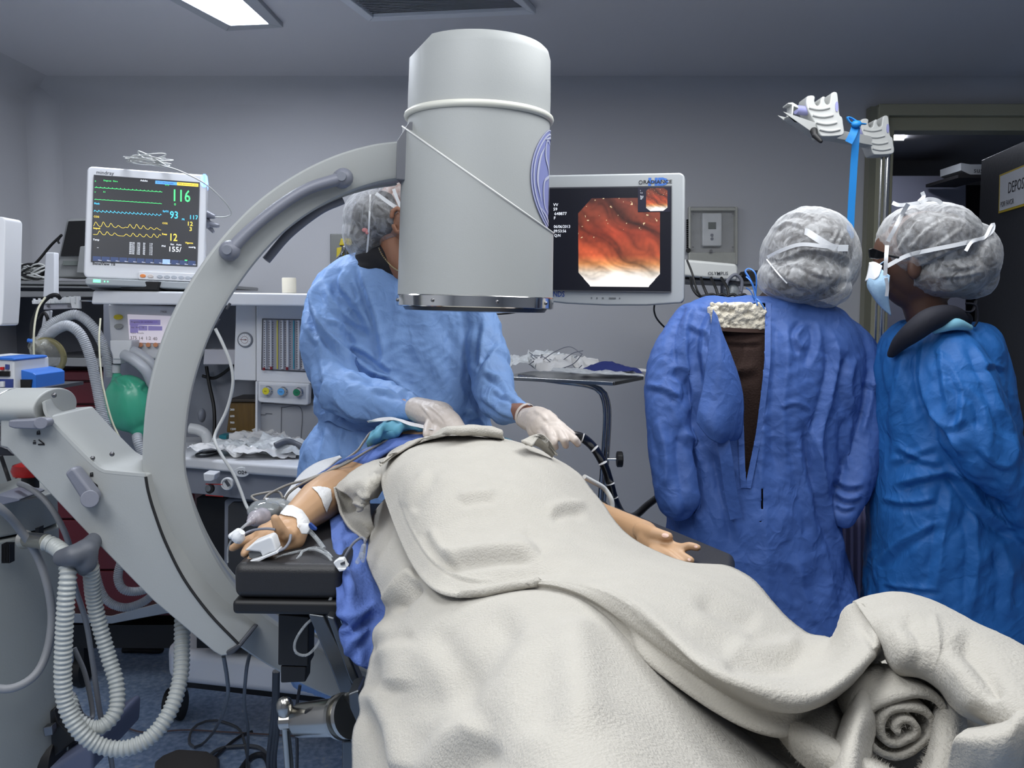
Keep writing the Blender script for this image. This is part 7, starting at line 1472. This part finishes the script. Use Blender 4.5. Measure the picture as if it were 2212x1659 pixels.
# waist tie
g = G(); ribbon(g, [hit(bv, x, y, .004, 2.3) for x, y in ((690, 906), (712, 900), (735, 912), (770, 925), (820, 935), (865, 938))], .022); g.build('waist_tie', m_gs, sg_, smooth=60, solid=.003)
# neckline: dark undershirt and chain
g = G(); limb(g, [(800, 560, 2.47, 34), (830, 565, 2.45, 34), (868, 590, 2.44, 30)]); g.ell(P(830, 580, 2.5), (.11, .09, .03)); me = remeshed(g, .006, 4); o = link_mesh('undershirt', me, M('undershirt_black', (20, 20, 26), .8), sg_); finish(o, 180)
limb_n = None
g = G(); limb(g, [(852, 520, 2.455, 32), (858, 560, 2.435, 30), (868, 588, 2.42, 22)]); me = remeshed(g, .006, 3); o = link_mesh('neck_skin', me, m_sk2, sg_); finish(o, 180)
g = G(); g.tube(pxs([(818, 535, 2.40), (824, 548, 2.40), (834, 562, 2.395), (846, 575, 2.39), (860, 585, 2.385)]), .0022, 8, step=.003, corr=(.006, .0012)); g.build('necklace', M('gold_chain', (190, 170, 130), .25, 1), sg_)
# cuffs and gloves
m_glove = M('latex_glove', (194, 184, 176), .45, bump=.12, bscale=120, spec=.4)
def glove(chains, folds, par, bodyname='glove', vox=.0026):
    g = G()
    for c, r in chains: g.chain(pxs(c), r)
    me = remeshed(g, vox, 4, .5); displace(me, lambda V, N_: .0012*(ridged(V*[60, 60, 60], 9, 2)-.4)+strokes_disp(V, N_, folds)); o = link_mesh(bodyname, me, m_glove, par); finish(o, 180); return me, o
me, go_ = glove([([(1140, 905, 2.07), (1160, 908, 2.04), (1178, 918, 2.0)], [.027, .034, .034]), ([(1165, 925, 2.02), (1185, 930, 1.99)], [.030, .026]),
   ([(1180, 903, 2.0), (1202, 915, 1.97), (1222, 928, 1.96), (1236, 938, 1.95)], [.020, .0125, .0092, .0078]),      # index over the tube
   ([(1182, 925, 1.97), (1190, 940, 1.93), (1196, 955, 1.92), (1200, 966, 1.93)], [.015, .0095, .0088, .0075]),
   ([(1190, 922, 1.97), (1208, 936, 1.935), (1218, 950, 1.915), (1222, 962, 1.925)], [.015, .0095, .0088, .0078]),
   ([(1198, 918, 1.97), (1226, 938, 1.94), (1242, 950, 1.92), (1248, 958, 1.925)], [.014, .0095, .0088, .0080]),
   ([(1170, 925, 2.0), (1176, 945, 1.95), (1182, 962, 1.93), (1186, 972, 1.935)], [.016, .0098, .0088, .0078])],
   [([(1172, 905), (1182, 915), (1186, 930)], 2.5, -.002, 0), ([(1150, 885), (1170, 895), (1185, 912)], 4, .002, .5), ([(1176, 918), (1196, 914), (1206, 918)], 2.5, .0018, .6)], sg_)
g = G(); c = P(1134, 897, 2.085); ax_ = P(1160, 908, 2.04)-P(1120, 890, 2.1); ax_ /= np.linalg.norm(ax_); g.lathe([(-.003, .0275), (0, .030), (.004, .0302), (.007, .0285)], c, ax_, 32, cap=False); g.build('cuff_roll', m_glove, go_, smooth=180)
me, go2 = glove([([(900, 884, 2.11), (925, 893, 2.07), (950, 900, 2.04)], [.030, .034, .036]), ([(945, 898, 2.04), (970, 915, 2.0), (988, 930, 1.97)], [.035, .030, .022]), ([(965, 905, 2.02), (990, 925, 1.99), (1000, 940, 1.97)], [.022, .014, .01]), ([(975, 915, 2.0), (985, 935, 1.97), (980, 955, 1.95)], [.02, .012, .01]), ([(960, 920, 2.0), (965, 940, 1.97), (962, 958, 1.96)], [.02, .012, .01]), ([(945, 915, 2.02), (945, 935, 1.98), (940, 950, 1.97)], [.018, .012, .01]), ([(940, 905, 2.03), (925, 925, 2.0), (922, 938, 1.98)], [.018, .012, .01])],
   [([(905, 870), (930, 900), (935, 915)], 3, .002, .6), ([(925, 875), (950, 895), (965, 915)], 3, .002, .6), ([(940, 872), (955, 880), (968, 880)], 2.5, .0015, .6)], sg_)
# ------------------------------------------------------------------ bouffant caps
m_cap = film('cap_nonwoven_white', (188, 190, 192), .16, .55, 40, .75)
m_hair = M('dark_hair', (44, 38, 36), .7, bump=.8, bscale=60, stretch=(1, 1, .2))
m_strap = M('strap_white', (222, 224, 226), .7, bump=.1, bscale=80)
def cap(blobs, strokes, par, seed, hair, vox=.0034, amp=.0025, cs=(22, 22, 9)):
    g = G()
    for (x, y, Y, rx, ry, rd) in blobs: g.ell(P(x, y, Y), (m_px(rx, Y), rd, m_px(ry, Y)), 40, 28)
    me = remeshed(g, vox, 6, .5)
    displace(me, lambda V, N_: amp*(ridged(V*np.array(cs), seed, 3, 2.5)-.5)+.0022*tents(V, seed, 34, 8, 1)+strokes_disp(V, N_, strokes, False, True))
    o = link_mesh('bouffant_cap', me, m_cap, par); finish(o, 180)
    g = G()
    for (x, y, Y, rx, ry, rd) in hair: g.ell(P(x, y, Y), (m_px(rx, Y), rd, m_px(ry, Y)), 28, 20)
    me2 = remeshed(g, .008, 4); o2 = link_mesh('hair', me2, m_hair, par); finish(o2, 180)
    return bvh_of(me, wloc(par)), o
def strap(bv, pts, w, par, off=.004, name='mask_strap', mat=None, Yd=2.2):
    g = G(); ribbon(g, [hit(bv, x, y, off, Yd) if len(p) == 0 else P(x, y, p[0]) for x, y, *p in pts], m_px(w, Yd)); return g.build(name, mat or m_strap, par, smooth=60, solid=.0008)
bv, cp_ = cap([(830, 470, 2.50, 88, 68, .13), (795, 505, 2.50, 54, 62, .10), (860, 430, 2.50, 62, 40, .12), (800, 545, 2.5, 28, 24, .07)],
   [([(792, 430), (785, 480), (792, 540)], 4, .004, .8), ([(812, 420), (805, 480), (800, 550)], 4, .004, .8), ([(765, 470), (760, 510), (780, 545)], 5, .004, .8), ([(830, 415), (850, 440), (862, 470)], 4, .004, .8)], sg_, 31, [(835, 472, 2.50, 74, 58, .11), (800, 500, 2.50, 44, 48, .085)])
strap(bv, [(812, 418), (832, 432), (852, 446), (868, 455)], 8, sg_, Yd=2.4); strap(bv, [(850, 408), (858, 430), (868, 452)], 7, sg_, Yd=2.4); strap(bv, [(800, 420), (798, 470), (795, 520), (792, 552)], 4, sg_, Yd=2.4)
g = G(); q = hit(bv, 788, 497, .002, 2.4); g.ell(q, (.008, .003, .006), 12, 8); g.ell(q+[.006, 0, -.006], (.005, .003, .006), 12, 8); g.build('print_spot', M('print_pink', (196, 130, 130), .7), cp_, smooth=180)
# ear on top of the cap edge
g = G(); e0 = P(858, 478, 2.372)
pts = [P(x, y, 2.372) for x, y in ((846, 468), (848, 456), (858, 450), (868, 456), (870, 475), (866, 492), (862, 503), (855, 500), (850, 488))]
g.chain(pts, [.006]*len(pts)); g.ell(P(860, 480, 2.385), (.013, .008, .028), 18, 12); g.ell(P(861, 500, 2.378), (.008, .008, .010)); me = remeshed(g, .0025, 3); o = link_mesh('ear', me, m_sk2, sg_); finish(o, 180)
# ------------------------------------------------------------------ middle person seen from behind
mp = thing('person', 'person seen from behind in a blue gown hanging open over a brown tunic', 'person', P(1640, 1400, 2.35)*[1, 1, 0])
YM = 2.35
g = G(); loftz(g, [(668, 1560, 1720, YM, .06), (700, 1500, 1800, YM, .09), (800, 1490, 1820, YM, .11), (1000, 1480, 1780, YM, .12), (1200, 1470, 1800, YM, .14), (1290, 1490, 1790, YM, .1)])
limb(g, [(1650, 700, YM, 50), (1690, 640, YM-.02, 38), (1730, 590, YM-.04, 40)]); g.ell(P(1738, 560, YM-.03), (.08, .10, .105), 28, 20); g.ell(P(1738, 585, YM+.07), (.03, .03, .03))
for x_ in (1560, 1710):
    limb(g, [(x_, 1250, YM, 62), (x_, 1400, YM, 46), (x_, 1600, YM, 30)]); a = P(x_, 1600, YM); g.chain([a, [a[0], YM, .09]], [.04, .035]); g.chain([[a[0], YM, .05], [a[0], YM+.17, .035]], [.042, .035])
limb(g, [(1500, 730, YM, 34), (1445, 850, YM-.04, 30), (1455, 1000, YM-.08, 24), (1480, 1060, YM-.1, 20)]); limb(g, [(1810, 740, YM, 36), (1860, 880, YM-.03, 30), (1845, 1040, YM-.06, 24), (1815, 1110, YM-.08, 20)])
me = remeshed(g, .006, 4); o = link_mesh('body', me, M('skin_dark_trousers', (60, 48, 44), .7), mp); finish(o, 180)
g = G(); loftz(g, [(672, 1525, 1760, YM-.005, .085), (700, 1505, 1800, YM-.01, .112), (800, 1490, 1810, YM-.01, .128), (900, 1490, 1800, YM-.01, .132), (1050, 1480, 1790, YM-.01, .145), (1130, 1470, 1790, YM-.01, .15)]); me = remeshed(g, .006, 4)
displace(me, lambda V, N_: strokes_disp(V, N_, [([(1545, 735), (1600, 740), (1650, 738)], 4, .006, 1), ([(1560, 780), (1590, 800), (1640, 790)], 12, .006, .8), ([(1615, 740), (1605, 780), (1590, 810)], 5, .005, 1)])); o = link_mesh('tunic', me, M('tunic_brown', (52, 34, 28), .9, bump=.3, bscale=200), mp); finish(o, 180)
# fleece collar
g = G(); rng = np.random.default_rng(5)
cbv = bvh_of(me, wloc(mp))
g.slab([(1536, 664), (1552, 656), (1600, 652), (1650, 660), (1655, 700), (1648, 714), (1600, 712), (1542, 706), (1536, 700)], YM-.125, .07)
for i in range(230):
    x, y = rng.uniform(1538, 1654), rng.uniform(656, 710); r_ = rng.uniform(.005, .0085); g.ell(P(x, y, YM-.127+rng.uniform(-.004, .004)), (r_, r_*.7, r_*.8), 8, 6)
me = remeshed(g, .0022, 1, .4); o = link_mesh('fleece_collar', me, M('fleece_cream', (214, 206, 188), .95, bump=.6, bscale=200), mp); finish(o, 180)
g = G(); ribbon(g, [P(1538, 709, YM-.128), P(1590, 713, YM-.134), P(1652, 715, YM-.128)], .010, nrm=(0, 1, 0)); g.build('collar_band', M('band_brown', (66, 46, 38), .8), mp, solid=.003)
m_gm = gown_mat('gown_mid_blue', (62, 92, 154))
secs = [(640, 1530, 1735, YM-.01, .055), (656, 1490, 1790, YM-.01, .10), (690, 1462, 1835, YM-.01, .132), (740, 1450, 1862, YM-.02, .155), (820, 1450, 1866, YM-.03, .165), (900, 1452, 1850, YM-.03, .17), (1000, 1450, 1815, YM-.03, .18), (1080, 1440, 1795, YM-.03, .19), (1180, 1440, 1812, YM-.03, .20), (1300, 1445, 1848, YM-.03, .21), (1420, 1450, 1870, YM-.03, .22)]
lmb = [[(1492, 690, 2.31, 36), (1462, 745, 2.29, 44), (1444, 810, 2.27, 48), (1442, 880, 2.24, 46), (1446, 950, 2.22, 46), (1452, 1020, 2.2, 44), (1462, 1080, 2.18, 42)],
       [(1800, 705, 2.32, 38), (1846, 760, 2.30, 50), (1866, 830, 2.28, 52), (1866, 900, 2.26, 50), (1858, 970, 2.24, 46), (1845, 1035, 2.22, 44), (1828, 1085, 2.2, 34), (1820, 1108, 2.19, 27)]]
S = [([(1500, 655), (1480, 700), (1475, 760), (1490, 830)], 9, .012, .9), ([(1560, 650), (1530, 700), (1520, 760), (1535, 840)], 9, .014, .9), ([(1440, 790), (1480, 800), (1500, 850), (1480, 900)], 9, .010, 1), ([(1395, 830), (1440, 840), (1470, 860)], 6, .008, 1), ([(1420, 900), (1440, 980), (1440, 1060)], 10, .010, .8), ([(1500, 900), (1490, 980), (1500, 1080), (1530, 1160)], 12, .012, .9), ([(1470, 930), (1500, 960), (1520, 1010)], 8, .009, 1), ([(1550, 960), (1570, 1060), (1600, 1180)], 8, .010, 1),
     ([(1700, 680), (1700, 780), (1690, 900), (1700, 1050)], 12, .012, .9), ([(1740, 700), (1720, 730), (1740, 760)], 6, .009, 1.1), ([(1760, 690), (1770, 740), (1750, 800)], 7, .008, 1), ([(1790, 700), (1810, 780), (1790, 880), (1770, 960), (1780, 1080)], 9, .014, 1.1), ([(1750, 900), (1770, 1000), (1790, 1110), (1830, 1230)], 9, .014, 1), ([(1720, 930), (1740, 1040), (1770, 1180)], 10, .008, .8), ([(1850, 760), (1835, 830), (1850, 900)], 9, .010, 1), ([(1890, 790), (1880, 870), (1860, 950)], 7, .009, 1), ([(1860, 820), (1900, 840), (1915, 870)], 6, .007, 1),
     ([(1800, 1030), (1830, 1050), (1865, 1045)], 5, .009, 1.2), ([(1800, 1060), (1830, 1078), (1860, 1070)], 5, .009, 1.2), ([(1805, 1088), (1825, 1098), (1848, 1090)], 4, .007, 1.2), ([(1840, 900), (1830, 960), (1835, 1020)], 7, .009, 1), ([(1650, 730), (1648, 900), (1640, 1100)], 6, .008, .7), ([(1680, 880), (1720, 870), (1760, 890)], 4, .004, 1), ([(1650, 1080), (1655, 1200), (1660, 1320)], 16, .008, .6), ([(1720, 1200), (1740, 1290), (1760, 1360)], 12, .008, .7), ([(1480, 700), (1530, 720), (1540, 760)], 6, .006, 1)]
open_ = [(1542, 655), (1655, 655), (1654, 720), (1653, 780), (1648, 830), (1642, 880), (1634, 940), (1622, 1000), (1612, 1050), (1608, 1010), (1606, 950), (1604, 900), (1600, 850), (1590, 810), (1575, 780), (1558, 745), (1546, 710)]
op2 = [(1556, 950), (1566, 990), (1572, 1040), (1574, 1100), (1566, 1060), (1560, 1010)]
op3 = [(1646, 1056), (1649, 1060), (1646, 1110), (1642, 1130)]
me = make_gown(secs, lmb, S, vox=.0050, crumple=.013, seed=41, cut=[open_, op2, op3])
gw = link_mesh('gown', me, m_gm, mp); finish(gw, 180, solid=.0015, soff=-1); bv = bvh_of(me, wloc(mp))
g = G(); 
for pl_ in ([(1655, 655), (1654, 720), (1653, 780), (1648, 830), (1642, 880), (1634, 940), (1622, 1000), (1611, 1054)], [(1542, 655), (1546, 710), (1558, 745), (1575, 780), (1590, 810), (1600, 850), (1604, 900), (1606, 950), (1608, 1010), (1611, 1054)]):
    s_ = 3 if pl_[0][0] > 1600 else -3
    ribbon(g, [hit(bv, x+s_*1.5, y, .003, YM-.19) for x, y in pl_], .014)
g.build('gown_hem', m_gm, mp, smooth=60, solid=.002)
# turned-out flap left of the opening
flp = np.array([[P(1540, 668, 2.14), P(1536, 700, 2.13), P(1530, 760, 2.12), P(1520, 830, 2.11), P(1508, 880, 2.10), P(1504, 912, 2.10)],
                [P(1552, 690, 2.12), P(1556, 730, 2.11), P(1556, 790, 2.09), P(1545, 860, 2.08), P(1530, 910, 2.07), P(1530, 945, 2.08)],
                [P(1560, 720, 2.13), P(1578, 770, 2.12), P(1588, 830, 2.10), P(1580, 880, 2.08), P(1562, 930, 2.07), P(1555, 958, 2.08)],
                [P(1562, 735, 2.15), P(1588, 790, 2.14), P(1604, 850, 2.13), P(1606, 900, 2.12), P(1600, 945, 2.12), P(1575, 955, 2.12)]])
g = G(); g.grid(bicubic(flp, 10)); me = g.mesh('f'); displace(me, lambda V, N_: .005*(vnoise(V*[18, 18, 9], 3)-.5)); o = link_mesh('gown_flap', me, m_gm, mp); finish(o, 180, solid=.002)
g = G(); ribbon(g, [P(1562, 950, 2.10), P(1570, 1000, 2.10), P(1578, 1060, 2.11), P(1590, 1120, 2.12)], .03, nrm=(0, 1, 0)); g.build('gown_flap', m_gm, mp, smooth=60, solid=.002)
# neck tie
m_tie = M('tie_blue', (50, 110, 190), .6)
for pts in ([(1632, 640, 2.2), (1628, 620, 2.19), (1618, 600, 2.19), (1610, 586, 2.2), (1618, 580, 2.2), (1630, 588, 2.19), (1634, 605, 2.19), (1632, 640, 2.19)], [(1612, 598, 2.19), (1622, 608, 2.18), (1630, 630, 2.18), (1636, 660, 2.17)], [(1624, 640, 2.19), (1640, 650, 2.17), (1652, 668, 2.17)], [(1630, 650, 2.18), (1622, 630, 2.18), (1612, 622, 2.19)]):
    g = G(); g.tube(pxs(pts), .0028, 8, flat=.5); g.build('neck_tie', m_tie, mp, smooth=60)
bv, cp_ = cap([(1748, 540, 2.30, 92, 92, .15), (1735, 600, 2.27, 96, 56, .13), (1700, 560, 2.30, 54, 80, .12), (1795, 560, 2.30, 54, 84, .12), (1775, 625, 2.26, 58, 40, .10), (1815, 530, 2.30, 30, 48, .08)],
   [([(1660, 555), (1690, 560), (1740, 540), (1800, 545), (1835, 560)], 6, .006, .9), ([(1655, 560), (1700, 600), (1760, 630)], 7, .005, .7), ([(1800, 470), (1810, 500), (1790, 530)], 3, .004, .9), ([(1825, 495), (1815, 520), (1800, 545)], 3, .004, .9), ([(1690, 470), (1720, 460), (1770, 475)], 4, .004, .8), ([(1665, 500), (1700, 480), (1740, 490)], 4, .004, .8), ([(1660, 600), (1700, 640), (1750, 655)], 6, .004, .7), ([(1832, 540), (1830, 600), (1815, 640)], 5, .005, .9), ([(1680, 580), (1720, 570), (1760, 590), (1800, 600)], 4, .004, .8)], mp, 51, [(1748, 545, 2.31, 84, 82, .135), (1742, 605, 2.28, 80, 46, .112)], amp=.004)
strap(bv, [(1832, 536), (1800, 534), (1770, 518), (1745, 502), (1738, 500)], 14, mp, name='cap_band', Yd=2.15); strap(bv, [(1658, 556), (1690, 540), (1730, 528), (1780, 532), (1832, 538)], 8, mp, Yd=2.15)
strap(bv, [(1656, 560), (1680, 590), (1700, 612)], 3, mp, Yd=2.15)
# ------------------------------------------------------------------ right person in profile
rp = thing('person', 'masked person in profile wearing a bright blue gown, dark glasses and white cap', 'person', P(2040, 1400, 2.2)*[1, 1, 0])
YR = 2.2; m_sk3 = M('skin_dark', (84, 58, 46), .5, bump=.05, bscale=250)
g = G(); loftz(g, [(700, 1960, 2080, YR, .06), (740, 1925, 2130, YR, .10), (850, 1910, 2160, YR, .12), (1000, 1910, 2160, YR, .13), (1200, 1900, 2180, YR, .14), (1300, 1920, 2160, YR, .1)])
limb(g, [(2030, 730, YR, 52), (2000, 670, YR, 44), (1990, 620, YR, 48)]); g.ell(P(1995, 560, YR), (.115, .085, .118), 30, 22); limb(g, [(1935, 590, YR, 34), (1950, 625, YR, 34), (1990, 650, YR, 30)])
g.ell(P(1908, 548, YR), (.018, .05, .05), 16, 12); g.ell(P(1893, 586, YR), (.022, .014, .018), 14, 10); g.ell(P(1906, 620, YR), (.022, .026, .022), 14, 10); g.ell(P(1975, 578, YR-.085), (.018, .012, .03), 14, 10)
for x_ in (1980, 2090):
    limb(g, [(x_, 1280, YR, 60), (x_, 1450, YR, 44), (x_, 1650, YR, 30)]); a = P(x_, 1650, YR); g.chain([a, [a[0], YR, .09]], [.04, .035]); g.chain([[a[0], YR, .05], [a[0]-.15, YR, .035]], [.042, .035])
limb(g, [(2050, 760, YR-.1, 40), (2100, 930, YR-.16, 32), (2210, 1090, YR-.1, 24), (2230, 1180, YR-.08, 20)])
me = remeshed(g, .0052, 4); o = link_mesh('body', me, m_sk3, rp); finish(o, 180)
m_gr = gown_mat('gown_bright_blue', (32, 92, 158))
secs = [(690, 1985, 2085, YR, .06), (702, 1948, 2118, YR, .10), (740, 1912, 2150, YR, .135), (800, 1896, 2165, YR, .15), (880, 1895, 2180, YR, .16), (960, 1896, 2185, YR, .165), (1020, 1890, 2170, YR, .165), (1060, 1888, 2175, YR, .17), (1160, 1886, 2205, YR, .19), (1300, 1880, 2235, YR, .2), (1480, 1875, 2260, YR, .21)]
lmb = [[(2050, 742, 2.12, 50), (2062, 800, 2.08, 72), (2080, 870, 2.05, 78), (2110, 940, 2.02, 74), (2150, 1000, 2.0, 60), (2195, 1060, 2.0, 46), (2225, 1130, 2.02, 38), (2235, 1180, 2.04, 30)]]
S = [([(2000, 720), (1990, 800), (2010, 880), (2060, 950), (2090, 990)], 9, .014, 1), ([(2030, 740), (2040, 820), (2050, 900)], 8, .008, .8), ([(2100, 730), (2130, 800), (2160, 880), (2190, 940)], 9, .010, .9), ([(1960, 760), (1940, 830), (1930, 900)], 10, .008, .8), ([(1920, 1050), (1990, 1030), (2050, 1020), (2090, 1040)], 8, .012, 1.1), ([(1900, 1075), (1960, 1085), (2030, 1075)], 6, .009, 1), ([(2050, 1000), (2100, 1070), (2150, 1120), (2205, 1150)], 9, .014, 1.1), ([(2060, 1030), (2040, 1150), (2020, 1300)], 12, .010, .8), ([(2100, 1090), (2110, 1200), (2100, 1330)], 10, .010, .9), ([(1900, 1260), (1960, 1270), (2040, 1275)], 4, .007, 1), ([(1895, 1225), (1930, 1180), (1980, 1150), (2040, 1120)], 8, .008, .9), ([(2160, 1150), (2180, 1250), (2170, 1350)], 10, .009, .9),
     ([(2120, 790), (2150, 790), (2170, 800)], 5, .006, 1), ([(2080, 830), (2120, 870), (2130, 930)], 8, .007, .9), ([(1930, 960), (1990, 990), (2040, 1000)], 7, .008, 1), ([(1915, 1000), (1970, 980), (2030, 960)], 7, .006, 1), ([(2110, 960), (2150, 1000), (2190, 1010)], 7, .008, 1), ([(2000, 880), (2050, 920), (2090, 900)], 8, .006, .9), ([(2050, 780), (2080, 850), (2070, 940)], 7, .007, .9)]
me = make_gown(secs, lmb, S, vox=.0050, crumple=.014, seed=71)
gw = link_mesh('gown', me, m_gr, rp); finish(gw, 180)
g = G(); limb(g, [(2085, 690, 2.12, 16), (2050, 680, 2.08, 22), (2010, 690, 2.06, 26), (1975, 715, 2.07, 24), (1945, 740, 2.1, 18), (1925, 765, 2.13, 10)]); me = remeshed(g, .006, 3); o = link_mesh('dark_collar', me, M('collar_navy', (14, 16, 30), .8), rp); finish(o, 180)
g = G(); limb(g, [(2020, 712, 2.07, 10), (2060, 700, 2.06, 14), (2095, 708, 2.08, 8)]); me = remeshed(g, .005, 3); o = link_mesh('inner_collar', me, M('collar_mint', (120, 176, 196), .8), rp); finish(o, 180)
for pts in ([(2085, 655, 2.1), (2108, 660, 2.09), (2112, 690, 2.09), (2105, 705, 2.09)], [(2075, 672, 2.09), (2100, 672, 2.09), (2108, 650, 2.1)]):
    g = G(); g.tube(pxs(pts), .005, 8, flat=.5); g.build('collar_tie', M('collar_navy', (14, 16, 30)), rp, smooth=60)
bv, cp_ = cap([(2010, 520, 2.18, 98, 82, .135), (1965, 520, 2.18, 60, 72, .12), (2085, 560, 2.18, 58, 82, .12), (2040, 590, 2.17, 88, 54, .12), (2100, 600, 2.18, 42, 46, .09)],
   [([(1912, 600), (1950, 585), (2000, 565), (2060, 535), (2120, 515)], 5, .006, .9), ([(1925, 480), (1950, 460), (1990, 450)], 4, .004, .8), ([(2050, 470), (2000, 500), (1960, 545)], 4, .004, .8), ([(2085, 490), (2040, 520), (1980, 560)], 4, .004, .8), ([(1990, 470), (1960, 510), (1935, 550)], 4, .004, .8), ([(2000, 625), (2060, 625), (2110, 600)], 5, .004, .8), ([(1980, 600), (1975, 630), (1990, 645)], 5, .005, .8), ([(2140, 520), (2120, 560), (2130, 620)], 5, .004, .8), ([(2010, 560), (2060, 580), (2120, 570)], 4, .003, .8), ([(2020, 600), (2080, 595), (2130, 585)], 4, .003, .8)], rp, 61, [(2012, 530, 2.18, 88, 72, .118), (2070, 575, 2.18, 66, 66, .108)], amp=.004)
strap(bv, [(1916, 575, 2.10), (1960, 552), (2010, 540), (2070, 528), (2110, 518)], 9, rp, Yd=2.05); strap(bv, [(1918, 522), (1935, 490), (1950, 460), (1962, 440)], 9, rp, Yd=2.05)
strap(bv, [(2110, 518), (2128, 512), (2140, 490, 2.08), (2146, 484, 2.08), (2144, 498, 2.08), (2128, 512), (2100, 522), (2086, 542, 2.04)], 7, rp, Yd=2.05)
strap(bv, [(1985, 436), (1995, 425, 2.1), (1992, 415, 2.1)], 8, rp, Yd=2.08); strap(bv, [(1928, 438, 2.12), (1945, 443, 2.1), (1985, 438), (2005, 430, 2.1), (2025, 433, 2.1), (2034, 440, 2.1)], 8, rp, Yd=2.08)
# mask, eye shield, glasses
g = G(); mg = np.array([[P(1918, 560, 2.19), P(1900, 572, 2.13), P(1908, 585, 2.08), P(1922, 595, 2.06)], [P(1885, 590, 2.18), P(1878, 596, 2.13), P(1895, 612, 2.08), P(1920, 620, 2.06)], [P(1873, 615, 2.18), P(1876, 622, 2.13), P(1895, 640, 2.09), P(1920, 650, 2.08)], [P(1885, 640, 2.18), P(1892, 650, 2.14), P(1905, 665, 2.11), P(1925, 682, 2.10)]])
g.grid(bicubic(mg, 8)); g.build('surgical_mask', M('mask_pale_blue', (150, 182, 208), .8, bump=.2, bscale=60), rp, smooth=180, solid=.002)
g = G(); mg = np.array([[P(1878, 567, 2.16), P(1890, 566, 2.12), P(1906, 574, 2.09)], [P(1874, 590, 2.15), P(1885, 590, 2.11), P(1898, 596, 2.08)], [P(1869, 608, 2.15), P(1878, 604, 2.12), P(1890, 604, 2.09)]]); g.grid(bicubic(mg, 6)); g.build('mask_fold', m_strap, rp, smooth=180, solid=.002)
strap(bv, [(1912, 595, 2.06), (1914, 560, 2.05), (1916, 530, 2.06)], 8, rp, Yd=2.05); strap(bv, [(1914, 600, 2.05), (1917, 620, 2.06), (1915, 640, 2.07)], 7, rp, Yd=2.05)
gl = G(); gl.slab([(1877, 538), (1886, 536), (1911, 545), (1911, 557), (1896, 560), (1879, 557)], 2.08, .006); o = gl.build('glasses', m_blackg, rp, bevel=.002)
g = G(); g.chain(pxs([(1911, 550, 2.08), (1940, 556, 2.075)]), [.003, .003]); g.build('temple', m_black, o)
# grey-violet curtain strip seen between the two gowns
g = G(); A = [[P(1796+4*i, y, 2.75+.02*math.sin(i*1.6)) for i in range(24)] for y in np.linspace(1080, 1500, 8)]; g.grid(np.array(A)); tag(g.build('hanging_drape', M('drape_violet_grey', (96, 96, 132), .8), smooth=180, solid=.002), 'grey violet pleated drape visible between the two blue gowns', 'drape')
# trousers and clogs under the gowns
def legs(par, xs, Yc, toe, tm, sm_):
    for x_ in xs:
        g = G(); a = P(x_, 1320, Yc); g.chain([[a[0], Yc, .80], [a[0], Yc, .5], [a[0], Yc, .13]], [.10, .088, .078]); me = remeshed(g, .008, 4)
        displace(me, lambda V, N_: .006*tents(V, 5, 8, 6)); o = link_mesh('trouser_leg', me, tm, par); finish(o, 180)
        g = G(); d_ = np.array(toe, float); g.chain([[a[0], Yc, .06], np.array([a[0], Yc, .05])+d_*.09, np.array([a[0], Yc, .045])+d_*.19], [.052, .052, .044]); me = remeshed(g, .006, 4); V, _ = mv(me); V[:, 2] = np.maximum(V[:, 2], .002); me.vertices.foreach_set('co', V.ravel()); o = link_mesh('shoe', me, sm_, par); finish(o, 180)
m_scr = M('scrub_blue', (60, 84, 130), .8, bump=.1, bscale=80)
legs(sg_, (800, 925), 2.52, (0, -1, 0), m_scr, M('clog_white', (200, 200, 200), .5)); legs(mp, (1570, 1705), 2.35, (0, 1, 0), M('trouser_dark', (36, 34, 38), .8), m_black); legs(rp, (1985, 2085), 2.2, (-1, 0, 0), m_scr, m_black)
# surgeon's face, turned down and away behind the detector
g = G(); g.ell(P(880, 480, 2.50), (.078, .10, .11), 30, 22); g.ell(P(895, 520, 2.46), (.05, .06, .055), 20, 14); g.chain([P(905, 478, 2.40), P(908, 496, 2.385)], [.009, .014]); g.ell(P(892, 478, 2.405), (.016, .01, .01), 12, 8); g.ell(P(920, 478, 2.405), (.016, .01, .01), 12, 8); g.ell(P(906, 515, 2.405), (.022, .01, .008), 14, 8)
me = remeshed(g, .004, 4); o = link_mesh('face', me, m_sk2, sg_); finish(o, 180)
